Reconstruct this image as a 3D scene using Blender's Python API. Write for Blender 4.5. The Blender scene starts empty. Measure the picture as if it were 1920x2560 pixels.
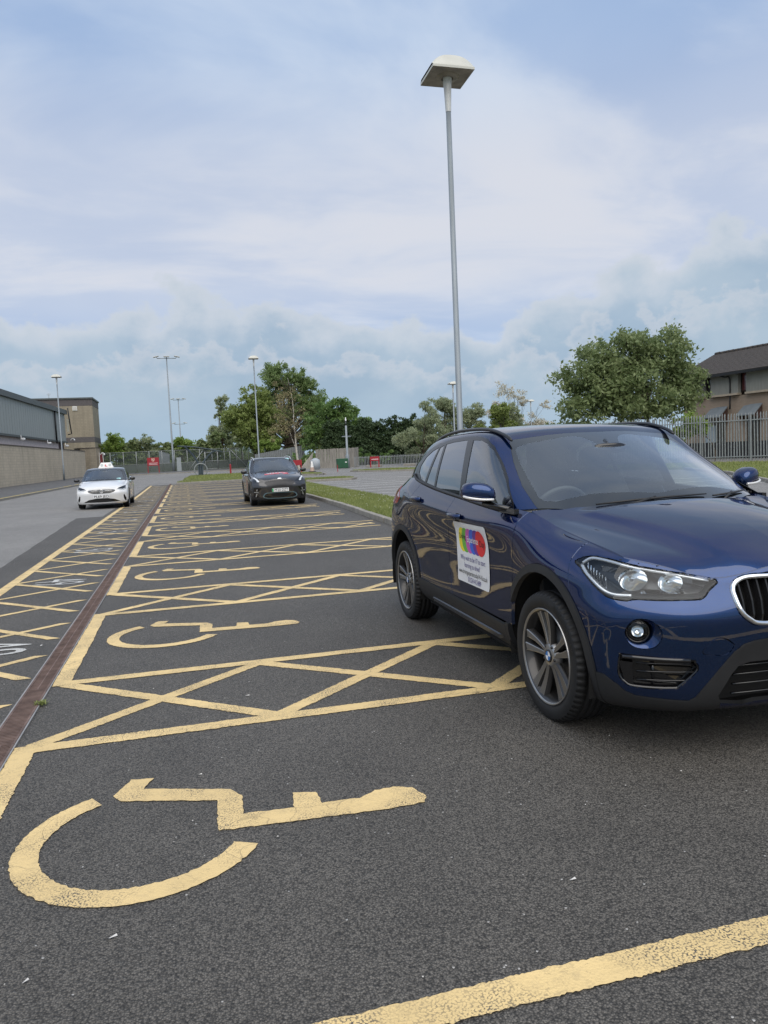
import bpy, bmesh, math, random
import numpy as np
from mathutils import Vector, Matrix, Quaternion
from mathutils.bvhtree import BVHTree
R = math.radians
SC = bpy.context.scene
COL = SC.collection
# ------------------------------------------------------------------ camera
CAM_H = 1.425
def cam_axes(yaw, pitch, roll):
    f = Vector((math.sin(yaw)*math.cos(pitch), math.cos(yaw)*math.cos(pitch), math.sin(pitch)))
    r = Vector((math.cos(yaw), -math.sin(yaw), 0)); u = r.cross(f)
    c, s = math.cos(roll), math.sin(roll)
    return c*r+s*u, -s*r+c*u, f
cam = bpy.data.cameras.new('camera'); cam_ob = bpy.data.objects.new('camera', cam); COL.objects.link(cam_ob)
_r, _u, _f = cam_axes(0.256377, -0.075677, -0.045292)
cam_ob.matrix_world = Matrix(((_r.x,_u.x,-_f.x,0),(_r.y,_u.y,-_f.y,0),(_r.z,_u.z,-_f.z,CAM_H),(0,0,0,1)))
cam.sensor_fit = 'VERTICAL'; cam.sensor_height = 36; cam.lens = 36*1875/2560
cam.clip_start = .05; cam.clip_end = 3000
SC.camera = cam_ob
# ------------------------------------------------------------------ world, sun, exposure
SUN_EL, SUN_AZ = 55, 188          # degrees; azimuth clockwise from +Y
wd = bpy.data.worlds.new('World'); SC.world = wd; wd.use_nodes = True
def build_world():
    nt = wd.node_tree; N = nt.nodes; L = nt.links; N.clear()
    def nd(t, **k):
        n = N.new(t)
        for a, b in k.items(): setattr(n, a, b)
        return n
    def mth(op, a, b=None, c=None, clamp=False):
        n = nd('ShaderNodeMath', operation=op, use_clamp=clamp)
        for i, v in enumerate((a, b, c)):
            if v is None: continue
            if isinstance(v, (int, float)): n.inputs[i].default_value = v
            else: L.new(v, n.inputs[i])
        return n.outputs[0]
    def ramp(v, lo, hi, smooth=True):
        n = nd('ShaderNodeMapRange', interpolation_type='SMOOTHSTEP' if smooth else 'LINEAR')
        L.new(v, n.inputs[0]); n.inputs[1].default_value = lo; n.inputs[2].default_value = hi
        return n.outputs[0]
    def mix(f, a, b):
        n = nd('ShaderNodeMix', data_type='RGBA')
        if isinstance(f, (int, float)): n.inputs[0].default_value = f
        else: L.new(f, n.inputs[0])
        for i, v in ((6, a), (7, b)):
            if isinstance(v, tuple): n.inputs[i].default_value = (*v, 1)
            else: L.new(v, n.inputs[i])
        return n.outputs[2]
    def noise(vec, scale, detail=6, rough=.55, dist=0, off=(0,0,0), sc=(1,1,1)):
        m = nd('ShaderNodeMapping'); m.inputs[1].default_value = off; m.inputs[3].default_value = sc
        L.new(vec, m.inputs[0])
        n = nd('ShaderNodeTexNoise'); n.inputs['Scale'].default_value = scale; n.inputs['Detail'].default_value = detail
        n.inputs['Roughness'].default_value = rough; n.inputs['Distortion'].default_value = dist
        L.new(m.outputs[0], n.inputs['Vector']); return n.outputs[0]
    sky = nd('ShaderNodeTexSky', sky_type='NISHITA'); sky.sun_disc = False
    sky.sun_elevation = R(SUN_EL); sky.sun_rotation = R(SUN_AZ)
    sky.air_density = 1.0; sky.dust_density = 1.6; sky.ozone_density = 1.2
    tc = nd('ShaderNodeTexCoord'); d = tc.outputs['Generated']
    sep = nd('ShaderNodeSeparateXYZ'); L.new(d, sep.inputs[0])
    z = mth('MAXIMUM', sep.outputs[2], 0.0)
    # flat cloud layer: project the direction on a high plane
    den = mth('ADD', z, .16)
    cx = mth('DIVIDE', sep.outputs[0], den); cy = mth('DIVIDE', sep.outputs[1], den)
    cmb = nd('ShaderNodeCombineXYZ'); L.new(cx, cmb.inputs[0]); L.new(cy, cmb.inputs[1])
    veil = ramp(noise(cmb.outputs[0], .95, 4, .48, .3, (3.1,7.4,0), (1,.8,1)), .32, .68)
    white = ramp(noise(cmb.outputs[0], 1.5, 6, .55, .4, (5.3,2.2,3.), (.75,1.15,1)), .42, .68)
    # far cumulus bank above the horizon, greyer than the bright haze behind it
    az = mth('ARCTAN2', sep.outputs[0], sep.outputs[1])
    el = mth('ARCSINE', z)
    cm2 = nd('ShaderNodeCombineXYZ'); L.new(az, cm2.inputs[0]); L.new(mth('MULTIPLY', el, 1.25), cm2.inputs[1])
    puff = noise(cm2.outputs[0], 10, 12, .56, .10, (2.35,.1,4.2))
    puff2 = noise(cm2.outputs[0], 16, 12, .58, .15, (4.4,1.7,.3))
    big = noise(cm2.outputs[0], 2.6, 3, .5, 0, (.6,3.3,8.))
    top = mth('ADD', mth('MULTIPLY', mth('SUBTRACT', big, .5), .20), .200)
    h = mth('SUBTRACT', mth('ADD', top, mth('MULTIPLY', mth('SUBTRACT', puff, .5), .17)), el)
    bank = ramp(h, -.004, .012)
    inner = ramp(h, .0, .06)
    # a second, lower row of heads in front
    h2 = mth('SUBTRACT', mth('ADD', mth('SUBTRACT', top, .060), mth('MULTIPLY', mth('SUBTRACT', puff2, .5), .20)), el)
    bank2 = ramp(h2, -.004, .014); inner2 = ramp(h2, .0, .05)
    glow = ramp(el, .10, .24); glow2 = ramp(el, .50, .32)
    base = nd('ShaderNodeMix', data_type='RGBA', blend_type='MULTIPLY'); base.inputs[0].default_value = 1
    L.new(sky.outputs[0], base.inputs[6]); base.inputs[7].default_value = (.10,)*3+(1,)
    blue = mix(.74, base.outputs[2], (.335,.495,.80))
    c1 = mix(mth('MULTIPLY', veil, .66), blue, (.48,.60,.80))
    c2 = mix(mth('MULTIPLY', white, .60), c1, (.73,.81,.91))
    haze_ = mth('ADD', .55, mth('MULTIPLY', white, .40))
    c2 = mix(mth('MULTIPLY', mth('MULTIPLY', glow, glow2), haze_), c2, (.69,.715,.79))
    low = mix(ramp(noise(cm2.outputs[0], 5, 6, .55, .2, (1.2,8.8,2.)), .38, .62), (.355,.475,.60), (.435,.545,.65))
    rim = mix(inner, (.60,.655,.725), low)
    c3 = mix(mth('MULTIPLY', bank, .88), c2, rim)
    rim2 = mix(inner2, (.61,.65,.715), low)
    c3 = mix(mth('MULTIPLY', bank2, .62), c3, rim2)
    hz = ramp(el, .0, .10)
    c4 = mix(mth('SUBTRACT', .80, mth('MULTIPLY', hz, .80)), c3, (.39,.53,.665))
    bg = nd('ShaderNodeBackground'); L.new(c4, bg.inputs[0]); bg.inputs[1].default_value = SKY_STRENGTH
    out = nd('ShaderNodeOutputWorld'); L.new(bg.outputs[0], out.inputs[0])
SKY_STRENGTH = .86
build_world()
sun = bpy.data.lights.new('sun', 'SUN'); sun_ob = bpy.data.objects.new('sun', sun); COL.objects.link(sun_ob)
sun.energy = 2.5; sun.angle = R(80); sun.color = (1, .915, .79)
_sd = Vector((math.sin(R(SUN_AZ))*math.cos(R(SUN_EL)), math.cos(R(SUN_AZ))*math.cos(R(SUN_EL)), math.sin(R(SUN_EL))))
sun_ob.rotation_euler = _sd.to_track_quat('Z', 'Y').to_euler()
sun_ob.location = (0, 0, 60)
SC.view_settings.view_transform = 'Standard'; SC.view_settings.look = 'None'
SC.view_settings.exposure = 0.22; SC.view_settings.gamma = 1.0; SC.view_settings.use_curve_mapping = False
SC.render.engine = 'CYCLES'
SC.cycles.max_bounces = 8; SC.cycles.transparent_max_bounces = 24; SC.cycles.diffuse_bounces = 3
SC.cycles.glossy_bounces = 4; SC.cycles.transmission_bounces = 4
SC.cycles.use_denoising = True; SC.cycles.caustics_reflective = False; SC.cycles.caustics_refractive = False
SC.cycles.sample_clamp_indirect = 6

# ------------------------------------------------------------------ helpers
random.seed(7); RNG = np.random.default_rng(11)
def tag(o, label=None, cat=None, group=None, kind=None):
    if label: o['label'] = label
    if cat: o['category'] = cat
    if group: o['group'] = group
    if kind: o['kind'] = kind
    return o
def empty(name, loc=(0,0,0), rz=0):
    o = bpy.data.objects.new(name, None); COL.objects.link(o); o.location = loc; o.rotation_euler = (0,0,rz)
    o.empty_display_size = .3
    return o
def mat_list(m): return m if isinstance(m, (list, tuple)) else [m]
def link(name, me, mats, parent=None, loc=None, rot=None):
    for m in mat_list(mats):
        if m is not None and m.name not in [x.name for x in me.materials if x]: me.materials.append(m)
    o = bpy.data.objects.new(name, me); COL.objects.link(o)
    if parent is not None: o.parent = parent
    if loc is not None: o.location = loc
    if rot is not None: o.rotation_euler = rot
    return o
def copy_tree(o, parent=None):
    c = o.copy(); COL.objects.link(c)
    if parent is not None: c.parent = parent; c.matrix_parent_inverse = o.matrix_parent_inverse.copy()
    for ch in list(o.children): copy_tree(ch, c)
    return c
class MB:
    """collects shapes into one mesh"""
    def __init__(s): s.v = []; s.f = []; s.m = []; s.sm = []; s.cur = 0; s.smooth = False
    def add(s, V, F, mi=None, smooth=None):
        o = len(s.v); s.v += [tuple(p) for p in V]
        for f in F:
            s.f.append([i+o for i in f]); s.m.append(s.cur if mi is None else mi); s.sm.append(s.smooth if smooth is None else smooth)
        return s
    def box(s, c, d, rz=0, bev=0, mi=None, M=None):
        x, y, z = d[0]/2, d[1]/2, d[2]/2
        V = [(-x,-y,-z),(x,-y,-z),(x,y,-z),(-x,y,-z),(-x,-y,z),(x,-y,z),(x,y,z),(-x,y,z)]
        F = [(3,2,1,0),(4,5,6,7),(0,1,5,4),(1,2,6,5),(2,3,7,6),(3,0,4,7)]
        if bev:
            b = bev; V = []
            for sz in (-1,1):
                for (px,py) in ((-x,-y),(x,-y),(x,y),(-x,y)):
                    V.append((px-math.copysign(b,px), py-math.copysign(b,py), sz*z))
            for sz in (-1,1):
                for (px,py) in ((-x,-y),(x,-y),(x,y),(-x,y)):
                    V.append((px, py, sz*(z-b)))
            F = [(3,2,1,0),(4,5,6,7)]
            for i in range(4):
                j = (i+1) % 4
                F += [(i,j,8+j,8+i),(8+i,8+j,12+j,12+i),(12+i,12+j,4+j,4+i)]
        if M is not None: V = [tuple(M @ Vector(p)) for p in V]
        else:
            cr, sr = math.cos(rz), math.sin(rz)
            V = [(c[0]+p[0]*cr-p[1]*sr, c[1]+p[0]*sr+p[1]*cr, c[2]+p[2]) for p in V]
        return s.add(V, F, mi)
    def tube(s, pts, rad, n=8, mi=None, cap=True, sy=1.0, smooth=True, up=None):
        pts = [Vector(p) for p in pts]; rad = rad if isinstance(rad, (list, tuple)) else [rad]*len(pts)
        V = []; F = []; prev = None
        for i, p in enumerate(pts):
            t = (pts[min(i+1,len(pts)-1)]-pts[max(i-1,0)]).normalized()
            ref = Vector(up) if up else (prev if prev is not None else (Vector((0,0,1)) if abs(t.z) < .9 else Vector((1,0,0))))
            b = t.cross(ref).normalized(); nn = b.cross(t).normalized(); prev = nn
            for k in range(n):
                a = 2*math.pi*k/n; V.append(p+b*(math.cos(a)*rad[i])+nn*(math.sin(a)*rad[i]*sy))
        for i in range(len(pts)-1):
            for k in range(n):
                k2 = (k+1) % n; F.append((i*n+k, i*n+k2, (i+1)*n+k2, (i+1)*n+k))
        o = len(s.v); s.add(V, F, mi, smooth)
        if cap:
            for ring, rev in ((0, True), (len(pts)-1, False)):
                idx = [o+ring*n+k for k in range(n)]; idx = idx[::-1] if rev else idx
                s.f.append(idx); s.m.append(s.cur if mi is None else mi); s.sm.append(False)
        return s
    def lathe(s, prof, n=24, mi=None, axis='Z', origin=(0,0,0), smooth=True, fn=None):
        V = []; F = []
        for k in range(n):
            a = 2*math.pi*k/n
            for i, (r, h) in enumerate(prof):
                if fn: r, h = fn(k, i, r, h)
                if axis == 'Z': V.append((origin[0]+r*math.cos(a), origin[1]+r*math.sin(a), origin[2]+h))
                else: V.append((origin[0]+r*math.sin(a), origin[1]+h, origin[2]+r*math.cos(a)))
        m = len(prof)
        for k in range(n):
            k2 = (k+1) % n
            for i in range(m-1): F.append((k*m+i, k2*m+i, k2*m+i+1, k*m+i+1))
        return s.add(V, F, mi, smooth)
    def prism(s, poly, z0, z1, mi=None):
        n = len(poly); V = [(x,y,z0) for x,y in poly]+[(x,y,z1) for x,y in poly]
        F = [list(range(n))[::-1], list(range(n,2*n))]+[(i,(i+1)%n,n+(i+1)%n,n+i) for i in range(n)]
        return s.add(V, F, mi)
    def xform(s, M, start=0):
        for i in range(start, len(s.v)): s.v[i] = tuple(M @ Vector(s.v[i]))
        return s
    def mesh(s, name):
        me = bpy.data.meshes.new(name); me.from_pydata(s.v, [], s.f)
        me.polygons.foreach_set('material_index', s.m); me.polygons.foreach_set('use_smooth', s.sm)
        me.update(); return me
    def build(s, name, mats, parent=None, loc=None, rot=None):
        me = s.mesh(name)
        for m in mat_list(mats): me.materials.append(m)
        o = bpy.data.objects.new(name, me); COL.objects.link(o)
        if parent is not None: o.parent = parent
        if loc is not None: o.location = loc
        if rot is not None: o.rotation_euler = rot
        return o
def cr_spline(pts, n=8, closed=False):
    P = [Vector(p) for p in pts]; out = []; m = len(P)
    rng = range(m) if closed else range(m-1)
    for i in rng:
        p0 = P[(i-1) % m] if closed or i > 0 else 2*P[0]-P[1]; p1 = P[i]; p2 = P[(i+1) % m]
        p3 = P[(i+2) % m] if closed or i+2 < m else 2*P[-1]-P[-2]
        for k in range(n):
            t = k/n; out.append(.5*((2*p1)+(p2-p0)*t+(2*p0-5*p1+4*p2-p3)*t*t+(3*p1-p0-3*p2+p3)*t**3))
    if not closed: out.append(P[-1].copy())
    return out
_font_cache = {}
def text_tris(s, size=1.0, bold=0.0):
    """flat lettering: list of 2D vertices and faces, centred on 0,0; built-in font"""
    key = (s, bold)
    if key not in _font_cache:
        cu = bpy.data.curves.new('txt', 'FONT'); cu.body = s; cu.align_x = 'CENTER'; cu.align_y = 'CENTER'; cu.offset = bold; cu.resolution_u = 3
        ob = bpy.data.objects.new('txt', cu); COL.objects.link(ob)
        dg = bpy.context.evaluated_depsgraph_get(); me = ob.evaluated_get(dg).to_mesh()
        me.calc_loop_triangles()
        V = [(v.co.x, v.co.y) for v in me.vertices]; F = [tuple(t.vertices) for t in me.loop_triangles]
        ob.evaluated_get(dg).to_mesh_clear(); bpy.data.objects.remove(ob); bpy.data.curves.remove(cu)
        _font_cache[key] = (V, F)
    V, F = _font_cache[key]
    return [(x*size, y*size) for x, y in V], F

# ------------------------------------------------------------------ materials
MATS = {}
def mat(name, col=(.5,.5,.5), rough=.6, metal=0, **k):
    if name in MATS: return MATS[name]
    m = bpy.data.materials.new(name); m.use_nodes = True; MATS[name] = m
    b = m.node_tree.nodes['Principled BSDF']
    b.inputs['Base Color'].default_value = (*col, 1); b.inputs['Roughness'].default_value = rough; b.inputs['Metallic'].default_value = metal
    for a, v in k.items(): b.inputs[a.replace('_',' ')].default_value = v
    return m
class NT:
    """small node-tree writer"""
    def __init__(s, m): s.m = m; s.t = m.node_tree; s.N = s.t.nodes; s.L = s.t.links; s.b = s.N.get('Principled BSDF')
    def nd(s, t, **k):
        n = s.N.new(t)
        for a, b in k.items(): setattr(n, a, b)
        return n
    def put(s, sock, v):
        if isinstance(v, (int, float)): sock.default_value = v
        elif isinstance(v, tuple): sock.default_value = (*v, 1) if len(v) == 3 and sock.type == 'RGBA' else v
        else: s.L.new(v, sock)
    def coord(s, kind='Object', scale=(1,1,1), off=(0,0,0), rot=(0,0,0)):
        tc = s.nd('ShaderNodeTexCoord'); mp = s.nd('ShaderNodeMapping')
        mp.inputs[3].default_value = scale; mp.inputs[1].default_value = off; mp.inputs[2].default_value = rot
        s.L.new(tc.outputs[kind], mp.inputs[0]); return mp.outputs[0]
    def geo(s, scale=(1,1,1), off=(0,0,0)):
        g = s.nd('ShaderNodeNewGeometry'); mp = s.nd('ShaderNodeMapping')
        mp.inputs[3].default_value = scale; mp.inputs[1].default_value = off
        s.L.new(g.outputs['Position'], mp.inputs[0]); return mp.outputs[0]
    def noise(s, v, scale, detail=4, rough=.55, dist=0, out=0):
        n = s.nd('ShaderNodeTexNoise'); n.inputs['Scale'].default_value = scale; n.inputs['Detail'].default_value = detail
        n.inputs['Roughness'].default_value = rough; n.inputs['Distortion'].default_value = dist
        s.L.new(v, n.inputs['Vector']); return n.outputs[out]
    def vor(s, v, scale, feature='F1', rnd=1.0):
        n = s.nd('ShaderNodeTexVoronoi', feature=feature); n.inputs['Scale'].default_value = scale
        n.inputs['Randomness'].default_value = rnd
        s.L.new(v, n.inputs['Vector']); return n
    def ramp(s, v, lo, hi, a=0, b=1, smooth=False):
        n = s.nd('ShaderNodeMapRange', interpolation_type='SMOOTHSTEP' if smooth else 'LINEAR')
        s.put(n.inputs[0], v); n.inputs[1].default_value = lo; n.inputs[2].default_value = hi
        n.inputs[3].default_value = a; n.inputs[4].default_value = b; return n.outputs[0]
    def math(s, op, a, b=0.0, clamp=False):
        n = s.nd('ShaderNodeMath', operation=op, use_clamp=clamp); s.put(n.inputs[0], a); s.put(n.inputs[1], b); return n.outputs[0]
    def mix(s, f, a, b, blend='MIX'):
        n = s.nd('ShaderNodeMix', data_type='RGBA', blend_type=blend); s.put(n.inputs[0], f); s.put(n.inputs[6], a); s.put(n.inputs[7], b); return n.outputs[2]
    def bump(s, h, strength=.3, dist=.01, normal=None):
        n = s.nd('ShaderNodeBump'); n.inputs['Strength'].default_value = strength; n.inputs['Distance'].default_value = dist
        s.L.new(h, n.inputs['Height'])
        if normal is not None: s.L.new(normal, n.inputs['Normal'])
        return n.outputs[0]
    def set(s, **k):
        for a, v in k.items(): s.put(s.b.inputs[a.replace('_',' ')], v)
def varied(name, col, rough=.7, amount=.25, scale=3.0, metal=0, bump=0.0, bscale=40, col2=None, stretch=(1,1,1)):
    """plain surface with soft colour variation and grain"""
    if name in MATS: return MATS[name]
    m = mat(name, col, rough, metal); t = NT(m)
    v = t.geo(stretch); n = t.noise(v, scale, 6, .6)
    dark = tuple(c*(1-amount) for c in col); lite = col2 or tuple(min(1, c*(1+amount)) for c in col)
    t.set(Base_Color=t.mix(t.ramp(n, .3, .7), dark, lite))
    if bump: t.set(Normal=t.bump(t.noise(t.geo(), bscale, 4), bump, .01))
    return m
def gz(x, y):
    t = y-30
    return .0055*t*t/(t+8) if t > 0 else 0.0
def sheet_poly(pts3, res=.03):
    """closed outline -> filled mesh data"""
    bm = bmesh.new(); vs = [bm.verts.new(p) for p in pts3]; bm.faces.new(vs)
    bmesh.ops.triangulate(bm, faces=bm.faces[:]); bm.verts.index_update()
    V = [tuple(v.co) for v in bm.verts]; F = [[v.index for v in f.verts] for f in bm.faces]; bm.free(); return V, F
def inside(p, poly):
    x, y = p; c = False; n = len(poly); j = n-1
    for i in range(n):
        xi, yi = poly[i]; xj, yj = poly[j]
        if (yi > y) != (yj > y) and x < (xj-xi)*(y-yi)/(yj-yi)+xi: c = not c
        j = i
    return c
# ================================================================== ground
def asphalt(name, base, spread, vscale, fleck, rough, bump, patch=.18, grit=1.0):
    m = mat(name, base, rough); t = NT(m); p = t.geo()
    v = t.vor(p, vscale); v2 = t.vor(p, vscale*.43)
    sepc = t.nd('ShaderNodeSeparateColor'); t.L.new(v.outputs['Color'], sepc.inputs[0])
    stone = t.ramp(sepc.outputs[0], 0, 1, 1-spread, 1+spread)
    gap = t.ramp(v.outputs['Distance'], .30, .80, 1.0, .30)
    big = t.ramp(t.noise(p, .35, 5, .6), .3, .7, 1-patch, 1+patch)
    mid_ = t.ramp(t.noise(p, 2.3, 4, .6), .3, .7, .92, 1.08)
    k = t.math('MULTIPLY', t.math('MULTIPLY', stone, gap), t.math('MULTIPLY', big, mid_))
    sc = t.nd('ShaderNodeVectorMath', operation='SCALE'); sc.inputs[0].default_value = base; t.L.new(k, sc.inputs['Scale'])
    white = t.math('GREATER_THAN', sepc.outputs[1], 1-fleck)
    col = t.mix(t.math('MULTIPLY', white, .75), sc.outputs[0], (.50,.49,.47))
    # hairline tyre polish and old stains
    st = t.ramp(t.noise(t.geo((.9,.25,1), (4,2,0)), 1.1, 6, .65), .60, .78, 0, .35)
    col = t.mix(st, col, tuple(c*.55 for c in base))
    oil = t.ramp(t.noise(t.geo((1,1,1), (11,5,0)), 1.9, 3, .5), .69, .76, 0, .45); col = t.mix(oil, col, tuple(c*.35 for c in base))
    t.set(Base_Color=col, Roughness=t.ramp(sepc.outputs[2], 0, 1, rough-.12, rough+.12))
    t.set(Normal=t.bump(t.math('ADD', t.math('MULTIPLY', v.outputs['Distance'], -1.0), t.math('MULTIPLY', v2.outputs['Distance'], -.5)), bump, .006))
    return m
M_ASPH = asphalt('dark_asphalt', (.114,.105,.092), .55, 160, .0006, .66, .70, .22)
M_ROAD = asphalt('worn_road_asphalt', (.275,.265,.25), .30, 80, .002, .70, .45, .12)
M_PATH = asphalt('footway_asphalt', (.140,.137,.134), .25, 90, .002, .72, .4, .10)
def ysheet(name, xl, xr, ys, dz, m, parent=None, kind=None, nx=1):
    """sheet between the lines x=xl(y) and x=xr(y), lying on the rise of the ground"""
    V = []; F = []
    for y in ys:
        a, b = xl(y), xr(y)
        for k in range(nx+1):
            x = a+(b-a)*k/nx; V.append((x, y, gz(x,y)+dz))
    n = nx+1
    for i in range(len(ys)-1):
        for k in range(nx): F.append((i*n+k, i*n+k+1, (i+1)*n+k+1, (i+1)*n+k))
    me = bpy.data.meshes.new(name); me.from_pydata(V, [], F); me.update()
    o = link(name, me, m, parent)
    if kind: tag(o, kind=kind)
    return o
def yr(a, b, s):
    n = max(1, int(round((b-a)/s))); return [a+(b-a)*k/n for k in range(n+1)]
M_GRASSG = None
def grass_ground():
    m = mat('grass_ground', (.06,.10,.025), .9); t = NT(m); p = t.geo()
    c = t.mix(t.ramp(t.noise(p, .8, 6, .65), .3, .7), (.13,.165,.05), (.23,.25,.10))
    c = t.mix(t.ramp(t.noise(p, 14, 4, .7), .45, .75, 0, .7), c, (.10,.11,.045))
    t.set(Base_Color=c, Normal=t.bump(t.noise(p, 60, 4), .8, .02)); return m
M_GRASSG = grass_ground()
ysheet('ground', lambda y: -1500, lambda y: 1500, [-1500,-200,-20,30]+yr(35,200,15)+[300,600,2500], -.05, M_GRASSG, kind='structure', nx=8)
kerb_x = lambda y: -8.8+.043*(y-40)
road = ysheet('road', lambda y: kerb_x(y), lambda y: 60, yr(-20,30,10)+yr(32,97,5), -.006, M_ROAD, kind='structure', nx=4)
# newer dark surfacing of the bays, with its ragged left edge
def cp_left(y):
    if y > 23.35: return -2.42
    return -2.75-.034*(y-12)+.008*math.sin(y*3.1)+.005*math.sin(y*7.7)
cpk = ysheet('car_park', cp_left, lambda y: 4.32, yr(-12,23.3,.35)+[23.36]+yr(24,52.6,1.2), .0, M_ASPH, kind='structure')
# ------------------------------------------------------------------ road paint
def road_paint(name, col, wear=.5, dirt=(.16,.14,.11)):
    m = mat(name, col, .62); t = NT(m); p = t.geo()
    n = t.noise(p, 22, 7, .72); n2 = t.noise(p, 120, 4, .7)
    d = t.ramp(n, .50, .74, 0, .75*wear)
    c = t.mix(d, col, tuple(.55*a+.45*b for a, b in zip(col, dirt)))
    big = t.ramp(t.noise(p, 1.7, 4, .6), .3, .7, .84, 1.06)
    sc = t.nd('ShaderNodeVectorMath', operation='SCALE'); t.L.new(c, sc.inputs[0]); t.L.new(big, sc.inputs['Scale'])
    # chipped spots where the stone shows through
    chip = t.math('MULTIPLY', t.ramp(n2, .60, .66), t.ramp(t.noise(p, 5, 5, .7), .47, .63))
    vg = t.vor(p, 150); pit = t.math('MULTIPLY', t.ramp(vg.outputs['Distance'], .52, .68), t.ramp(t.noise(p, 3.2, 5, .65), .42, .66))
    chip = t.math('MAXIMUM', chip, pit)
    col2 = t.mix(t.math('MULTIPLY', chip, wear*1.3, clamp=True), sc.outputs[0], (.075,.07,.062))
    # cracks in the thermoplastic
    wv = t.nd('ShaderNodeVectorMath', operation='ADD'); t.L.new(p, wv.inputs[0])
    wn = t.nd('ShaderNodeTexNoise'); wn.inputs['Scale'].default_value = 6; t.L.new(p, wn.inputs['Vector'])
    ws = t.nd('ShaderNodeVectorMath', operation='SCALE'); t.L.new(wn.outputs['Color'], ws.inputs[0]); ws.inputs['Scale'].default_value = .12
    t.L.new(ws.outputs[0], wv.inputs[1])
    cr = t.vor(wv.outputs[0], 5.5, 'DISTANCE_TO_EDGE'); cm_ = t.math('MULTIPLY', t.ramp(cr.outputs['Distance'], .004, .012, 1, 0), t.ramp(t.noise(p, .9, 3), .45, .6))
    col3 = t.mix(t.math('MULTIPLY', cm_, .8), col2, (.11,.09,.06))
    t.set(Base_Color=col3, Normal=t.bump(t.math('ADD', n2, t.vor(p, 105).outputs['Distance']), .35, .004)); return m
M_YEL = road_paint('yellow_road_paint', (.76,.565,.265), .8)
M_WHT = road_paint('white_road_paint', (.56,.56,.54), .9)
M_WHTF = varied('faded_white_paint', (.72,.72,.70), .7, .15, 6)
def res_for(y): return .008 if y < 5 else (.03 if y < 9 else (.08 if y < 16 else .4))
def strip(p0, p1, w, dz, jit=.0026, cut0=0.0, cut1=0.0):
    """painted strip with ragged edges; cut0/cut1 slant the ends"""
    p0, p1 = Vector(p0), Vector(p1); d = p1-p0; L = d.length; d.normalize(); nrm = Vector((-d.y, d.x))
    s = res_for(min(p0.y, p1.y)); n = max(2, int(L/s)); V = []; F = []
    j = jit if s < .05 else 0
    e0 = e1 = 0
    for k in range(n+1):
        t = k/n
        e0 = e0*.45+RNG.normal(0, 1)*.8; e1 = e1*.45+RNG.normal(0, 1)*.8
        for sd, e in ((-1, e0), (1, e1)):
            along = L*t+(cut0*sd*(1-t)*w/2 if t < .5 else cut1*sd*t*w/2)
            q = p0+d*along+nrm*(sd*(w/2)+e*j); V.append((q.x, q.y, gz(q.x,q.y)+dz))
    for k in range(n): F.append((2*k, 2*k+2, 2*k+3, 2*k+1))
    return V, F
def paint_obj(name, V, F, m):
    me = bpy.data.meshes.new(name); me.from_pydata(V, [], F); me.update()
    if len(me.polygons) and me.polygons[0].normal.z < 0: me.flip_normals()
    return link(name, me, m, cpk)
NB = 14
# long edge line and strip hatching left of the drain
paint_obj('edge_line', *strip((-2.21,2.0), (-2.21,51.8), .13, .0040), M_YEL)
y0 = 2.97
k = 0
while y0 < 51:
    paint_obj('strip_hatch_line', *strip((-2.15,y0), (-1.16,y0+.76), .075, .0032, cut1=-.9), M_YEL)
    paint_obj('strip_hatch_line', *strip((-2.15,y0+1.15), (-1.16,y0+.10), .075, .0036, cut1=.9), M_YEL)
    y0 += 1.232
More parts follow.
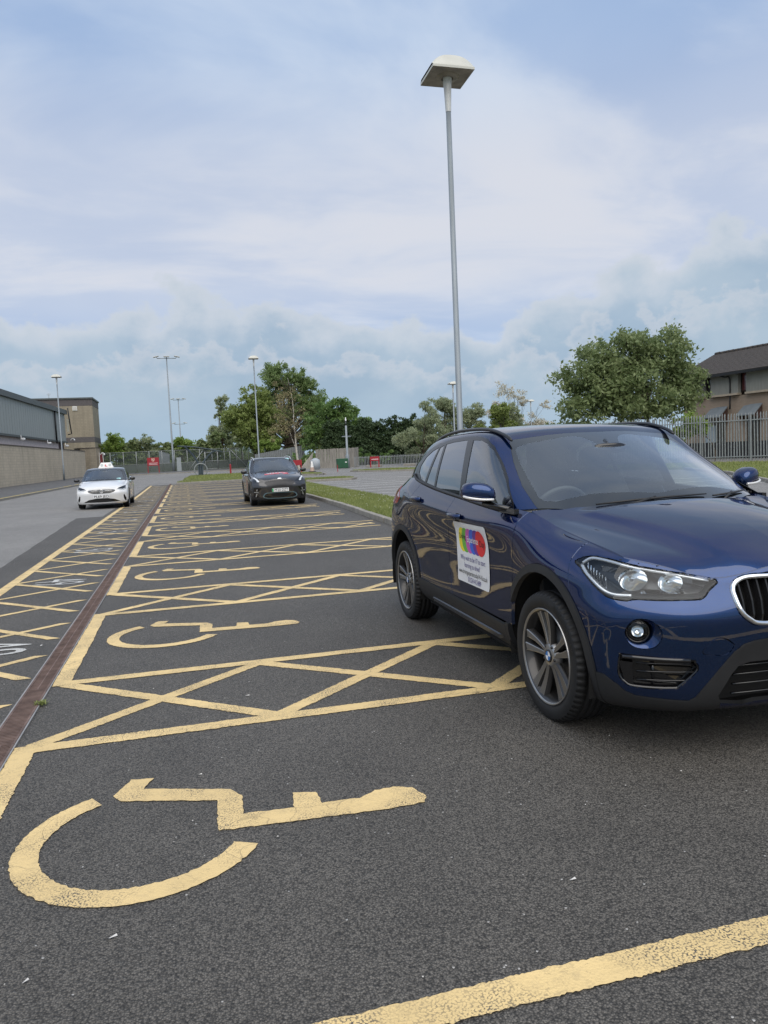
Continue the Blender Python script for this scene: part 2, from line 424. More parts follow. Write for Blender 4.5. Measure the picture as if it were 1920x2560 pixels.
# bays
def arc_band(cx, cy, r0, r1, a0, a1, n, dz, jit):
    V = []; F = []
    for i in range(n+1):
        a = R(a0+(a1-a0)*i/n)
        for r in (r0, r1):
            rr = r+RNG.normal(0,1)*jit; V.append((cx+rr*math.cos(a), cy+rr*math.sin(a), gz(cx,cy)+dz))
    for i in range(n): F.append((2*i, 2*i+1, 2*i+3, 2*i+2))
    return V, F
WC = [(-.39,3.365),(-.325,3.515),(-.225,3.50),(-.265,3.395),(.105,3.255),(.15,3.175),(.142,3.005),(.345,2.985),(.36,3.125),(.455,3.095),(.46,2.985),(.62,2.975),(.695,3.02),(.78,3.03),(.855,2.99),(.888,2.90),(.86,2.845),(.69,2.838),(.035,2.895),(.045,3.165),(-.355,3.30)]
for b in range(-1, NB):
    oy = 3.565*b
    ya, yb = 1.74+oy, 4.10+oy          # centre lines of the two long sides of the bay
    xe = 3.80-.05*b/NB
    if b < 0:
        for (q0, q1) in (((-.86,.6),(.42,1.72)),((.42,1.72),(1.72,.6)),((.42,.6),(1.72,1.72))): paint_obj('bay_hatch_line', *strip(q0, q1, .095, .0034), M_YEL)
        continue
    paint_obj('bay_line', *strip((-.93,ya), (xe+.15,ya), .105, .0040), M_YEL)
    paint_obj('bay_line', *strip((-.93,yb), (xe,yb), .105, .0040), M_YEL)
    paint_obj('bay_end_line', *strip((-.882,ya-.05), (-.882,yb+.05), .112, .0046), M_YEL)
    # hatched transfer strip beyond the bay
    yc = ya+3.565-.10
    vx = [-.86,.42,1.72,3.0,4.3]
    for i in range(4):
        for (u0, v0, u1, v1, dz) in ((vx[i], yb+.03, vx[i+1], yc+.07, .0032), (vx[i], yc+.07, vx[i+1], yb+.03, .0036)):
            f = min(1, (xe-u0)/(u1-u0))
            if f > .1: paint_obj('bay_hatch_line', *strip((u0,v0), (u0+(u1-u0)*f, v0+(v1-v0)*f), .095, dz), M_YEL)
    # wheelchair symbol
    V, F = arc_band(-.24, 2.965+oy, .375, .472, 120, 332, 110 if b < 2 else 30, .0040, .0022 if b < 2 else 0)
    pts = []
    for i in range(len(WC)):
        p, q = Vector((*WC[i],0)), Vector((*WC[(i+1) % len(WC)],0)); n = max(1, int((q-p).length/(.02 if b < 2 else .2)))
        for kk in range(n):
            w = p.lerp(q, kk/n); j = .0022 if b < 2 else 0
            pts.append((w.x+RNG.normal(0,1)*j, w.y+oy+RNG.normal(0,1)*j, gz(w.x, w.y+oy)+.0040))
    V2, F2 = sheet_poly(pts); o_ = len(V)
    me = bpy.data.meshes.new('wheelchair_symbol'); me.from_pydata(V+V2, [], F+[[i+o_ for i in f] for f in F2]); me.update()
    bmx = bmesh.new(); bmx.from_mesh(me)
    for f in bmx.faces:
        if f.normal.z < 0: f.normal_flip()
    bmx.to_mesh(me); bmx.free(); link('wheelchair_symbol', me, M_YEL, cpk)
    # bay number facing the road
    if b >= 1:
        TV, TF = text_tris(str(47+b), .92, -.004)
        cy = 10.2+(b-2)*3.62
        me = bpy.data.meshes.new('bay_number')
        me.from_pydata([(-1.66+ty*.98, cy-tx*.56, gz(0,cy)+.0042) for tx, ty in TV], [], TF); me.update()
        if me.polygons[0].normal.z < 0: me.flip_normals()
        link('bay_number', me, M_WHT, cpk)
# ------------------------------------------------------------------ drainage channel
M_RUST = varied('rusty_grate_iron', (.135,.088,.074), .8, .35, 9, .1, .3, 160, (.205,.14,.118))
M_GALV = varied('galvanised_steel', (.30,.32,.33), .55, .16, 6, .35)
drain = empty('drainage_channel', (-1.015, 0, 0)); tag(drain, kind='structure')
ch = MB()
for x in (-.072, .072): ch.box((x, 27.6, .003), (.008, 52.4, .012))
ch.build('channel_edge', varied('channel_edge_steel', (.38,.37,.36), .55, .2, 8, .5), drain)
tr = MB(); tr.box((0, 27.6, .0010), (.138, 52.4, .0012)); tr.build('channel_bed', mat('drain_dark', (.006,.005,.005), .95), drain)
gm = MB()
gm.box((-.070,.498,.0065), (.014,.99,.010)); gm.box((.070,.498,.0065), (.014,.99,.010)); gm.box((0,.498,.0062), (.010,.99,.009))
for e in (.004,.992): gm.box((0,e,.0063), (.13,.010,.0095))
for k in range(45):
    y = .020+.0215*k
    for s in (-1, 1):
        M_ = Matrix.Translation((s*.034, y+(.005 if s > 0 else 0), .0058)) @ Matrix.Rotation(s*.22, 4, 'Z')
        gm.box(None, (.066,.0080,.009), M=M_)
gme = gm.mesh('grate'); gme.materials.append(M_RUST)
gf = MB()      # plainer grate with straight bars and a bolt
gf.box((-.070,.498,.0065), (.014,.99,.010)); gf.box((.070,.498,.0065), (.014,.99,.010))
for k in range(40): gf.box((0,.02+.0245*k,.0060), (.128,.011,.009))
gfe = gf.mesh('grate_straight'); gfe.materials.append(M_RUST)
for k in range(53):
    o = bpy.data.objects.new('grate', gfe if k in (3,) else gme); COL.objects.link(o); o.parent = drain
    y = 1.5+.985*k*1.0+.0; o.location = (RNG.normal(0,.0006), 1.22+.994*k, gz(0,1.5+k)+.001*RNG.random()); o.rotation_euler = (0,0,RNG.normal(0,.0006)); o.scale = (.86,1,1)
# ------------------------------------------------------------------ kerbs and footways
M_CONC = varied('kerb_concrete', (.27,.255,.225), .85, .22, 5, 0, .4, 120)
M_KYEL = varied('yellow_kerb_line', (.66,.50,.12), .7, .15, 4)
foot = ysheet('footway', lambda y: -40, lambda y: kerb_x(y)-.12, yr(-20,30,10)+yr(32,105,5), .115, M_PATH, kind='structure')
kb = MB(); kb.box((0,0,0), (.125,.90,.26), bev=.012); kbe = kb.mesh('kerb_stone'); kbe.materials.append(M_CONC)
def kerb_run(parent, pts, top=.115, step=.915, wob=.004):
    pts = [Vector(p) for p in pts]
    L = [0]
    for a, b in zip(pts, pts[1:]): L.append(L[-1]+(b-a).length)
    n = int(L[-1]/step)
    for k in range(n):
        s = (k+.5)*step; i = max(j for j in range(len(L)-1) if L[j] <= s); t = (s-L[i])/(L[i+1]-L[i])
        p = pts[i].lerp(pts[i+1], t); d = pts[i+1]-pts[i]
        o = bpy.data.objects.new('kerb_stone', kbe); COL.objects.link(o); o.parent = parent
        o.location = (p.x+RNG.normal(0,wob), p.y, gz(p.x,p.y)+top-.13+RNG.normal(0,wob)); o.rotation_euler = (RNG.normal(0,.004), RNG.normal(0,.01), math.atan2(-d.x, d.y))
kerb_run(foot, [(kerb_x(y)-.06, y) for y in range(22,98,3)])
kl = MB(); V, F = [], []
for i, y in enumerate(yr(20,98,2)):
    V += [(kerb_x(y)-.115, y, gz(0,y)+.1185), (kerb_x(y)-.01, y, gz(0,y)+.1185)]
kl.add(V, [(2*i,2*i+1,2*i+3,2*i+2) for i in range(len(V)//2-1)]); kl.build('kerb_line', M_KYEL, foot)
# far footway in front of the sports fence
ff = ysheet('far_footway', lambda y: -13, lambda y: 24, yr(97,110,3), .10, M_PATH, kind='structure')
kerb_run(ff, [(-8.5,96.95),(24,96.95)], .10)
# ------------------------------------------------------------------ grass verges and islands
def blades(name, sampler, n, h, w, m, parent=None):
    V = np.zeros((n*3,3)); F = np.arange(n*3).reshape(-1,3)
    P = np.array([sampler() for _ in range(n)]); a = RNG.uniform(0, 2*math.pi, n); hh = h*RNG.uniform(.5,1.4,n); ww = w*RNG.uniform(.6,1.3,n)
    lean = RNG.normal(0,.35,(n,2))*hh[:,None]
    V[0::3] = P+np.stack([np.cos(a)*ww, np.sin(a)*ww, 0*a], 1); V[1::3] = P-np.stack([np.cos(a)*ww, np.sin(a)*ww, 0*a], 1)
    V[2::3] = P+np.stack([lean[:,0], lean[:,1], hh], 1)
    me = bpy.data.meshes.new(name); me.from_pydata(V.tolist(), [], F.tolist()); me.update()
    o = link(name, me, m, parent); tag(o, kind='stuff'); return o
def leafy(name, c0, c1, rough=.55, trans=.25):
    if name in MATS: return MATS[name]
    m = mat(name, c0, rough); t = NT(m)
    g = t.nd('ShaderNodeNewGeometry'); r = g.outputs['Random Per Island']
    big = t.ramp(t.noise(t.geo(), .9, 3), .3, .7)
    c = t.mix(t.math('ADD', t.math('MULTIPLY', r, .6), t.math('MULTIPLY', big, .4)), c0, c1)
    t.set(Base_Color=c); t.b.inputs['Specular IOR Level'].default_value = .35
    tl = t.nd('ShaderNodeBsdfTranslucent'); t.L.new(c, tl.inputs[0])
    mx = t.nd('ShaderNodeMixShader'); mx.inputs[0].default_value = trans
    t.L.new(t.b.outputs[0], mx.inputs[1]); t.L.new(tl.outputs[0], mx.inputs[2]); t.L.new(mx.outputs[0], t.N['Material Output'].inputs[0])
    return m
M_BLADE = leafy('grass_blades', (.15,.20,.05), (.37,.39,.15), .6, .35)
M_DAISY = mat('daisy_white', (.75,.74,.68), .7)
def poly_area_sampler(poly, z):
    xs = [p[0] for p in poly]; ys = [p[1] for p in poly]
    def s():
        while True:
            p = (random.uniform(min(xs),max(xs)), random.uniform(min(ys),max(ys)))
            if inside(p, poly): return (p[0], p[1], gz(*p)+z)
    return s
def verge(name, poly, kerbs, nbl, h=.07, top=.11, daisies=0, bw=.012, kind='structure'):
    me = bpy.data.meshes.new(name)
    V = [(x,y,gz(x,y)+top-.015) for x, y in poly]+[(x,y,gz(x,y)-.05) for x, y in poly]; n = len(poly)
    me.from_pydata(V, [], [list(range(n))]+[(i,(i+1) % n,n+(i+1) % n,n+i) for i in range(n)]); me.update()
    o = link(name, me, M_GRASSG); tag(o, kind=kind)
    for kp in kerbs: kerb_run(o, kp, top)
    smp = poly_area_sampler(poly, top-.02)
    blades('grass', smp, nbl, h, bw, M_BLADE, o)
    if daisies:
        mb = MB()
        cl = [smp() for _ in range(max(4, daisies//9))]
        for _ in range(daisies):
            c = random.choice(cl); p = (c[0]+random.gauss(0,.28), c[1]+random.gauss(0,.5), c[2]+h*random.uniform(.5,1.0)); r = random.uniform(.012,.022)
            if not inside(p[:2], poly): continue
            mb.add([(p[0]+r*math.cos(a), p[1]+r*math.sin(a)-.0, p[2]+.006*math.sin(a*2)) for a in (0,1.05,2.1,3.14,4.19,5.24)], [(0,1,2,3,4,5)])
        d = mb.build('daisies', M_DAISY, o); tag(d, kind='stuff')
    return o
VL = [(3.98,8.0),(3.99,12.0),(4.03,14.5),(4.12,17.0),(4.25,20.0),(4.36,24.0),(4.38,30.0),(4.35,36.0),(4.45,39.2),(4.9,40.6)]
verge('grass_verge', [(p[0]+.06, p[1]) for p in VL]+[(5.8,41),(6.35,40),(6.25,30),(6.15,20),(6.1,8.0)], [VL, [(4.9,40.6),(5.8,41),(6.35,40)], [(6.38,40),(6.28,30),(6.18,20),(6.13,8)]], 52000, .075, .115, 420, .011)
verge('grass_island', [(6.9,44.3),(9.6,44.0),(9.9,44.5),(9.7,46.6),(6.9,47.2)], [[(6.9,44.2),(9.6,43.9),(9.95,44.5),(9.75,46.7)]], 3500, .08, .12, 20, .02)
verge('grass_island', [(7.9,59.5),(10.0,57.3),(10.4,58.0),(9.8,63),(7.9,64)], [[(7.9,59.4),(10.0,57.2),(10.5,58.0),(9.9,63)]], 2500, .09, .12, 0, .03)
verge('grass_island', [(13.6,62.5),(14.0,60.6),(16.2,57.4),(19.0,55.5),(20.0,58.5),(17,63)], [[(13.6,62.5),(14.0,60.5),(16.2,57.3),(19.0,55.4)]], 3000, .09, .12, 0, .03)
verge('grass_island', [(18.6,53.2),(24,48.5),(25.5,50.5),(20.0,55.0)], [[(18.6,53.1),(24,48.4)]], 1500, .09, .12, 0, .03)
verge('grass_strip', [(-.6,53.0),(6.9,53.0),(6.9,55.4),(-.3,55.4)], [[(-.6,52.95),(6.9,52.95)]], 4500, .09, .11, 60, .02)
verge('grass_strip', [(-.2,60.5),(7.4,60.5),(7.4,74.5),(.5,74.5)], [], 6000, .10, .09, 0, .03)
verge('lawn', [(14.2,13.5),(18.2,20.2),(21.8,26.3),(24.6,33),(20.5,46.5),(23.5,46.5),(31.6,34.6),(39,23),(30,8)], [[(14.15,13.5),(18.15,20.25),(21.75,26.35),(24.5,33)]], 42000, .09, .115, 160, .022)
ysheet('path', lambda y: -.5, lambda y: 7.2, yr(55.4,60.4,2.5), .012, M_PATH, kind='structure')
# white bay lines of the far car park
for k in range(13):
    y = 15.5+2.42*k
    for x0, x1 in ((6.4,11.2),(15.2,20.0)):
        if x0 > 15 and y > 24: 
            x0, x1 = x0-1.0*(y-24)/8, x1-1.0*(y-24)/8
        if x0 > 15 and (y < 18 or y > 33): continue
        me = bpy.data.meshes.new('white_bay_line'); V, F = strip((x0,y), (x1,y), .10, .000); me.from_pydata([(a,b,c-.002) for a,b,c in V], [], F)
        link('white_bay_line', me, M_WHTF, road)
# ------------------------------------------------------------------ bits lying on the asphalt
def flecks():
    mb = MB()
    for _ in range(80):
        y = 1.7+14*random.random()**2.0; x = random.uniform(-3.0, .3+y*.62); r = random.uniform(.0018,.0048)
        pts = [(x+r*random.uniform(.6,1.4)*math.cos(a), y+r*random.uniform(.6,1.4)*math.sin(a)) for a in (0,1.3,2.4,3.7,5.0)]
        mb.add([(px,py,.0052+random.random()*.0015) for px,py in pts]+[(x,y,.0085)], [(i,(i+1) % 5,5) for i in range(5)])
    for x, y, l, a in ((-.30,2.33,.013,.5),(-.02,3.46,.009,.2),(-1.0,5.55,.012,0),(.28,4.55,.014,.1),(-.52,2.20,.010,.9),(-1.22,6.55,.02,1.5),(1.15,2.15,.012,.3)):
        mb.add([(x+l*math.cos(a)*s-.35*l*math.sin(a)*u, y+l*math.sin(a)*s+.35*l*math.cos(a)*u, .006+.002*(s*u)) for s, u in ((-1,-.7),(1,-.9),(1,.8),(-1,1))], [(0,1,2,3)])
    o = mb.build('stone_chips', mat('pale_chip', (.62,.60,.57), .7)); tag(o, kind='stuff')
flecks()
def weed(loc, n, h, label):
    mb = MB()
    for _ in range(n):
        a = random.uniform(0, 6.28); L = h*random.uniform(.5,1.2); el = random.uniform(.25,1.2); w = h*.10
        t = Vector((math.cos(a)*math.cos(el), math.sin(a)*math.cos(el), math.sin(el)))*L; sd = Vector((-math.sin(a), math.cos(a), 0))*w
        b = Vector((random.gauss(0,h*.3), random.gauss(0,h*.3), 0))
        mb.add([b-sd*.3, b+t*.5-sd, b+t*.95+Vector((0,0,-L*.18)), b+t*.5+sd, b+sd*.3], [(0,1,2,3,4)])
    o = mb.build('weed', M_BLADE, None, loc); tag(o, label, 'plant'); return o
weed((-.935,4.87,.006), 60, .045, 'small green weed growing beside the rusty drain grate')
# ================================================================== cars: B-spline body surfaces
def bs_eval(ctrl, ns, sym0=False, sym1=False):
    """ctrl (N,K,3): uniform cubic B-spline along axis 0; ns samples per span. sym: mirror phantom in y"""
    m=np.array([1,-1,1.])
    p0=ctrl[1]*m if sym0 else 2*ctrl[0]-ctrl[1]
    p1=ctrl[-2]*m if sym1 else 2*ctrl[-1]-ctrl[-2]
    c=np.concatenate([p0[None],ctrl,p1[None]])
    out=[]
    N=len(ctrl)
    for k in range(N-1):
        n=ns[k]
        for t in np.linspace(0,1,n,endpoint=False):
            b=((1-t)**3/6,(3*t**3-6*t**2+4)/6,(-3*t**3+3*t**2+3*t+1)/6,t**3/6)
            out.append(b[0]*c[k]+b[1]*c[k+1]+b[2]*c[k+2]+b[3]*c[k+3])
    out.append((c[N-1]+4*c[N]+c[N+1])/6)
    return np.array(out)
def patch(data, iters=3, res=0.03, symr=(False,False), symc=(False,False)):
    D=np.array(data,float)            # rings x cols x 3
    C=D.copy()
    def ev(C,nr,nc):
        S=bs_eval(C,nr,*symr)         # along rings
        S=bs_eval(np.swapaxes(S,0,1),nc,*symc)
        return np.swapaxes(S,0,1)
    one_r=[1]*(D.shape[0]-1); one_c=[1]*(D.shape[1]-1)
    for _ in range(iters):
        C=C+(D-ev(C,one_r,one_c))
    dr=np.linalg.norm(np.diff(D,axis=0),axis=2).max(1); dc=np.linalg.norm(np.diff(D,axis=1),axis=2).max(0)
    nr=[max(2,int(np.ceil(d/res))) for d in dr]; nc=[max(2,int(np.ceil(d/res))) for d in dc]
    return ev(C,nr,nc)
X8=[-.9,-1.4,-1.85,-2.25]
def mid(ys,zs,xs=X8): return [(x,y,z) for x,y,z in zip(xs,ys,zs)]
BMW=dict()
BMW['A']=[
 [(.70,0,.21),(.69,.22,.21),(.66,.44,.21),(.60,.62,.21),(.50,.74,.215),(.40,.80,.22),(0,.82,.23),(-.4,.80,.235)]+mid([.79,.79,.79,.80],[.24]*4)+[(-2.67,.82,.25),(-3.05,.80,.26),(-3.32,.72,.28),(-3.45,.55,.29),(-3.5,.28,.29),(-3.51,0,.29)],
 [(.77,0,.25),(.765,.22,.25),(.735,.44,.25),(.67,.63,.25),(.56,.775,.255),(.43,.85,.27),(0,.87,.28),(-.4,.86,.29)]+mid([.855,.855,.857,.865],[.295]*4)+[(-2.67,.875,.30),(-3.05,.855,.32),(-3.36,.77,.34),(-3.51,.58,.35),(-3.56,.29,.35),(-3.57,0,.35)],
 [(.795,0,.37),(.79,.22,.37),(.765,.45,.37),(.70,.645,.37),(.60,.79,.375),(.44,.878,.385),(0,.905,.40),(-.4,.895,.40)]+mid([.89,.89,.892,.898],[.40]*4)+[(-2.67,.908,.42),(-3.05,.885,.45),(-3.38,.79,.46),(-3.54,.6,.47),(-3.59,.3,.47),(-3.60,0,.47)],
 [(.815,0,.50),(.81,.22,.50),(.785,.45,.50),(.715,.65,.50),(.60,.80,.50),(.44,.885,.505),(0,.91,.52),(-.4,.897,.51)]+mid([.888,.887,.889,.899],[.505,.505,.51,.52])+[(-2.67,.91,.55),(-3.05,.89,.57),(-3.37,.80,.57),(-3.53,.61,.57),(-3.58,.3,.57),(-3.59,0,.57)],
 [(.835,0,.64),(.83,.22,.64),(.805,.44,.645),(.735,.645,.66),(.605,.805,.66),(.43,.886,.65),(0,.91,.64),(-.4,.893,.63)]+mid([.883,.882,.884,.897],[.62,.62,.625,.64])+[(-2.67,.91,.67),(-3.05,.889,.69),(-3.35,.80,.70),(-3.52,.61,.70),(-3.57,.3,.70),(-3.58,0,.70)],
 [(.83,0,.72),(.822,.22,.72),(.775,.45,.725),(.685,.65,.735),(.555,.80,.74),(.40,.88,.74),(0,.906,.74),(-.4,.891,.74)]+mid([.883,.884,.886,.897],[.735,.74,.75,.765])+[(-2.67,.907,.79),(-3.04,.884,.82),(-3.32,.80,.84),(-3.49,.61,.84),(-3.54,.3,.84),(-3.55,0,.84)],
 [(.81,0,.80),(.80,.22,.79),(.755,.44,.765),(.655,.64,.79),(.53,.79,.81),(.36,.87,.82),(0,.895,.835),(-.4,.89,.84)]+mid([.885,.885,.888,.895],[.87,.885,.90,.92])+[(-2.67,.90,.91),(-3.03,.875,.94),(-3.3,.79,.96),(-3.47,.6,.97),(-3.52,.3,.97),(-3.53,0,.97)],
 [(.80,0,.845),(.793,.21,.835),(.745,.425,.80),(.64,.61,.845),(.51,.755,.875),(.30,.825,.895),(-.03,.86,.925),(-.4,.888,.945)]+mid([.909,.911,.910,.905],[.962,.985,1.01,1.035])+[(-2.66,.885,1.055),(-3.0,.84,1.075),(-3.25,.76,1.08),(-3.43,.58,1.06),(-3.49,.29,1.05),(-3.5,0,1.05)],
 [(.793,0,.855),(.787,.205,.847),(.74,.418,.81),(.635,.595,.857),(.505,.738,.893),(.25,.785,.94),(-.05,.81,.972),(-.39,.865,1.02)]+mid([.880,.874,.868,.858],[1.025,1.05,1.075,1.105])+[(-2.64,.84,1.14),(-2.97,.80,1.14),(-3.22,.72,1.11),(-3.4,.57,1.08),(-3.46,.28,1.07),(-3.48,0,1.07)],
 [(.785,0,.862),(.78,.2,.856),(.735,.41,.818),(.63,.58,.866),(.50,.722,.906),(.22,.747,.957),(-.06,.75,.995),(-.36,.79,1.072)]+mid([.845,.832,.818,.80],[1.083,1.115,1.143,1.175])+[(-2.62,.772,1.215),(-2.95,.735,1.205),(-3.2,.68,1.14),(-3.37,.55,1.10),(-3.43,.28,1.09),(-3.45,0,1.09)],
]
BMW['B']=[
 [(.785,0,.862),(.78,.2,.856),(.735,.41,.818),(.63,.58,.866),(.50,.722,.906)],
 [(.70,0,.905),(.69,.2,.90),(.63,.41,.895),(.53,.58,.91),(.42,.73,.925)],
 [(.45,0,.99),(.44,.2,.985),(.39,.40,.97),(.31,.57,.957),(.22,.747,.957)],
 [(.15,0,1.05),(.14,.2,1.047),(.10,.40,1.03),(.04,.58,1.005),(-.06,.75,.995)],
 [(-.10,0,1.085),(-.12,.22,1.08),(-.15,.42,1.065),(-.2,.60,1.045),(-.26,.755,1.035)],
 [(-.22,0,1.092),(-.235,.25,1.088),(-.28,.48,1.082),(-.34,.62,1.078),(-.37,.765,1.07)],
]
BMW['C']=[
 [(-.18,0,1.05),(-.20,.28,1.055),(-.27,.52,1.065),(-.35,.66,1.08),(-.43,.76,1.075),(-.58,.825,1.07),(-.95,.838,1.08),(-1.4,.826,1.11),(-1.85,.81,1.138),(-2.25,.795,1.17),(-2.62,.765,1.21),(-3.05,.70,1.17),(-3.3,.54,1.10),(-3.38,.28,1.08),(-3.4,0,1.08)],
 [(-.40,0,1.21),(-.42,.27,1.21),(-.49,.50,1.205),(-.56,.63,1.20),(-.62,.725,1.20),(-.74,.79,1.21),(-1.0,.80,1.215),(-1.42,.79,1.235),(-1.85,.775,1.255),(-2.25,.76,1.28),(-2.62,.73,1.31),(-2.98,.665,1.30),(-3.22,.50,1.24),(-3.3,.26,1.225),(-3.32,0,1.22)],
 [(-.70,0,1.375),(-.72,.26,1.37),(-.78,.47,1.36),(-.83,.60,1.35),(-.865,.685,1.345),(-.95,.735,1.36),(-1.12,.745,1.375),(-1.45,.735,1.39),(-1.85,.72,1.40),(-2.22,.71,1.405),(-2.55,.685,1.41),(-2.87,.62,1.40),(-3.06,.47,1.38),(-3.12,.25,1.375),(-3.14,0,1.37)],
 [(-.98,0,1.515),(-1.0,.25,1.512),(-1.04,.44,1.502),(-1.05,.56,1.49),(-1.06,.635,1.485),(-1.12,.675,1.50),(-1.25,.685,1.512),(-1.5,.68,1.52),(-1.85,.668,1.52),(-2.2,.655,1.512),(-2.5,.635,1.498),(-2.76,.575,1.485),(-2.88,.44,1.50),(-2.92,.24,1.51),(-2.93,0,1.51)],
 [(-1.12,0,1.56),(-1.13,.23,1.557),(-1.16,.41,1.548),(-1.18,.52,1.54),(-1.2,.585,1.536),(-1.24,.61,1.542),(-1.35,.62,1.553),(-1.55,.62,1.56),(-1.85,.61,1.56),(-2.15,.60,1.553),(-2.4,.575,1.54),(-2.62,.52,1.527),(-2.72,.40,1.535),(-2.76,.22,1.54),(-2.77,0,1.542)],
 [(-1.35,0,1.588),(-1.36,.18,1.585),(-1.37,.30,1.58),(-1.38,.37,1.576),(-1.39,.41,1.574),(-1.42,.43,1.577),(-1.5,.435,1.583),(-1.63,.435,1.587),(-1.85,.43,1.588),(-2.08,.42,1.582),(-2.27,.40,1.573),(-2.43,.36,1.565),(-2.5,.28,1.567),(-2.53,.15,1.57),(-2.54,0,1.57)],
 [(x,0,1.602-.03*abs(x+1.85)) for x in (-1.60,-1.61,-1.62,-1.63,-1.64,-1.66,-1.70,-1.76,-1.85,-1.94,-2.02,-2.08,-2.12,-2.15,-2.17)],
]
def surfaces(car,res=.03):
    A=patch(car['A'],3,res,symc=(True,True)); B=patch(car['B'],3,res); C=patch(car['C'],3,res,symr=(False,True),symc=(True,True))
    return A,B,C
# ------------------------------------------------------------------ car toolkit
def grid_bm(S):
    bm = bmesh.new(); n, m = S.shape[:2]
    vs = [[bm.verts.new(S[i,j]) for j in range(m)] for i in range(n)]
    for i in range(n-1):
        for j in range(m-1):
            try: bm.faces.new((vs[i][j], vs[i][j+1], vs[i+1][j+1], vs[i+1][j]))
            except ValueError: pass
    bmesh.ops.remove_doubles(bm, verts=bm.verts[:], dist=1e-5)
    for f in [f for f in bm.faces if f.calc_area() < 1e-9]: bm.faces.remove(f)
    bm.normal_update(); bm.faces.layers.int.new('reg')
    return bm
def cut(bm, poly, reg, d, allow=None, smooth=0):
    """cut the outline poly (3D points, seen along d) into the mesh and mark the faces inside it"""
    d = Vector(d).normalized(); a = Vector((0,0,1)).cross(d).normalized(); b = d.cross(a)
    P3 = [Vector(p) for p in poly]
    if smooth: P3 = cr_spline(P3, smooth, True)
    P = [(a.dot(p), b.dot(p)) for p in P3]
    x0, x1 = min(p[0] for p in P), max(p[0] for p in P); y0, y1 = min(p[1] for p in P), max(p[1] for p in P)
    lay = bm.faces.layers.int['reg']
    def bb(f):
        xs = [a.dot(v.co) for v in f.verts]; ys = [b.dot(v.co) for v in f.verts]
        return min(xs), max(xs), min(ys), max(ys)
    cand = {}
    for f in bm.faces:
        if f.normal.dot(d) > .02 and (allow is None or f[lay] in allow):
            q = bb(f)
            if q[0] <= x1 and q[1] >= x0 and q[2] <= y1 and q[3] >= y0: cand[f] = q
    n = len(P)
    for i in range(n):
        p, q = P[i], P[(i+1) % n]
        sx0, sx1 = min(p[0],q[0]), max(p[0],q[0]); sy0, sy1 = min(p[1],q[1]), max(p[1],q[1])
        L = math.hypot(q[0]-p[0], q[1]-p[1])
        if L < 1e-6: continue
        fs = [f for f, k in cand.items() if k[0] <= sx1+1e-6 and k[1] >= sx0-1e-6 and k[2] <= sy1+1e-6 and k[3] >= sy0-1e-6]
        if not fs: continue
        sd = a*(q[0]-p[0])+b*(q[1]-p[1]); no = d.cross(sd).normalized(); co = a*p[0]+b*p[1]
        geom = set(fs)
        for f in fs: geom.update(f.edges); geom.update(f.verts)
        old = set(fs)
        r = bmesh.ops.bisect_plane(bm, geom=list(geom), dist=1e-5, plane_co=co, plane_no=no)
        for f in r['geom']:
            if isinstance(f, bmesh.types.BMFace) and f.is_valid:
                cand[f] = bb(f)
        for f in [f for f in cand if not f.is_valid]: del cand[f]
    for f in cand:
        c = f.calc_center_median()
        if inside((a.dot(c), b.dot(c)), P) and (allow is None or f[lay] in allow): f[lay] = reg
def sxz(pts, y=0): return [(p[0], y, p[1]) for p in pts]
def syz(pts): return [(0, p[0], p[1]) for p in pts]
def circ(cx, cz, r, n=56, a0=0, a1=360):
    return [(cx+r*math.cos(R(a0+(a1-a0)*k/n)), cz+r*math.sin(R(a0+(a1-a0)*k/n))) for k in range(n)]
def take(bm, regs):
    lay = bm.faces.layers.int['reg']; nb = bmesh.new(); mp = {}
    for f in bm.faces:
        if f[lay] in regs:
            vs = []
            for v in f.verts:
                if v not in mp: mp[v] = nb.verts.new(v.co)
                vs.append(mp[v])
            try: nb.faces.new(vs)
            except ValueError: pass
    bmesh.ops.remove_doubles(nb, verts=nb.verts[:], dist=8e-4)
    bmesh.ops.dissolve_degenerate(nb, dist=1e-3, edges=nb.edges[:])
    for f in [f for f in nb.faces if f.calc_area() < 2e-7]: nb.faces.remove(f)
    for v in [v for v in nb.verts if not v.link_faces]: nb.verts.remove(v)
    for _ in range(2):
        bad = [f for f in nb.faces if f.calc_area() < 5e-6 and sum(e.is_boundary for e in f.edges) >= 2]
        if bad: bmesh.ops.delete(nb, geom=bad, context='FACES')
    nb.normal_update(); return nb
def drop_small(bm, n=40):
    todo = set(bm.faces); kill = []
    while todo:
        st = [todo.pop()]; isl = [st[0]]
        while st:
            for e in st.pop().edges:
                for g in e.link_faces:
                    if g in todo: todo.discard(g); st.append(g); isl.append(g)
        if len(isl) < n: kill += isl
    if kill: bmesh.ops.delete(bm, geom=kill, context='FACES')
    return bm
def mirrored(bm):
    b = bm.copy()
    for v in b.verts: v.co.y = -v.co.y
    bmesh.ops.reverse_faces(b, faces=b.faces[:]); b.normal_update(); return b
def join_sym(bm):
    b = bm.copy(); m = {}
    for f in bm.faces:
        vs = []
        for v in f.verts:
            if v not in m: m[v] = b.verts.new((v.co.x, -v.co.y, v.co.z))
            vs.append(m[v])
        try: b.faces.new(vs[::-1])
        except ValueError: pass
    bmesh.ops.remove_doubles(b, verts=[v for v in b.verts if abs(v.co.y) < 2e-4], dist=5e-4)
    b.normal_update(); return b
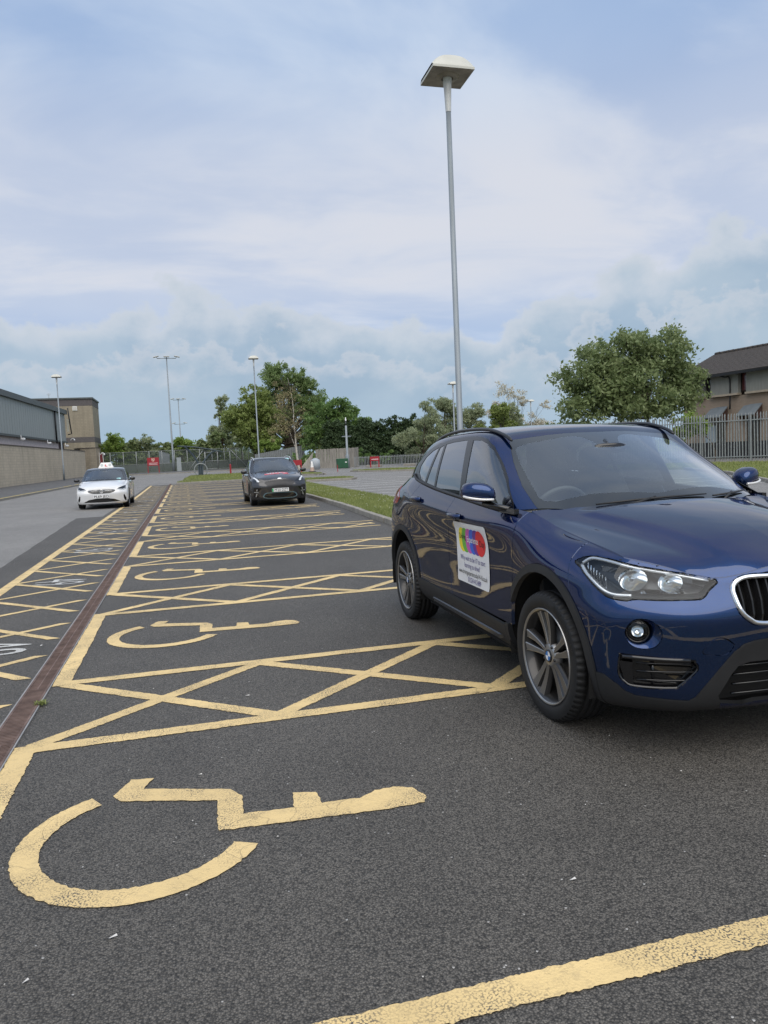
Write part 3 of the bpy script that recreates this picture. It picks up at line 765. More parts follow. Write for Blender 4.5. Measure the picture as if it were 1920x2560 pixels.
def flange(bm, gap=.003, depth=.018, push=0.0):
    """shrink the open border by gap and turn it inwards by depth: a pressed panel edge"""
    bm.normal_update()
    be = [e for e in bm.edges if e.is_boundary]
    if push:
        for v in bm.verts: v.co += v.normal*push
    nrm = {v: v.normal.copy() for v in bm.verts}
    mv = {}
    for e in be:
        f = e.link_faces[0]; m = (e.verts[0].co+e.verts[1].co)/2
        t = (e.verts[1].co-e.verts[0].co).normalized(); inn = f.normal.cross(t)
        if inn.dot(f.calc_center_median()-m) < 0: inn = -inn
        for v in e.verts: mv.setdefault(v, Vector()); mv[v] += inn*e.calc_length()
    for v, d in mv.items():
        if d.length > 1e-6: v.co += d.normalized()*gap
    if depth:
        new = {v: bm.verts.new(v.co-nrm[v]*depth) for v in mv}
        for e in be:
            f = e.link_faces[0]
            l = [l for l in f.loops if l.edge == e][0]; v0, v1 = l.vert, l.link_loop_next.vert
            try: bm.faces.new((v1, v0, new[v0], new[v1]))
            except ValueError: pass
            e.smooth = False
    return bm
NSURF = None
def use_surf(S):
    """panels built from here on take their shading normals from this smooth surface"""
    global NSURF
    n, m = S.shape[:2]
    du = np.gradient(S, axis=1); dv = np.gradient(S, axis=0); N = np.cross(du, dv); l = np.linalg.norm(N, axis=2); 
    N[l < 1e-12] = (0,0,1); N /= np.maximum(np.linalg.norm(N, axis=2), 1e-12)[:,:,None]
    V = [Vector(p) for p in S.reshape(-1,3)]; F = []
    for i in range(n-1):
        for j in range(m-1): a = i*m+j; F += [(a,a+1,a+m+1),(a,a+m+1,a+m)]
    NSURF = (BVHTree.FromPolygons(V, F), V, F, N.reshape(-1,3))
def surf_normal(p):
    bv, V, F, N = NSURF; s = -1 if p.y < 0 else 1
    q = Vector((p.x, abs(p.y), p.z)); hit = bv.find_nearest(q)
    if hit[0] is None: return Vector((0,0,1))
    a, b, c = F[hit[2]]; h = hit[0]; A_, B_, C_ = V[a], V[b], V[c]
    w0 = (B_-h).cross(C_-h).length; w1 = (C_-h).cross(A_-h).length; w2 = (A_-h).cross(B_-h).length; t = w0+w1+w2
    if t < 1e-14: return Vector((0,0,1))
    k = N[a]*(w0/t)+N[b]*(w1/t)+N[c]*(w2/t); return Vector((k[0], k[1]*s, k[2])).normalized()
def bm_obj(bm, name, mats, parent, smooth=True):
    me = bpy.data.meshes.new(name)
    for f in bm.faces: f.smooth = smooth
    bm.to_mesh(me); me.update()
    if NSURF is not None:
        ref = [surf_normal(v.co) for v in me.vertices]; own = [v.normal for v in me.vertices]
        me.normals_split_custom_set_from_vertices([tuple(r if r.dot(o) > 0 or abs(r.dot(o)) < .3 else -r) for r, o in zip(ref, own)])
    for m in mat_list(mats): me.materials.append(m)
    o = bpy.data.objects.new(name, me); COL.objects.link(o)
    if parent is not None: o.parent = parent
    return o
def panel_pair(bm, name, mats, parent, gap=.003, depth=.018, push=0.0):
    """returns right, left objects (right = negative y)"""
    out = []
    for side in (-1, 1):
        b = mirrored(bm) if side < 0 else bm.copy()
        flange(b, gap, depth, push); out.append(bm_obj(b, name, mats, parent)); b.free()
    return out
def panel_mid(bm, name, mats, parent, gap=.003, depth=.018, push=0.0):
    b = join_sym(bm); flange(b, gap, depth, push); o = bm_obj(b, name, mats, parent); b.free(); return o
def warp(car, fx, fy, fz):
    return {k: [[(fx(p[0]), p[1]*fy(p[2]), fz(p[2])) for p in ring] for ring in car[k]] for k in 'ABC'}
def pl(xs, ys):
    return lambda v: float(np.interp(v, xs, ys))
# ------------------------------------------------------------------ car materials
def paint(name, col, metal=.55, rough=.38, flake=True):
    m = mat(name, col, rough, metal, Coat_Weight=1.0, Coat_Roughness=.02, Coat_IOR=1.60)
    if metal > .1: m.node_tree.nodes['Principled BSDF'].inputs['Specular Tint'].default_value = (*[min(1, c*2) for c in col], 1)
    if flake:
        t = NT(m); v = t.vor(t.coord('Object', (1,1,1)), 900)
        n = t.nd('ShaderNodeVectorMath', operation='SCALE'); 
        hv = t.noise(t.coord('Object'), 2.2, 3)
        t.set(Base_Color=t.mix(t.ramp(hv,.3,.7), tuple(c*.92 for c in col), tuple(c*1.08 for c in col)))
        t.set(Coat_Normal=t.bump(t.noise(t.coord('Object'), 60, 2), .012, .004))
    return m
def glass(name, tint, refl=1.0, ior=1.5, extra=0.04):
    if name in MATS: return MATS[name]
    m = bpy.data.materials.new(name); m.use_nodes = True; MATS[name] = m
    t = NT(m); t.N.remove(t.b)
    tr = t.nd('ShaderNodeBsdfTransparent'); tr.inputs[0].default_value = (*tint, 1)
    gl = t.nd('ShaderNodeBsdfGlossy'); gl.inputs['Roughness'].default_value = .015; gl.inputs[0].default_value = (.95,.97,1,1)
    g = t.nd('ShaderNodeNewGeometry'); dp = t.nd('ShaderNodeVectorMath', operation='DOT_PRODUCT'); t.L.new(g.outputs['Normal'], dp.inputs[0]); t.L.new(g.outputs['Incoming'], dp.inputs[1])
    f0 = ((ior-1)/(ior+1))**2; om = t.math('SUBTRACT', 1.0, t.math('ABSOLUTE', dp.outputs['Value']))
    fr = t.math('ADD', f0, t.math('MULTIPLY', t.math('POWER', om, 5.0), 1-f0))
    fac = t.math('ADD', t.math('MULTIPLY', fr, refl), extra, clamp=True)
    mx = t.nd('ShaderNodeMixShader'); t.L.new(fac, mx.inputs[0]); t.L.new(tr.outputs[0], mx.inputs[1]); t.L.new(gl.outputs[0], mx.inputs[2])
    t.L.new(mx.outputs[0], t.N['Material Output'].inputs[0]); return m
M_PLASTIC = varied('black_trim_plastic', (.017,.0175,.019), .55, .18, 8, 0, .06, 700)
M_GLOSSBLK = mat('gloss_black', (.006,.006,.007), .12, 0, Coat_Weight=.5)
M_RUBBER = varied('tyre_rubber', (.0115,.0115,.012), .62, .2, 9, 0, .03, 300)
M_DARK = mat('dark_void', (.004,.004,.004), .9)
M_CHROME = mat('chrome', (.86,.87,.88), .07, 1)
M_ALLOY = varied('alloy_machined', (.38,.375,.37), .28, .10, 30, .85)
M_ALLOYD = mat('alloy_grey', (.055,.053,.052), .38, .7, Coat_Weight=.4)
M_STEEL = mat('brake_steel', (.35,.34,.33), .4, .9)
M_REFL = mat('lamp_reflector', (.82,.84,.86), .09, 1)
M_LAMPGREY = mat('lamp_housing', (.085,.09,.095), .32, .6)
M_LENS = glass('lamp_lens', (.93,.95,.96), 1.0, 1.45, .0)
M_WIND = glass('windscreen_glass', (.80,.87,.85), 1.9, 1.52, .10)
M_SIDEG = glass('side_glass', (.82,.88,.86), 1.5, 1.52, .11)
M_TINT = glass('privacy_glass', (.10,.11,.12), 1.5, 1.52, .085)
M_SEAT = varied('seat_cloth', (.05,.051,.053), .85, .2, 10)
M_DASH = mat('dashboard_plastic', (.045,.046,.048), .6)
M_LIGHTTRIM = mat('pale_pillar_trim', (.42,.42,.40), .8)
M_RED = mat('tail_red', (.42,.012,.015), .12, 0, Coat_Weight=1.0)
M_WHITE = mat('white_plastic', (.82,.83,.84), .35)
M_INK = mat('black_ink', (.012,.012,.014), .5)
# ------------------------------------------------------------------ wheels
def make_wheel(parent, loc, side, rad=.341, w=.225, rimr=.2475, spokes='twin', steer=0, mats=None, cap=True, text=None):
    """axis along y; outer face towards +y*side"""
    face, dark = mats or (M_ALLOY, M_ALLOYD)
    rot = (0, 0, (0 if side > 0 else math.pi)+steer)
    h = w/2
    # barrel and lip
    mb = MB()
    mb.lathe([(rimr-.006,h*.92),(rimr+.002,h*.985),(rimr+.006,h*.97),(rimr+.004,h*.8)], 60, 0, 'Y')
    mb.lathe([(rimr-.006,h*.92),(rimr-.014,h*.86),(rimr-.03,h*.3),(rimr-.035,-h*.5),(rimr-.012,-h*.9)][::-1], 60, 1, 'Y')
    wh = mb.build('wheel', [face, dark], parent, loc, rot)
    # tyre
    q = rad-rimr
    prof = [(rimr-.006,-h*.82),(rimr+.006,-h*.93),(rimr+q*.40,-h*1.0),(rimr+q*.68,-h*.995),(rimr+q*.86,-h*.93),(rad-.006,-h*.82),(rad-.001,-h*.72)]
    for g in (-.5,-.17,.17,.5):
        prof += [(rad, h*(g-.05)),(rad-.008, h*(g-.035)),(rad-.008, h*(g+.035)),(rad, h*(g+.05))]
    prof += [(rad-.001,h*.72),(rad-.006,h*.82),(rimr+q*.86,h*.93),(rimr+q*.78,h*.972),(rimr+q*.74,h*.968),(rimr+q*.68,h*.995),(rimr+q*.40,h*1.0),(rimr+q*.2,h*.965),(rimr+q*.16,h*.945),(rimr+.006,h*.93),(rimr-.006,h*.82)]
    np_ = len(prof)
    def notch(k, i, r, hh):
        if k % 4 == 0 and r > rimr+q*.84 and abs(hh) > h*.60: return r-.011, hh*.98
        return r, hh
    ty = MB(); ty.lathe(prof, 240, 0, 'Y', fn=notch)
    if text:
        V, F = text_tris(text, .042, .01); rr = rimr+q*.50
        V3 = []
        for x, y in V:
            a = -(R(48)+x/rr) if side < 0 else R(48)+x/rr; r_ = rr+y; V3.append((r_*math.sin(a), h*1.0+.0012-abs(y)*.02, r_*math.cos(a)))
        ty.add(V3, F, 1)
    ty.build('tyre', [M_RUBBER, mat('tyre_lettering', (.007,.007,.007), .5)], wh)
    # spokes
    sp = MB()
    def spoke(th0, th1, w0, w1, r0, r1, y0, y1, sag, n=9):
        V = []; F = []
        for i in range(n):
            t = i/(n-1); r = r0+(r1-r0)*t; th = th0+(th1-th0)*(t**.8); ww = (w0+(w1-w0)*t*t)/2
            y = y0+(y1-y0)*t-sag*math.sin(math.pi*t)
            for (o_, dy) in ((-ww*1.25,-.034),(-ww,-.002),(-ww*.72,0),(ww*.72,-.006),(ww,-.004),(ww*1.25,-.034)):
                a = th+o_/r; V.append((r*math.sin(a), y+dy, r*math.cos(a)))
        for i in range(n-1):
            for k in range(5): F.append((i*6+k, i*6+k+1, (i+1)*6+k+1, (i+1)*6+k))
        o = len(sp.f); sp.add(V, [f[::-1] for f in F], 0, True)
        for j, f in enumerate(F): sp.m[o+j] = (1,0,2,0,1)[j % 5]
    yo = h*.90; yh = h*.74
    for k in range(5):
        b = 2*math.pi*(k+.08)/5
        if spokes == 'twin':
            for s_ in (-1, 1):
                spoke(b+s_*.22, b+s_*.165+.05, .024, .050, .046, rimr-.004, yh, yo, .006)
        else:
            spoke(b, b+.06, .05, .045, .045, rimr-.008, yh, yo, .0)
            spoke(b+.42, b+.30, .012, .02, .06, rimr-.008, yh-.01, yo-.006, .0)
    sp.lathe([(.0,yh+.002),(.05,yh+.002),(.066,yh-.006),(.072,yh-.04)], 40, 0, 'Y')
    for k in range(5):
        a = 2*math.pi*(k+.58)/5
        sp.lathe([(0,yh+.003),(.0075,yh+.003),(.010,yh-.002)], 8, 1, 'Y', origin=(.056*math.sin(a),0,.056*math.cos(a)))
    sp.build('rim', [face, dark, mat('alloy_mid', (.20,.195,.19), .38, .7)], wh)
    if cap:
        cp = MB()
        cp.lathe([(0,yh+.006),(.026,yh+.006),(.034,yh+.005),(.036,yh+.001)], 32, 0, 'Y')
        for qd in range(4):
            V = [(0,yh+.0075,0)]+[(.025*math.sin(R(90*qd+9*i)), yh+.0075, .025*math.cos(R(90*qd+9*i))) for i in range(11)]
            cp.add(V, [(0,i,i+1) for i in range(1,11)], 1+qd % 2)
        cp.build('centre_cap', [M_GLOSSBLK, mat('emblem_blue', (.02,.16,.45), .3), mat('emblem_white', (.8,.82,.85), .3)], wh)
    bd = MB(); bd.lathe([(.05,h*.02),(.150,h*.02),(.150,-h*.1),(.05,-h*.1)], 40, 0, 'Y')
    bd.box((.118,-.005,.06), (.06,.06,.14), mi=1)
    bd.build('brake_disc', [M_STEEL, M_ALLOYD], wh)
    return wh
# ------------------------------------------------------------------ common car pieces
def surf_bvh(*Ss):
    V = []; F = []
    for S in Ss:
        n, m = S.shape[:2]; o = len(V); V += [tuple(p) for p in S.reshape(-1,3)]
        for i in range(n-1):
            for j in range(m-1): F.append((o+i*m+j, o+i*m+j+1, o+(i+1)*m+j+1, o+(i+1)*m+j))
    return BVHTree.FromPolygons(V, F)
def decal(bvh, fn, layers, name, mats, parent, mirror_y):
    """layers: list of (verts2d, faces, material index, lift). fn(u,v)->(origin, direction) of a ray on to the body"""
    mb = MB()
    for V, F, mi, lift in layers:
        out = []; ok = True
        for u, v in V:
            o, d = fn(u, v); hit = bvh.ray_cast(Vector(o), Vector(d))
            if hit[0] is None: p = Vector(o)+Vector(d)*.5; nn = -Vector(d)
            else:
                p, nn = hit[0], hit[1]
                if nn.dot(Vector(d)) > 0: nn = -nn
            p = p+nn*lift; out.append((p.x, p.y*(-1 if mirror_y else 1), p.z))
        mb.add(out, F, mi)
    return mb.build(name, mats, parent)
def grid2(u0, u1, v0, v1, nu, nv, edge=None):
    V = []; F = []
    for i in range(nv+1):
        for j in range(nu+1):
            u = u0+(u1-u0)*j/nu; v = v0+(v1-v0)*i/nv
            if edge: u, v = edge(u, v, j/nu, i/nv)
            V.append((u, v))
    for i in range(nv):
        for j in range(nu): F.append((i*(nu+1)+j, i*(nu+1)+j+1, (i+1)*(nu+1)+j+1, (i+1)*(nu+1)+j))
    return V, F
def disc2(cx, cy, rx, ry, n=28, rings=4):
    V = [(cx,cy)]; F = []
    for k in range(1, rings+1):
        for i in range(n): V.append((cx+rx*k/rings*math.cos(2*math.pi*i/n), cy+ry*k/rings*math.sin(2*math.pi*i/n)))
    for i in range(n): F.append((0, 1+i, 1+(i+1) % n))
    for k in range(rings-1):
        for i in range(n): a = 1+k*n; F.append((a+i, a+n+i, a+n+(i+1) % n, a+(i+1) % n))
    return V, F
def rail_tube(mb, pts, rad, n=8, mi=0, sy=1.0, k=6):
    mb.tube(cr_spline(pts, k), rad, n, mi, sy=sy); return mb
def superell(mb, c, r, n=22, m=14, e=2.4, mi=0, fn=None):
    V = []; F = []
    def sg(v, p): return math.copysign(abs(v)**p, v)
    for i in range(m+1):
        ph = -math.pi/2+math.pi*i/m
        for j in range(n):
            th = 2*math.pi*j/n
            p = Vector((c[0]+r[0]*sg(math.cos(ph),2/e)*sg(math.cos(th),2/e), c[1]+r[1]*sg(math.cos(ph),2/e)*sg(math.sin(th),2/e), c[2]+r[2]*sg(math.sin(ph),2/e)))
            V.append(tuple(fn(p) if fn else p))
    for i in range(m):
        for j in range(n): F.append((i*n+j, i*n+(j+1) % n, (i+1)*n+(j+1) % n, (i+1)*n+j))
    mb.add(V, F, mi, True); return mb
def seat(parent, x, y, mb_name='seat'):
    mb = MB()
    superell(mb, (x-.05,y,.60), (.27,.25,.12), 16, 10, 3)
    superell(mb, (x-.33,y,.92), (.10,.24,.34), 16, 10, 3, fn=lambda p: Vector((p.x-.25*(p.z-.9), p.y*1.0 if True else 0, p.z)))
    superell(mb, (x-.44,y,1.33), (.055,.13,.095), 14, 8, 2.6)
    for s in (-.05,.05): mb.tube([(x-.42,y+s,1.1),(x-.43,y+s,1.27)], .007, 6, 1)
    return mb.build(mb_name, [M_SEAT, M_CHROME], parent)
# ================================================================== buildings
def block_mat(name, c1, c2, mortar, bw=.45, bh=.225, axis='xz', mort=.012, streak=.35, rough=.85):
    m = mat(name, c1, rough); t = NT(m)
    g = t.nd('ShaderNodeNewGeometry'); sp = t.nd('ShaderNodeSeparateXYZ'); t.L.new(g.outputs['Position'], sp.inputs[0])
    cb = t.nd('ShaderNodeCombineXYZ'); t.L.new(sp.outputs[0 if axis == 'xz' else 1], cb.inputs[0]); t.L.new(sp.outputs[2], cb.inputs[1])
    br = t.nd('ShaderNodeTexBrick'); t.L.new(cb.outputs[0], br.inputs['Vector']); br.inputs['Scale'].default_value = 1.0
    br.inputs['Brick Width'].default_value = bw; br.inputs['Row Height'].default_value = bh; br.inputs['Mortar Size'].default_value = mort
    br.inputs['Color1'].default_value = (*c1,1); br.inputs['Color2'].default_value = (*c2,1); br.inputs['Mortar'].default_value = (*mortar,1)
    p = t.geo()
    st = t.ramp(t.noise(t.geo((1.6,1.6,.16)), 1.4, 6, .65), .42, .72, 0, streak)
    c = t.mix(st, br.outputs['Color'], tuple(v*.40 for v in c1))
    c = t.mix(t.ramp(t.noise(p, .5, 4), .35, .7, 0, .30), c, tuple(min(1,v*1.25) for v in c2))
    t.set(Base_Color=c, Normal=t.bump(br.outputs['Fac'], -.35, .02)); return m
M_BLOCK = block_mat('buff_blockwork', (.50,.43,.325), (.57,.49,.375), (.37,.32,.25), axis='yz', streak=.40)
M_BLOCKX = block_mat('buff_blockwork_front', (.27,.235,.18), (.31,.27,.205), (.19,.165,.13), axis='xz', streak=.45)
M_COPE = varied('brown_coping', (.085,.068,.058), .7, .25, 3)
M_BAND = varied('grey_block_band', (.105,.095,.098), .8, .15, 4)
def clad_mat():
    m = mat('grey_metal_cladding', (.20,.225,.225), .55, .25); t = NT(m)
    g = t.nd('ShaderNodeNewGeometry'); sp = t.nd('ShaderNodeSeparateXYZ'); t.L.new(g.outputs['Position'], sp.inputs[0])
    n = t.noise(t.geo((3,3,.12)), 2.0, 5, .6)
    t.set(Base_Color=t.mix(t.ramp(n,.3,.7), (.31,.34,.335), (.37,.395,.385))); return m
M_CLAD = clad_mat()
M_EAVE = varied('dark_eave_metal', (.085,.095,.095), .5, .15, 3, .3)
wx = lambda y: -13.9+.0526*(y-60)
def wall_run(mb, x0, y0, x1, y1, z0, z1, th, mi=0):
    d = Vector((x1-x0, y1-y0)); L = d.length; mb.box(((x0+x1)/2, (y0+y1)/2, (z0+z1)/2), (L, th, z1-z0), rz=math.atan2(d.y, d.x), mi=mi)
w = empty('boundary_wall', (wx(60), 60, 0)); tag(w, 'long buff block wall with brown coping along the left footway', 'wall')
def local(o, mb): mb.v = [(a-o.location.x, b-o.location.y, c-o.location.z) for a,b,c in mb.v]; return mb
mb = MB()
ys = [30,45,60,75,90,99.6]
for a, b in zip(ys, ys[1:]): wall_run(mb, wx(a)-.11, a, wx(b)-.11, b, -.1, 3.45+gz(0,(a+b)/2)*.0+.10, .215)
local(w, mb).build('wall', M_BLOCK, w)
mb = MB()
for a, b in zip(ys, ys[1:]): wall_run(mb, wx(a)-.11, a, wx(b)-.11, b, 3.55, 3.63, .32)
local(w, mb).build('coping', M_COPE, w)
# clad sports hall
hall = empty('sports_hall', (-17, 80, 0)); tag(hall, 'low grey metal clad hall behind the block wall on the left', 'building')
hx = lambda y, o=0: -17+.0526*(y-60)+o
mb = MB()
for a, b in ((45,65),(65,85),(85,104.6)):
    wall_run(mb, hx(a), a, hx(b), b, 5.0, 8.55, .2)
local(hall, mb).build('cladding', M_CLAD, hall)
mb = MB(); y = 45.2      # raised ribs of the cladding sheets
rb = MB(); rb.box((0,0,0), (.012,.05,3.5)); rbm = rb.mesh('cladding_rib'); rbm.materials.append(M_CLAD)
y = 60.0
while y < 104.4:
    o = bpy.data.objects.new('cladding_rib', rbm); COL.objects.link(o); o.parent = hall; o.location = (hx(y)+.11+17, y-80, 6.78); y += .9
mb = MB()
for a, b in ((45,75),(75,104.9)):
    wall_run(mb, hx(a,.12), a, hx(b,.12), b, 8.5, 9.05, .55)
    wall_run(mb, hx(a,.08), a, hx(b,.08), b, 4.82, 5.02, .30)
local(hall, mb).build('eave', M_EAVE, hall)
mb = MB(); mb.add([(hx(45)+.3,45,9.05),(hx(104.9)+.3,104.9,9.05),(hx(104.9)-22,104.9,11.4),(hx(45)-22,45,11.4)], [(0,1,2,3)])
local(hall, mb).build('roof', M_EAVE, hall)
mb = MB()
for a, b in ((45,75),(75,101)): wall_run(mb, hx(a,-.25), a, hx(b,-.25), b, 0, 4.9, .2)
local(hall, mb).build('lower_wall', varied('pink_grey_render', (.60,.53,.52), .85, .12, 3), hall)
mb = MB(); wall_run(mb, hx(101,-.3), 101, hx(104.4,-.3), 104.4, 0, 4.9, .2); local(hall, mb).build('doorway', mat('dark_red_door', (.035,.006,.010), .6), hall)
mb = MB(); ydp = 98.3; mb.tube([(hx(ydp,.24),ydp,8.55),(hx(ydp,.24),ydp,4.6)], .10, 8); mb.tube([(hx(ydp,.24),ydp,6.6),(hx(ydp,.24),ydp,6.75)], .10, 8)
local(hall, mb).build('downpipe', mat('black_pipe', (.012,.013,.015), .5), hall); mb = MB(); mb.tube([(hx(104.9,.5),104.9,9.35),(hx(104.9,.62),104.9,7.6),(hx(104.9,.75),104.9,6.0),(hx(104.9,.3),104.9,5.9)], .08, 6)
local(hall, mb).build('downpipe', mat('black_pipe', (.012,.013,.015), .5), hall)
mb = MB(); mb.box((hx(104.9,.35),105.0,7.1), (.25,.1,1.6)); local(hall, mb).build('vent_panel', mat('pale_panel', (.55,.54,.46), .7), hall)
# end tower in block
tw = empty('block_tower', (-16.3, 118, 0)); tag(tw, 'square buff block tower with grey bands beside the clad hall', 'building')
mb = MB(); mb.box((-16.3,119,5.6), (8.2,8,11.3)); local(tw, mb).build('wall', M_BLOCKX, tw)
mb = MB(); mb.box((-16.3,119,10.85), (8.24,8.04,.95)); local(tw, mb).build('upper_band', M_BAND, tw)
mb = MB(); mb.box((-16.3,119,5.55), (8.24,8.04,.75)); local(tw, mb).build('lower_band', M_BAND, tw)
mb = MB(); mb.box((-16.3,119,11.42), (8.5,8.3,.22)); local(tw, mb).build('parapet_cap', M_EAVE, tw)
mb = MB(); mb.box((-14.55,114.96,10.0), (.62,.10,.62)); mb.box((-14.55,114.90,10.0), (.44,.06,.44), mi=1)
local(tw, mb).build('vent', [mat('white_vent', (.72,.72,.70), .5), mat('vent_inner', (.55,.53,.50), .6)], tw)
mb = MB(); mb.tube([(-18.0,116,11.5),(-18.0,116,12.3)], .03, 6); mb.tube([(-18.25,116,12.2),(-17.75,116,12.2)], .02, 6); mb.tube([(-18.2,116,12.05),(-17.8,116,12.05)], .02, 6)
local(tw, mb).build('aerial', M_GALV, tw)
# curved gate pier
gp = empty('gate_pier', (-11.4,103.4,0)); tag(gp, 'rounded buff block pier at the far end of the boundary wall', 'wall')
mb = MB()
pr = [(-2.2,1.0),(-1.3,-.55),(-.2,-.75),(.55,-.45),(.85,.3),(.85,1.6),(-2.2,1.6)]
mb.prism(pr, -.1, 3.98); mb.build('wall', M_BLOCKX, gp)
mb = MB(); mb.prism([(x*1.06,y*1.08) for x,y in pr], 3.98, 4.08); mb.build('coping', M_COPE, gp)
gd = empty('red_gate', (-10.35,103.6,0)); tag(gd, 'narrow dark red gate with white frame beside the rounded pier', 'gate')
mb = MB(); mb.box((0,0,1.75), (.30,.1,3.0)); mb.build('gate_leaf', mat('red_gate_paint', (.16,.015,.02), .5), gd)
mb = MB(); mb.box((.22,0,1.8), (.08,.12,3.2)); mb.box((-.22,0,1.8), (.08,.12,3.2)); mb.build('gate_frame', mat('gate_frame_white', (.6,.6,.58), .5), gd)
# security cameras
def cctv(loc, rz, label, arm=False):
    r = empty('security_camera', loc, rz); tag(r, label, 'camera', 'white security cameras on the hall')
    mb = MB()
    if arm: mb.tube(cr_spline([(-.35,0,-.1),(-.2,0,.12),(0,0,.16),(.1,0,.02)], 5), .035, 8); superell(mb, (.12,0,-.06), (.10,.10,.12), 14, 8, 2.2)
    else:
        mb.tube([(0,0,.35),(0,0,.05),(.12,0,0)], .035, 8); superell(mb, (.18,0,-.03), (.24,.12,.13), 14, 8, 2.8)
    mb.build('camera_body', M_WHITE, r)
    mb = MB(); mb.lathe([(0,.0),(.08,.0),(.08,-.03)], 12); mb.build('camera_lens', M_GLOSSBLK, r, (.36 if not arm else .12, 0, -.04 if not arm else -.18), (0, R(80) if not arm else 0, 0))
    return r
for (yy, zz, lb) in ((63.5,4.75,'white security camera nearest the left picture edge above the block wall'),(80.8,4.62,'second white security camera along the hall wall'),(92.0,4.5,'third white security camera along the hall wall'),(101.5,4.4,'white security camera beside the dark red doorway of the hall')):
    cctv((hx(yy,.55), yy, zz), R(-20), lb)
cctv((hx(104.9,.9),105.0,5.25), 0, 'white swan-neck dome camera at the far corner of the clad hall', True)
cctv((-10.05,103.3,3.2), 0, 'white dome camera on the rounded gate pier', True)
# house on the right
def house():
    h = empty('brick_house', (38.6,44,0)); tag(h, 'brick house with dark tiled roof behind the steel palisade fence', 'house')
    BR = block_mat('tan_brick', (.30,.225,.165), (.355,.27,.20), (.30,.255,.21), .225, .075, 'yz', .010, .12)
    lo = lambda mb: local(h, mb)
    fx = lambda y: 38.2-.12*(y-50)*1.0   # west face
    mb = MB(); wall_run(mb, fx(51)+.1, 51, fx(18)+.1, 18, 0, 4.55, .2); mb.box((fx(51)+4,51.0,3.0), (8,.2,6.0)); lo(mb).build('wall', BR, h)
    # upper storey panels, set forward, with gaps for the windows
    PN = varied('pale_render_panel', (.29,.29,.26), .85, .10, 2, 0, 0, 40, None, (3,3,.5))
    spans = [(50.6,48.95),(48.25,45.75),(45.05,42.2),(41.5,38.5),(37.8,34.5)]
    for a, b in spans:
        mb = MB(); wall_run(mb, fx(a)-.05, a, fx(b)-.05, b, 4.72, 6.3, .30); lo(mb).build('upper_panel', PN, h)
        mb = MB(); wall_run(mb, fx(a)-.09, a+.03, fx(b)-.09, b-.03, 4.58, 4.72, .42); lo(mb).build('panel_ledge', varied('stone_ledge', (.45,.38,.29), .8, .12, 3), h)
    mb = MB(); wall_run(mb, fx(51)+.25, 51, fx(18)+.25, 18, 4.5, 6.3, .1); lo(mb).build('upper_backing', mat('dark_brown_frame', (.02,.012,.010), .6), h)
    wins = [(48.6,.62),(45.4,.62),(41.85,.62),(38.15,.62)]
    for i, (yy, wd_) in enumerate(wins):
        x = fx(yy)+.12
        mb = MB(); wall_run(mb, x, yy+wd_/2, x, yy-wd_/2, 4.80, 6.15, .10); wo = lo(mb).build('window', mat('brown_window_frame', (.045,.022,.018), .5), h)
        mb = MB(); wall_run(mb, x-.06, yy+wd_/2-.09, x-.06, yy-wd_/2+.09, 4.90, 6.08, .02); mb.v = [(a-38.6,b-44,c) for a,b,c in mb.v]
        mb.build('pane', mat('window_pane_dark', (.02,.024,.028), .06, 0, Coat_Weight=.6) if i != 1 else mat('window_pane_red_blind', (.10,.018,.02), .2, 0, Coat_Weight=.8), wo)
    # ground floor windows with lean-to hoods
    for yy in (47.6,44.6,40.6):
        x = fx(yy)
        mb = MB(); mb.add([(x-.02,yy+.85,3.85),(x-.02,yy-.85,3.85),(x-.75,yy-.9,3.12),(x-.75,yy+.9,3.12),(x-.02,yy+.85,3.78),(x-.02,yy-.85,3.78),(x-.75,yy-.9,3.05),(x-.75,yy+.9,3.05)], [(0,1,2,3),(7,6,5,4),(3,2,6,7),(0,3,7,4),(1,5,6,2)])
        lo(mb).build('window_hood', varied('lead_grey_hood', (.19,.215,.23), .6, .12, 3), h)
        for s in (-1,1):
            mb = MB(); mb.add([(x-.02,yy+s*.82,3.7),(x-.72,yy+s*.84,3.06),(x-.02,yy+s*.82,2.6)], [(0,1,2)]); lo(mb).build('hood_cheek', mat('hood_cheek_brown', (.06,.03,.024), .6), h)
        mb = MB(); wall_run(mb, x-.04, yy+.55, x-.04, yy-.55, .9, 2.9, .08); lo(mb).build('lower_window', mat('lower_window_dark', (.012,.013,.016), .08, 0, Coat_Weight=.6), h)
    mb = MB(); wall_run(mb, fx(48.9)-.12, 48.9, fx(47.9)-.12, 47.9, 1.1, 2.5, .05); lo(mb).build('shutter', varied('pale_blue_shutter', (.36,.43,.47), .6, .1, 2), h)
    mb = MB(); wall_run(mb, fx(50.9)-.14, 50.9, fx(18)-.14, 18, 0, 1.25, .04); lo(mb).build('dark_plinth', mat('dark_plinth', (.02,.021,.024), .8), h)
    # roof: courses of tiles as stepped strips
    TL = varied('brown_roof_tile', (.055,.046,.040), .8, .28, 5, 0, .3, 60)
    n = 17
    for k in range(n):
        t0, t1 = k/n, (k+1)/n
        def P(t, y, up): return (fx(y)-.75+t*4.0, y, 6.22+t*1.95+up)
        ya, yb = 51.6, 18
        V = [P(t0-.012,ya,.055), P(t0-.012,yb,.055), P(t1,yb,.03), P(t1,ya,.03), P(t0-.012,ya,-.01), P(t0-.012,yb,-.01)]
        mb = MB(); mb.add(V, [(0,1,2,3)[::-1],(4,5,1,0)[::-1],(0,3,4)]); lo(mb).build('tile_course', TL, h)
    mb = MB(); 
    yv = 51.5
    while yv > 18:
        mb.tube([(fx(yv)+3.28,yv,8.22),(fx(yv-.44)+3.28,yv-.44,8.22+random.uniform(-.01,.02))], .13, 8); yv -= .45
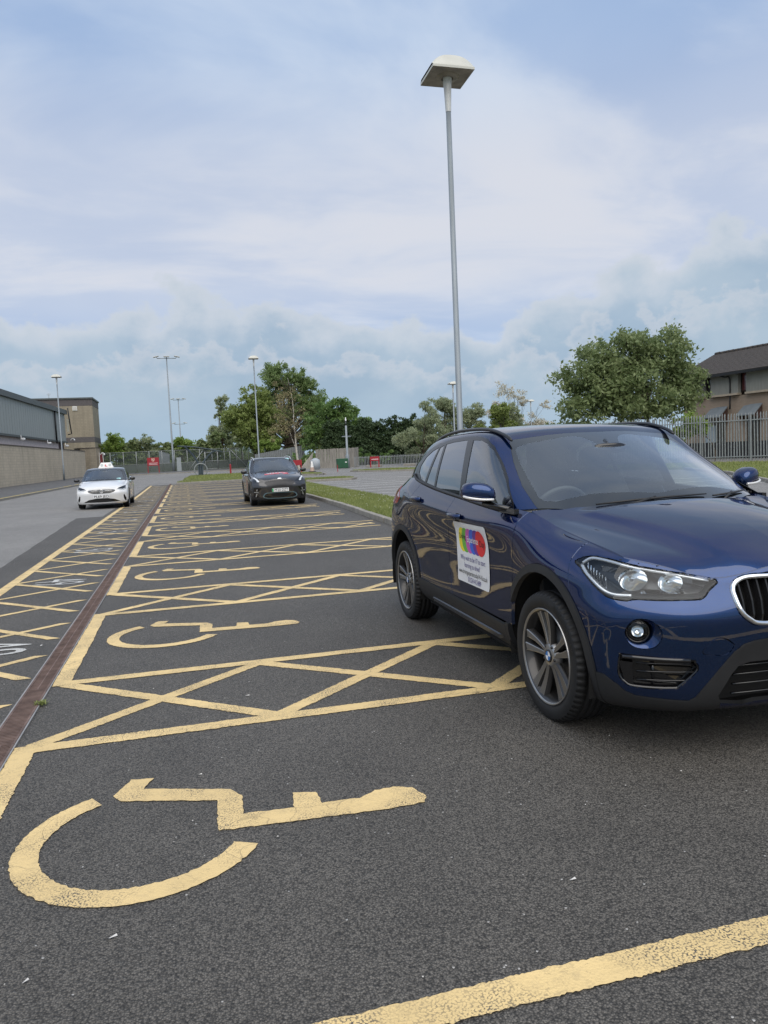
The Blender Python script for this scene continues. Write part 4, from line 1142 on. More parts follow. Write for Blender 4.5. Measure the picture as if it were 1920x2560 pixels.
    lo(mb).build('ridge_tiles', TL, h)
    mb = MB(); wall_run(mb, fx(51.6)-.78, 51.6, fx(18)-.78, 18, 6.02, 6.20, .10); mb.add([(fx(51.6)-.75,51.6,6.10),(fx(18)-.75,18,6.10),(fx(18)+.2,18,6.10),(fx(51.6)+.2,51.6,6.10)], [(0,1,2,3)]); lo(mb).build('gutter', mat('black_gutter', (.012,.012,.013), .4), h)
    mb = MB(); yy = 46.4; mb.tube(cr_spline([(fx(yy)-.75,yy+.45,6.05),(fx(yy)-.6,yy+.1,5.9),(fx(yy)-.26,yy,5.75),(fx(yy)-.26,yy,3.6)], 5), .055, 8); lo(mb).build('downpipe', mat('black_gutter'), h)
    mb = MB(); mb.add([(fx(51)+.1,51.1,4.5),(fx(51)+6,51.1,4.5),(fx(51)+3.2,51.1,8.1),(fx(51)-.6,51.1,6.2)], [(0,1,2,3)]); lo(mb).build('gable', BR, h)
house()
# ================================================================== fences
def palisade(name, label, p0, p1, h, pitch, pw, z0=None, post_every=2.75, stub=.15):
    p0, p1 = Vector(p0), Vector(p1); d = p1-p0; L = d.length; a = math.atan2(d.y, d.x)
    r = empty(name, (p0.x, p0.y, gz(*p0) if z0 is None else z0), a); tag(r, label, 'fence')
    pale = MB(); w_ = pw/2
    V = []
    prof = [(-w_,0),(-w_*.45,-.018),(0,-.012),(w_*.45,-.018),(w_,0)]
    hs = [stub, h-.10, h]
    for zi, z in enumerate(hs):
        for (x, y) in prof: V.append((x*(1 if zi < 2 else .25), y*(1 if zi < 2 else .5)-(.0 if zi < 2 else .03), z))
    F = [(i*5+k, i*5+k+1, (i+1)*5+k+1, (i+1)*5+k) for i in range(2) for k in range(4)]
    pale.add(V, F); pm = pale.mesh('pale'); pm.materials.append(M_GALV)
    n = int(L/pitch)
    for k in range(n):
        o = bpy.data.objects.new('pale', pm); COL.objects.link(o); o.parent = r; o.location = (pitch*(k+.5), RNG.normal(0,.004), RNG.normal(0,.006)); o.rotation_euler = (RNG.normal(0,.006), RNG.normal(0,.008), RNG.normal(0,.06))
    for z in (.32*h/2.8+.05, h-.42*h/2.8):
        mb = MB(); mb.box((L/2, .03, z), (L, .04, .05)); mb.build('rail', M_GALV, r)
    k = 0.0
    while k <= L:
        mb = MB(); mb.box((k, .09, h/2-.05), (.06,.12,h-.1)); mb.build('post', M_GALV, r); k += post_every
    return r
palisade('palisade_fence', 'tall grey steel palisade fence in front of the brick house', (37.2,26.7), (20.2,51.7), 2.86, .158, .068, z0=.05)
palisade('palisade_fence', 'low grey palisade fence in front of the dark conifer hedge', (17.5,78.2), (30.5,69.5), 1.22, .17, .06, post_every=2.6)
# timber fence
tf = empty('timber_fence', (14.2,84,.2)); tag(tf, 'weathered timber board fence behind the green cabinet', 'fence')
TB = varied('weathered_board', (.27,.255,.23), .85, .25, 3, 0, .2, 60, None, (2,2,.3))
bd = MB(); bd.box((0,0,1.13), (.098,.022,2.2)); bdm = bd.mesh('board'); bdm.materials.append(TB)
def board_run(root, pts, pitch=.104, mesh=bdm):
    for (x0,y0),(x1,y1) in zip(pts, pts[1:]):
        L = math.hypot(x1-x0,y1-y0); a = math.atan2(y1-y0,x1-x0); n = int(L/pitch)
        for k in range(n):
            t = (k+.5)/n; o = bpy.data.objects.new('board', mesh); COL.objects.link(o); o.parent = root
            o.location = (x0+(x1-x0)*t, y0+(y1-y0)*t+RNG.normal(0,.006), RNG.normal(0,.018)-.02); o.rotation_euler = (RNG.normal(0,.006), RNG.normal(0,.010), a)
board_run(tf, [(.25,.6),(3.6,-.6),(4.3,-1.4),(4.55,-2.4)])
mb = MB(); wall_run(mb, .25,.66, 3.6,-.54, .5,.58,.05); wall_run(mb, .25,.66, 3.6,-.54, 1.7,1.78,.05); mb.build('fence_rail', TB, tf)
lf = empty('leaning_fence_panel', (12.6,86,.2)); tag(lf, 'broken board panel leaning beside the timber fence', 'fence')
for k in range(10):
    mb = MB(); x = .14*k; mb.add([(x,0,0),(x+.135,0,0),(x+.5+.135,.3,.5+.16*k),(x+.5,.3,.4+.16*k)], [(0,1,2,3)]); mb.build('board', TB, lf)
# corrugated metal fence
sf = empty('metal_sheet_fence', (9.0,100,.35)); tag(sf, 'grey corrugated metal sheet fence rising behind the birch', 'fence')
SM = varied('sheet_metal_grey', (.20,.215,.22), .55, .12, 4, .3)
for k in range(27):
    x = .245*k; hgt = 1.95+.95*k/27
    mb = MB(); mb.add([(x,0,0),(x+.08,-.04,0),(x+.165,-.04,0),(x+.245,0,0),(x,0,hgt),(x+.08,-.04,hgt),(x+.165,-.04,hgt),(x+.245,0,hgt)], [(0,1,5,4),(1,2,6,5),(2,3,7,6)]); mb.build('metal_sheet', SM, sf)
# sports mesh fence
def mesh_mat():
    m = bpy.data.materials.new('weldmesh'); m.use_nodes = True; MATS['weldmesh'] = m; t = NT(m)
    t.b.inputs['Base Color'].default_value = (.12,.15,.15,1); t.b.inputs['Roughness'].default_value = .6
    tr = t.nd('ShaderNodeBsdfTransparent'); g = t.nd('ShaderNodeNewGeometry'); sp = t.nd('ShaderNodeSeparateXYZ'); t.L.new(g.outputs['Position'], sp.inputs[0])
    def line(s, period, wd_):
        a = t.math('FRACT', t.math('DIVIDE', s, period)); return t.math('LESS_THAN', a, wd_)
    f = t.math('MAXIMUM', line(sp.outputs[0], .05, .16), line(sp.outputs[2], .05, .16))
    mx = t.nd('ShaderNodeMixShader'); t.L.new(f, mx.inputs[0]); t.L.new(tr.outputs[0], mx.inputs[1]); t.L.new(t.b.outputs[0], mx.inputs[2]); t.L.new(mx.outputs[0], t.N['Material Output'].inputs[0]); return m
M_MESH = mesh_mat()
M_SOLIDM = varied('dense_lower_mesh', (.14,.16,.16), .7, .12, 4)
def sports_fence(name, label, y, x0, x1, h, step, lower, tilt=0):
    r = empty(name, (x0,y,gz(0,y)+.05)); tag(r, label, 'fence')
    L = x1-x0; n = int(round(L/step)); pm = MB(); pm.tube([(0,0,0),(0,0,h)], .045, 8); pme = pm.mesh('post'); pme.materials.append(M_GALV)
    for k in range(n+1):
        o = bpy.data.objects.new('post', pme); COL.objects.link(o); o.parent = r; o.location = (L*k/n, tilt*k/n, 0)
    for k in range(n):
        mb = MB(); a, b = L*k/n, L*(k+1)/n; ya, yb = tilt*k/n+.03, tilt*(k+1)/n+.03
        mb.add([(a,ya,.05),(b,yb,.05),(b,yb,h),(a,ya,h)], [(0,1,2,3)]); mb.build('mesh_panel', M_MESH, r)
    for z in ([lower] if lower else [])+[h-.03]:
        mb = MB(); mb.tube([(0,0,z),(L,tilt,z)], .028, 6); mb.build('rail', M_GALV, r)
    return r
fr_ = sports_fence('sports_pitch_fence', 'tall mesh fence of the sports pitch across the far end of the car park', 110.5, -11.6, 12.5, 3.0, 1.75, 1.22)
for xs in ((.35,1.9),(8.4,7.0)):
    pass
for (xa, xb) in ((2.6,.55),(6.5,8.9)):
    mb = MB(); mb.tube([(xa+11.6,-.05,2.75),(xb+11.6,-.5,0)], .05, 8); mb.build('brace', M_GALV, fr_)
gt = empty('pitch_gate', (2.9,110.2,gz(0,110)+.05)); tag(gt, 'double mesh gate in the middle of the sports pitch fence', 'gate')
for xx in (0,1.75,3.5):
    mb = MB(); mb.tube([(xx,0,0),(xx,0,2.6)], .07, 8); mb.build('gate_post', M_GALV, gt)
for zz in (.15,1.25,2.5):
    mb = MB(); mb.tube([(0,0,zz),(3.5,0,zz)], .04, 8); mb.build('gate_rail', M_GALV, gt)
sports_fence('inner_pitch_fence', 'second mesh fence standing further back on the sports pitch', 124, -12, 14, 3.0, 2.3, 0)
lowb = empty('pitch_board', (-11.6,112,gz(0,110)+.05)); tag(lowb, 'dark low boarding behind the sports pitch fence', 'board')
mb = MB(); mb.box((12.6,0,.62), (25.5,.05,1.1)); mb.build('boarding', mat('boarding_dark', (.13,.15,.145), .8), lowb)
shed = empty('equipment_shed', (-2.7,112.6,gz(0,112)+.05)); tag(shed, 'small grey shed with sloping top behind the pitch fence', 'shed')
mb = MB(); mb.add([(-.75,-.5,0),(.7,-.5,0),(.7,-.5,2.55),(-.75,-.5,3.05),(-.75,1,0),(.7,1,0),(.7,1,2.55),(-.75,1,3.05)], [(0,1,2,3),(7,6,5,4),(0,3,7,4),(1,5,6,2)]); mb.build('shed_wall', varied('shed_grey', (.20,.225,.25), .6, .1, 3), shed)
mb = MB(); mb.add([(-.85,-.6,3.10),(.8,-.6,2.58),(.8,1.1,2.58),(-.85,1.1,3.10)], [(0,1,2,3)]); mb.build('shed_roof', M_EAVE, shed)
# ================================================================== lamps and masts
M_LAMPW = varied('lamp_cream', (.56,.56,.51), .45, .08, 2)
M_NECK = varied('lamp_neck', (.62,.63,.63), .45, .14, 6)
M_UNDER = varied('lamp_underside', (.26,.235,.20), .55, .35, 5)
M_POLE = varied('lamp_pole_galv', (.25,.285,.315), .55, .14, 2.5, .25, 0, 40, None, (6,6,.5))
def lamp(loc, H, rz, label, sc=1.0, hatch=True):
    r = empty('street_lamp', loc); tag(r, label, 'street lamp', 'lamp posts of the car park')
    mb = MB(); mb.tube([(0,0,0),(0,0,1.5),(0,0,1.55),(0,0,H-1.0)], [.09,.09,.062,.052], 16); mb.build('pole', M_POLE, r)
    mb = MB(); mb.lathe([(.056,H-1.08),(.060,H-1.0),(.075,H-.65),(.092,H-.42),(.10,H-.34),(.10,H-.30)], 16); mb.build('neck', M_NECK, r)
    # canopy: barrel vaulted cover with sloped ends
    mb = MB(); hx_, hy = .44*sc, .41*sc; n, m = 20, 14; V = []
    for i in range(m+1):
        for j in range(n+1):
            u = -1+2*j/n; v = -1+2*i/m
            top = .185*(1-abs(u)**2.8)+.05; e = max(0, (abs(v)-.94)/.06); z = top*(1-e**3*.06) if abs(v) < .999 else 0.0
            ins = 1.0-.10*(1-e)*0; V.append((u*hx_, v*hy*(1-.06*min(1,top*3)*min(1,z*9)), H-.36+z*sc))
    F = [(i*(n+1)+j, i*(n+1)+j+1, (i+1)*(n+1)+j+1, (i+1)*(n+1)+j) for i in range(m) for j in range(n)]
    mb.add(V, F, 0, True)
    mb.add([(-hx_,-hy,H-.40),(hx_,-hy,H-.40),(hx_,hy,H-.40),(-hx_,hy,H-.40),(-hx_,-hy,H-.355),(hx_,-hy,H-.355),(hx_,hy,H-.355),(-hx_,hy,H-.355)], [(0,1,5,4),(1,2,6,5),(2,3,7,6),(3,0,4,7)])
    c = mb.build('lamp_head', M_LAMPW, r, None, (0,0,rz))
    mb = MB(); i_ = .03
    mb.add([(-hx_+i_,-hy+i_,H-.395),(hx_-i_,-hy+i_,H-.395),(hx_-i_,hy-i_,H-.395),(-hx_+i_,hy-i_,H-.395),(-hx_,-hy,H-.402),(hx_,-hy,H-.402),(hx_,hy,H-.402),(-hx_,hy,H-.402)], [(3,2,1,0),(0,1,5,4),(1,2,6,5),(2,3,7,6),(3,0,4,7)])
    mb.lathe([(.24*sc,H-.396),(.22*sc,H-.415),(.12*sc,H-.425)], 24)
    mb.build('lamp_underside', M_UNDER, c)
    if hatch:
        mb = MB(); mb.box((0,-.088,.9), (.09,.02,.5), bev=.004); mb.build('access_door', M_POLE, r)
    return r
lamp((5.68,15.0,.10), 9.35, 0, 'tall grey lamp post with cream canopy rising behind the blue SUV')
lamp((-11.59,80,gz(0,80)+.12), 10.5, 0, 'lamp post beside the block wall on the far left')
lamp((6.78,71,gz(0,71)), 11.05, 0, 'lamp post rising behind the dark grey crossover')
lamp((22.2,60,gz(0,60)), 7.35, 0, 'distant lamp post just left of the tall near lamp post', .8)
lamp((41.5,85,gz(0,85)), 7.3, 0, 'faint distant lamp post among the bare bushes right of the tall near lamp', .8)
def mast(loc, H, label, arms, wid):
    r = empty('floodlight_mast', loc); tag(r, label, 'floodlight', 'floodlight masts of the sports pitch')
    mb = MB(); mb.tube([(0,0,0),(0,0,2.2),(0,0,2.3),(0,0,H)], [.17,.16,.13,.07], 12); mb.build('mast_pole', M_POLE, r)
    for (z, n) in arms:
        mb = MB(); mb.tube([(-wid,0,z),(wid,0,z)], .045, 8); mb.build('cross_arm', M_POLE, r)
        for k in range(n):
            x = -wid+2*wid*k/(n-1); mb = MB()
            M_ = Matrix.Translation((x*1.12,-.15,z+.22)) @ Matrix.Rotation((.22 if x > 0 else -.22)+(0 if abs(x) > .1 else .22), 4, 'Y')
            mb.box(None, (.75,.45,.14), bev=.04, M=M_); mb.tube([(x,0,z),(x*1.08,-.1,z+.2)], .03, 6)
            mb.build('floodlight', varied('floodlight_grey', (.48,.49,.49), .45, .1, 3, .3), r)
    return r
m1 = mast((-1.48,109,gz(0,109)), 15.8, 'tall floodlight mast with three lamps left of centre', [(15.7,3)], 1.25)
mb = MB(); mb.box((.75,.1,1.0), (.6,.4,2.0)); mb.build('control_box', varied('box_grey', (.30,.34,.36), .5, .1, 3), m1)
mast((-.4,150,gz(0,150)), 13.3, 'more distant floodlight mast with upper and lower lamp arms', [(13.1,3),(8.5,2)], .95)
cp_ = empty('camera_pole', (16.78,78.3,gz(0,78))); tag(cp_, 'grey camera pole with short cross arm in front of the timber fence', 'pole')
mb = MB(); mb.tube([(0,0,0),(0,0,1.35),(0,0,1.5),(0,0,4.5)], [.21,.21,.12,.10], 12); mb.build('pole', M_POLE, cp_)
mb = MB(); mb.tube([(-.5,0,3.35),(.5,0,3.35)], .05, 8); mb.tube([(-.3,0,3.4),(0,0,3.2),(.3,0,3.4)], .03, 6); mb.build('cross_arm', M_POLE, cp_)
mb = MB(); mb.tube([(0,0,4.45),(0,0,4.9)], .06, 8, 1); superell(mb, (0,0,5.08), (.09,.09,.14), 12, 8, 2.2); mb.tube([(0,0,5.15),(0,0,5.35)], .05, 8); mb.build('camera_head', [M_WHITE, M_GLOSSBLK], cp_)
# ================================================================== street furniture
M_REDP = varied('red_sign_paint', (.33,.016,.028), .45, .08, 2)
M_CREST = mat('crest_cream', (.72,.58,.46), .5)
def red_sign(loc, w_, h_, top, label, crest=True, lines=2, rz=0):
    r = empty('red_sign', loc, rz); tag(r, label, 'sign')
    mb = MB(); mb.box((0,-.06,top-h_/2), (w_,.04,h_)); bd_ = mb.build('sign_board', M_REDP, r)
    for s in (-1,1):
        mb = MB(); mb.box((s*(w_/2-.05),0,top/2), (.10,.08,top)); mb.build('post', M_REDP, r)
    mb = MB()
    if crest:
        sh = [(-.20,.0),(.20,.0),(.20,-.20),(.12,-.36),(0,-.46),(-.12,-.36),(-.20,-.20)]
        mb.add([(x,-.084,top-.10+z) for x, z in sh], [list(range(7))[::-1]])
        mb.add([(x*.72,-.086,top-.145+z*.78) for x, z in sh], [list(range(7))[::-1]], 1)
        mb.add([(x,-.088,top-.22+z) for x, z in ((-.11,-.02),(-.02,.03),(.10,-.10),(.09,-.20),(.0,-.16),(-.10,-.10))], [list(range(6))[::-1]], 0)
    for k in range(lines):
        x = -w_*.36
        while x < w_*.36:
            l = random.uniform(.03,.075); mb.add([(x,-.084,top-h_*.72-.17*k),(x+l,-.084,top-h_*.72-.17*k),(x+l,-.084,top-h_*.72-.17*k+random.uniform(.06,.10)),(x,-.084,top-h_*.72-.17*k+.07)], [(0,1,2,3)], 2); x += l+.012
    mb.build('sign_print', [M_CREST, M_REDP, mat('sign_print_white', (.75,.62,.62), .5)], bd_); return r
red_sign((-3.95,103,gz(0,103)+.08), 1.48, 1.05, 2.02, 'red notice board with a cream crest standing before the pitch fence')
red_sign((8.95,63.2,gz(0,63)+.05), 1.25, .45, 1.15, 'red low sign half hidden behind the dark grey crossover', False, 0)
red_sign((17.75,70.4,gz(0,70)+.1), .92, .42, 1.05, 'small red sign on two legs in front of the low palisade fence', False, 1)
bo = empty('red_bollard', (4.24,73.5,gz(0,73)+.08)); tag(bo, 'thin red bollard post on the grass right of the shelter', 'bollard')
mb = MB(); mb.box((0,0,.44), (.15,.15,.88), bev=.02); mb.build('post', M_REDP, bo); mb = MB(); mb.lathe([(.085,.88),(.08,.93),(0,.96)], 12); mb.build('cap', M_REDP, bo)
bo2 = empty('red_bollard', (12.4,62,gz(0,62)+.05)); tag(bo2, 'thin red post right beside the dark grey crossover', 'bollard')
mb = MB(); mb.box((0,0,.3), (.05,.05,.6)); mb.build('post', M_REDP, bo2)
gc = empty('green_cabinet', (15.75,76.2,gz(0,76)+.05)); tag(gc, 'dark green utility cabinet in front of the timber fence', 'cabinet')
mb = MB(); mb.box((0,0,.5), (1.15,.5,1.0), bev=.03); mb.build('cabinet_body', varied('green_cabinet_paint', (.015,.085,.04), .5, .12, 2), gc)
mb = MB(); mb.box((-.27,-.255,.5), (.5,.02,.86)); mb.build('door', varied('green_cabinet_paint', (.02,.09,.05)), gc); mb = MB(); mb.box((.27,-.255,.5), (.5,.02,.86)); mb.box((.35,-.27,.62), (.2,.01,.1), mi=1); mb.build('door', [MATS['green_cabinet_paint'], M_WHITE], gc)
gy = empty('grey_cabinet', (13.35,78.6,gz(0,78)+.05)); tag(gy, 'pale grey rounded cabinet at the left end of the timber fence', 'cabinet')
mb = MB(); mb.tube([(0,0,0),(0,0,.95),(0,0,1.06)], [.5,.5,.30], 12); mb.build('cabinet_body', varied('cabinet_pale_grey', (.40,.44,.48), .5, .1, 2), gy); mb = MB(); mb.lathe([(.3,1.06),(.2,1.13),(0,1.15)], 12); mb.build('cap', MATS['cabinet_pale_grey'], gy)
cn = empty('traffic_cone', (11.3,68.4,gz(0,68)+.02)); tag(cn, 'small white and orange traffic cone by the far road edge', 'cone')
mb = MB(); mb.box((0,0,.03), (.6,.6,.06)); mb.build('base', mat('cone_black', (.02,.02,.02), .7), cn); mb = MB(); mb.lathe([(.22,.06),(.16,.42)], 14, 1); mb.lathe([(.16,.42),(.10,.72)], 14, 0); mb.lathe([(.10,.72),(.06,.95),(0,.96)], 14, 0); mb.build('cone_body', [mat('cone_white', (.75,.74,.72), .5), mat('cone_orange', (.45,.33,.27), .6)], cn)
# cycle shelter
shr = empty('cycle_shelter', (1.45,73,gz(0,73)+.05)); tag(shr, 'curved grey canopy shelter on splayed arms standing on the far grass', 'shelter')
M_SHEL = varied('shelter_steel', (.085,.11,.135), .45, .12, 2, .4)
for s, pts in ((-1, [(-.06,0,.1),(-.12,0,.9),(-.5,0,1.8),(-1.15,0,2.6),(-1.35,0,2.8)]), (1, [(.10,0,.1),(.16,0,.9),(.5,0,1.55),(1.0,0,2.05),(1.55,0,2.35)])):
    mb = MB(); rail_tube(mb, pts, .055, 8, 0, 1.6); mb.build('arm', M_SHEL, shr)
for x in (-.18,0,.18):
    mb = MB(); mb.box((x,0,.6), (.10,.25,1.2), bev=.01); mb.build('base_post', M_SHEL, shr)
mb = MB(); V = []
for i in range(13):
    t = i/12; x = -1.95+4.05*t; z = 2.86-.10*t*2-.62*max(0,t-.12)**1.6
    for y in (-1.1,0,1.6): V.append((x,y,z+.02*math.sin(i)*0))
mb.add(V, [(i*3+k, i*3+k+1, (i+1)*3+k+1, (i+1)*3+k) for i in range(12) for k in range(2)], 0, True)
mb.build('canopy', glass('smoked_canopy', (.42,.45,.48), .8, 1.4, .06), shr)
for y in (-1.1,0,1.6):
    mb = MB(); mb.tube([V[i*3+(0 if y < -1 else 1 if y == 0 else 2)] for i in range(13)], .04, 6); mb.build('canopy_rib', M_SHEL, shr)
for i in (0,5,12):
    mb = MB(); mb.tube([V[i*3],V[i*3+1],V[i*3+2]], .04, 6); mb.build('canopy_purlin', M_SHEL, shr)
rg = empty('cycle_hoop', (1.45,72.6,gz(0,73)+.05)); tag(rg, 'pale steel cycle hoop round the base of the shelter', 'cycle rack')
mb = MB(); mb.tube([(.58*math.cos(R(a)), .0, .58+.58*math.sin(R(a))) if 0 <= a <= 180 else (.58*math.cos(R(a)),0,max(0,.58+.58*math.sin(R(a)))) for a in range(-60,245,10)], .055, 8); mb.build('hoop', M_GALV, rg)
# concrete rubble by the low palisade
for x, y, l, q in ((19.0,75.6,1.6,'leftmost'),(22.2,73.5,1.2,'middle'),(25.0,71.3,1.5,'rightmost')):
    o = empty('concrete_kerb_block', (x,y,gz(x,y))); tag(o, q+' pale concrete block at the foot of the low palisade fence', 'concrete block', 'loose concrete blocks'); mb = MB(); mb.box((0,0,.12), (l,.35,.26), rz=-.55, bev=.03); mb.build('block', M_CONC, o)
# ================================================================== trees
M_BARK = varied('bark', (.075,.058,.042), .9, .3, 6, 0, .5, 30)
M_BIRCH = varied('birch_bark', (.48,.45,.40), .8, .45, 9, 0, .2, 30)
LEAF = {
 'mid': leafy('leaf_mid', (0.099,0.152,0.053), (0.350,0.409,0.198), .45, .45),
 'fresh': leafy('leaf_fresh', (0.112,0.185,0.059), (0.343,0.436,0.185), .45, .5),
 'maple': leafy('leaf_maple', (0.086,0.165,0.050), (0.251,0.370,0.119), .45, .45),
 'olive': leafy('leaf_olive', (0.145,0.198,0.053), (0.356,0.422,0.139), .5, .5),
 'grey': leafy('leaf_grey_green', (0.198,0.251,0.139), (0.462,0.502,0.317), .5, .45),
 'dark': leafy('leaf_dark', (0.073,0.145,0.045), (0.198,0.304,0.095), .5, .4),
 'conifer': leafy('leaf_conifer', (0.026,0.052,0.023), (0.075,0.115,0.046), .6, .15),
 'bright': leafy('leaf_bright', (0.152,0.257,0.053), (0.383,0.488,0.139), .5, .5),
 'twig': leafy('leaf_twiggy_brown', (0.198,0.172,0.092), (0.370,0.323,0.172), .7, .2),
 'pale': leafy('leaf_pale_blossom', (0.449,0.422,0.330), (0.713,0.686,0.581), .7, .3),
}
def leaves(blobs, n, size, fill=.35, flat=.5, droop=0.0):
    """leaf quads through the volume of ellipsoids, bunched in clumps"""
    vol = np.array([b[3]*b[4]*b[5] for b in blobs])**.67; cnt = np.maximum(1, (n*vol/vol.sum()).astype(int)); P = []
    for b, c in zip(blobs, cnt):
        k = max(6, c//40)
        d = RNG.normal(size=(k,3)); d /= np.linalg.norm(d,axis=1)[:,None]
        r = (fill+(1-fill)*RNG.random(k)**.5)*RNG.uniform(.78,1.10,k)
        C = d*r[:,None]*np.array(b[3:6])+np.array(b[:3])
        cr = .17*np.mean(b[3:6])
        q = C[RNG.integers(0,k,c)]+RNG.normal(size=(c,3))*cr*np.array([1,1,.7]); P.append(q)
    P = np.concatenate(P); n = len(P)
    u = RNG.normal(size=(n,3)); u[:,2] -= droop; u /= np.linalg.norm(u,axis=1)[:,None]
    w = np.cross(u, RNG.normal(size=(n,3))); w /= np.linalg.norm(w,axis=1)[:,None]
    s = size*RNG.uniform(.55,1.35,n)[:,None]
    V = np.zeros((n*4,3)); V[0::4] = P-u*s; V[1::4] = P+w*s*flat; V[2::4] = P+u*s; V[3::4] = P-w*s*flat
    return V, np.arange(n*4).reshape(-1,4)
def tree(name, label, cat, base, blobs, n, size, kind, trunk=.2, group=None, fill=.35, bark=None, limbs=True, droop=0, flat=.5, zg=None, twigs=0):
    z0 = gz(base[0],base[1]) if zg is None else zg
    r = empty(name, (base[0],base[1],z0)); tag(r, label, cat, group)
    V, F = leaves([(b[0]-base[0],b[1]-base[1],b[2]-z0,b[3],b[4],b[5]) for b in blobs], n, size, fill, flat, droop)
    me = bpy.data.meshes.new('crown'); me.from_pydata(V.tolist(), [], F.tolist()); me.update(); link('crown', me, LEAF[kind], r)
    mb = MB()
    top = max(b[2] for b in blobs)-z0; fork = max(.4, min(b[2]-b[5]*.6 for b in blobs)-z0)
    cx = sum(b[0] for b in blobs)/len(blobs)-base[0]; cy = sum(b[1] for b in blobs)/len(blobs)-base[1]
    mb.tube(cr_spline([(0,0,-.1),(trunk*.3,0,fork*.5),(cx*.25,cy*.25,fork),(cx*.8,cy*.8,top*.72),(cx,cy,top)], 4), [trunk*(1-.9*(i/16)) for i in range(17)], 8)
    if limbs:
        for b in blobs:
            e = Vector((b[0]-base[0],b[1]-base[1],b[2]-z0)); s = Vector((cx*.3,cy*.3,fork+(e.z-fork)*.25)); m_ = s.lerp(e,.5)+Vector((0,0,-.05*e.z))
            mb.tube(cr_spline([s,m_,e], 3), [trunk*.42,trunk*.36,trunk*.3,trunk*.25,trunk*.2,trunk*.14,trunk*.08], 6)
            for _ in range(twigs):
                d = Vector(RNG.normal(size=3)); d.normalize(); d.z = abs(d.z)*.6+.2; tip = e+Vector((d.x*b[3],d.y*b[4],d.z*b[5]))*RNG.uniform(.7,1.15); k_ = s.lerp(e, RNG.uniform(.4,1))
                mb.tube([k_, k_.lerp(tip,.55)+Vector(RNG.normal(size=3))*.1, tip], [trunk*.12,trunk*.07,trunk*.025], 4)
    mb.build('trunk', bark or M_BARK, r); return r
def cloud_blobs(x0, x1, y, z0, z1, n, r, seed, taper=1.0, ry=None, shape=None):
    g = np.random.default_rng(seed); out = []
    for _ in range(n):
        t = g.random(); x = x0+(x1-x0)*t; zt = z1 if shape is None else z0+(z1-z0)*shape(t)
        z = z0+(zt-z0)*g.random()**.7; k = g.uniform(.75,1.25); out.append((x, y+g.normal()*(ry or r)*.6, z, r*k, (ry or r)*k, r*k*.85))
    return out
bump_ = lambda t: max(.25, math.sin(math.pi*min(1,max(0,t)))**.55)
GB = 'background trees'
# the full tree by the house
B = [(26.0,45,4.3,2.2,2.2,1.7),(25.7,45.3,5.9,1.7,2,1.5),(27.0,45,7.3,1.8,2,1.5),(28.2,44.5,5.6,2.2,2.2,1.9),(29.2,45,7.9,1.9,2,1.4),(30.6,45,6.6,2.2,2.4,1.9),(31.9,45,8.0,1.8,2,1.4),(33.2,45.4,6.6,1.7,2,1.7),(32.9,44.8,4.7,1.7,2,1.5),(30.6,44,4.2,2.0,2,1.5),(28.2,44,3.6,1.8,1.8,1.2),(33.6,45,5.6,1.3,1.6,1.3),(29.5,46,5.6,2.4,2,2.2)]
tree('broadleaf_tree', 'full round green tree standing in front of the brick house', 'tree', (30.9,45), [(a,b_,c,d*.90,e,f*.92) for a,b_,c,d,e,f in B], 27000, .145, 'mid', .26, None, .10, twigs=2)
tree('leaning_shrub', 'small half hidden green bush under the full round tree', 'bush', (33.5,42), cloud_blobs(31.0,33.2,42.5,1.2,2.6,5,.7,5), 2000, .12, 'bright', .06, None)
# big willow-like tree behind the birch, and its neighbours
sh = lambda t: .55+.45*math.sin(math.pi*(t*.75+.22))
tree('tall_tree', 'tallest wind-blown green tree behind the birch', 'tree', (14.0,110), cloud_blobs(9.6,20.8,109,3.6,15.0,95,1.30,21,shape=lambda t: float(np.interp(t,[0,.12,.3,.5,.7,.85,1],[.50,.72,1.0,.98,.84,.66,.42]))), 48000, .19, 'fresh', .35, GB, .18, droop=-.9, flat=.34)
tree('olive_tree', 'olive green rounded tree left of the tallest tree', 'tree', (9.6,106), cloud_blobs(6.6,12.6,105,2.6,10.8,40,1.40,22,shape=lambda t: .62+.38*math.sin(2.2*t+.2)), 22000, .18, 'olive', .3, GB, .25)
tree('yellow_green_bush', 'low yellow green bush at the foot of the olive tree', 'bush', (11.2,103), cloud_blobs(9.6,12.9,103,1.5,4.2,8,1.0,23), 2200, .22, 'bright', .1, GB)
tree('dark_maple', 'dark green dense tree right of the tallest tree', 'tree', (20.5,99), cloud_blobs(16.2,23.6,98.5,2.4,9.0,40,1.30,24,shape=lambda t: .45+.55*math.sin(math.pi*min(1,t*.86+.12))), 20000, .19, 'maple', .3, GB, .3)
tree('poplar', 'grey green pointed poplar at the left of the tree belt', 'tree', (6.6,131), cloud_blobs(4.6,8.4,131,3.0,13.0,34,1.0,25,shape=lambda t: max(.3,1-abs(t-.5)*1.7)), 9000, .22, 'grey', .25, GB, .25, droop=-1.0, flat=.35)
tree('grey_tree', 'grey green tree beside the pointed poplar', 'tree', (9.4,128), cloud_blobs(7.4,11.4,128,3.0,8.8,14,1.3,26), 8000, .21, 'grey', .25, GB, .25)
tree('feathery_bush', 'feathery green bush at the left foot of the poplar', 'bush', (3.8,122), cloud_blobs(2.2,6.0,122,2.0,6.2,12,1.1,27,shape=lambda t: .4+.6*t), 3200, .26, 'mid', .15, GB, .2)
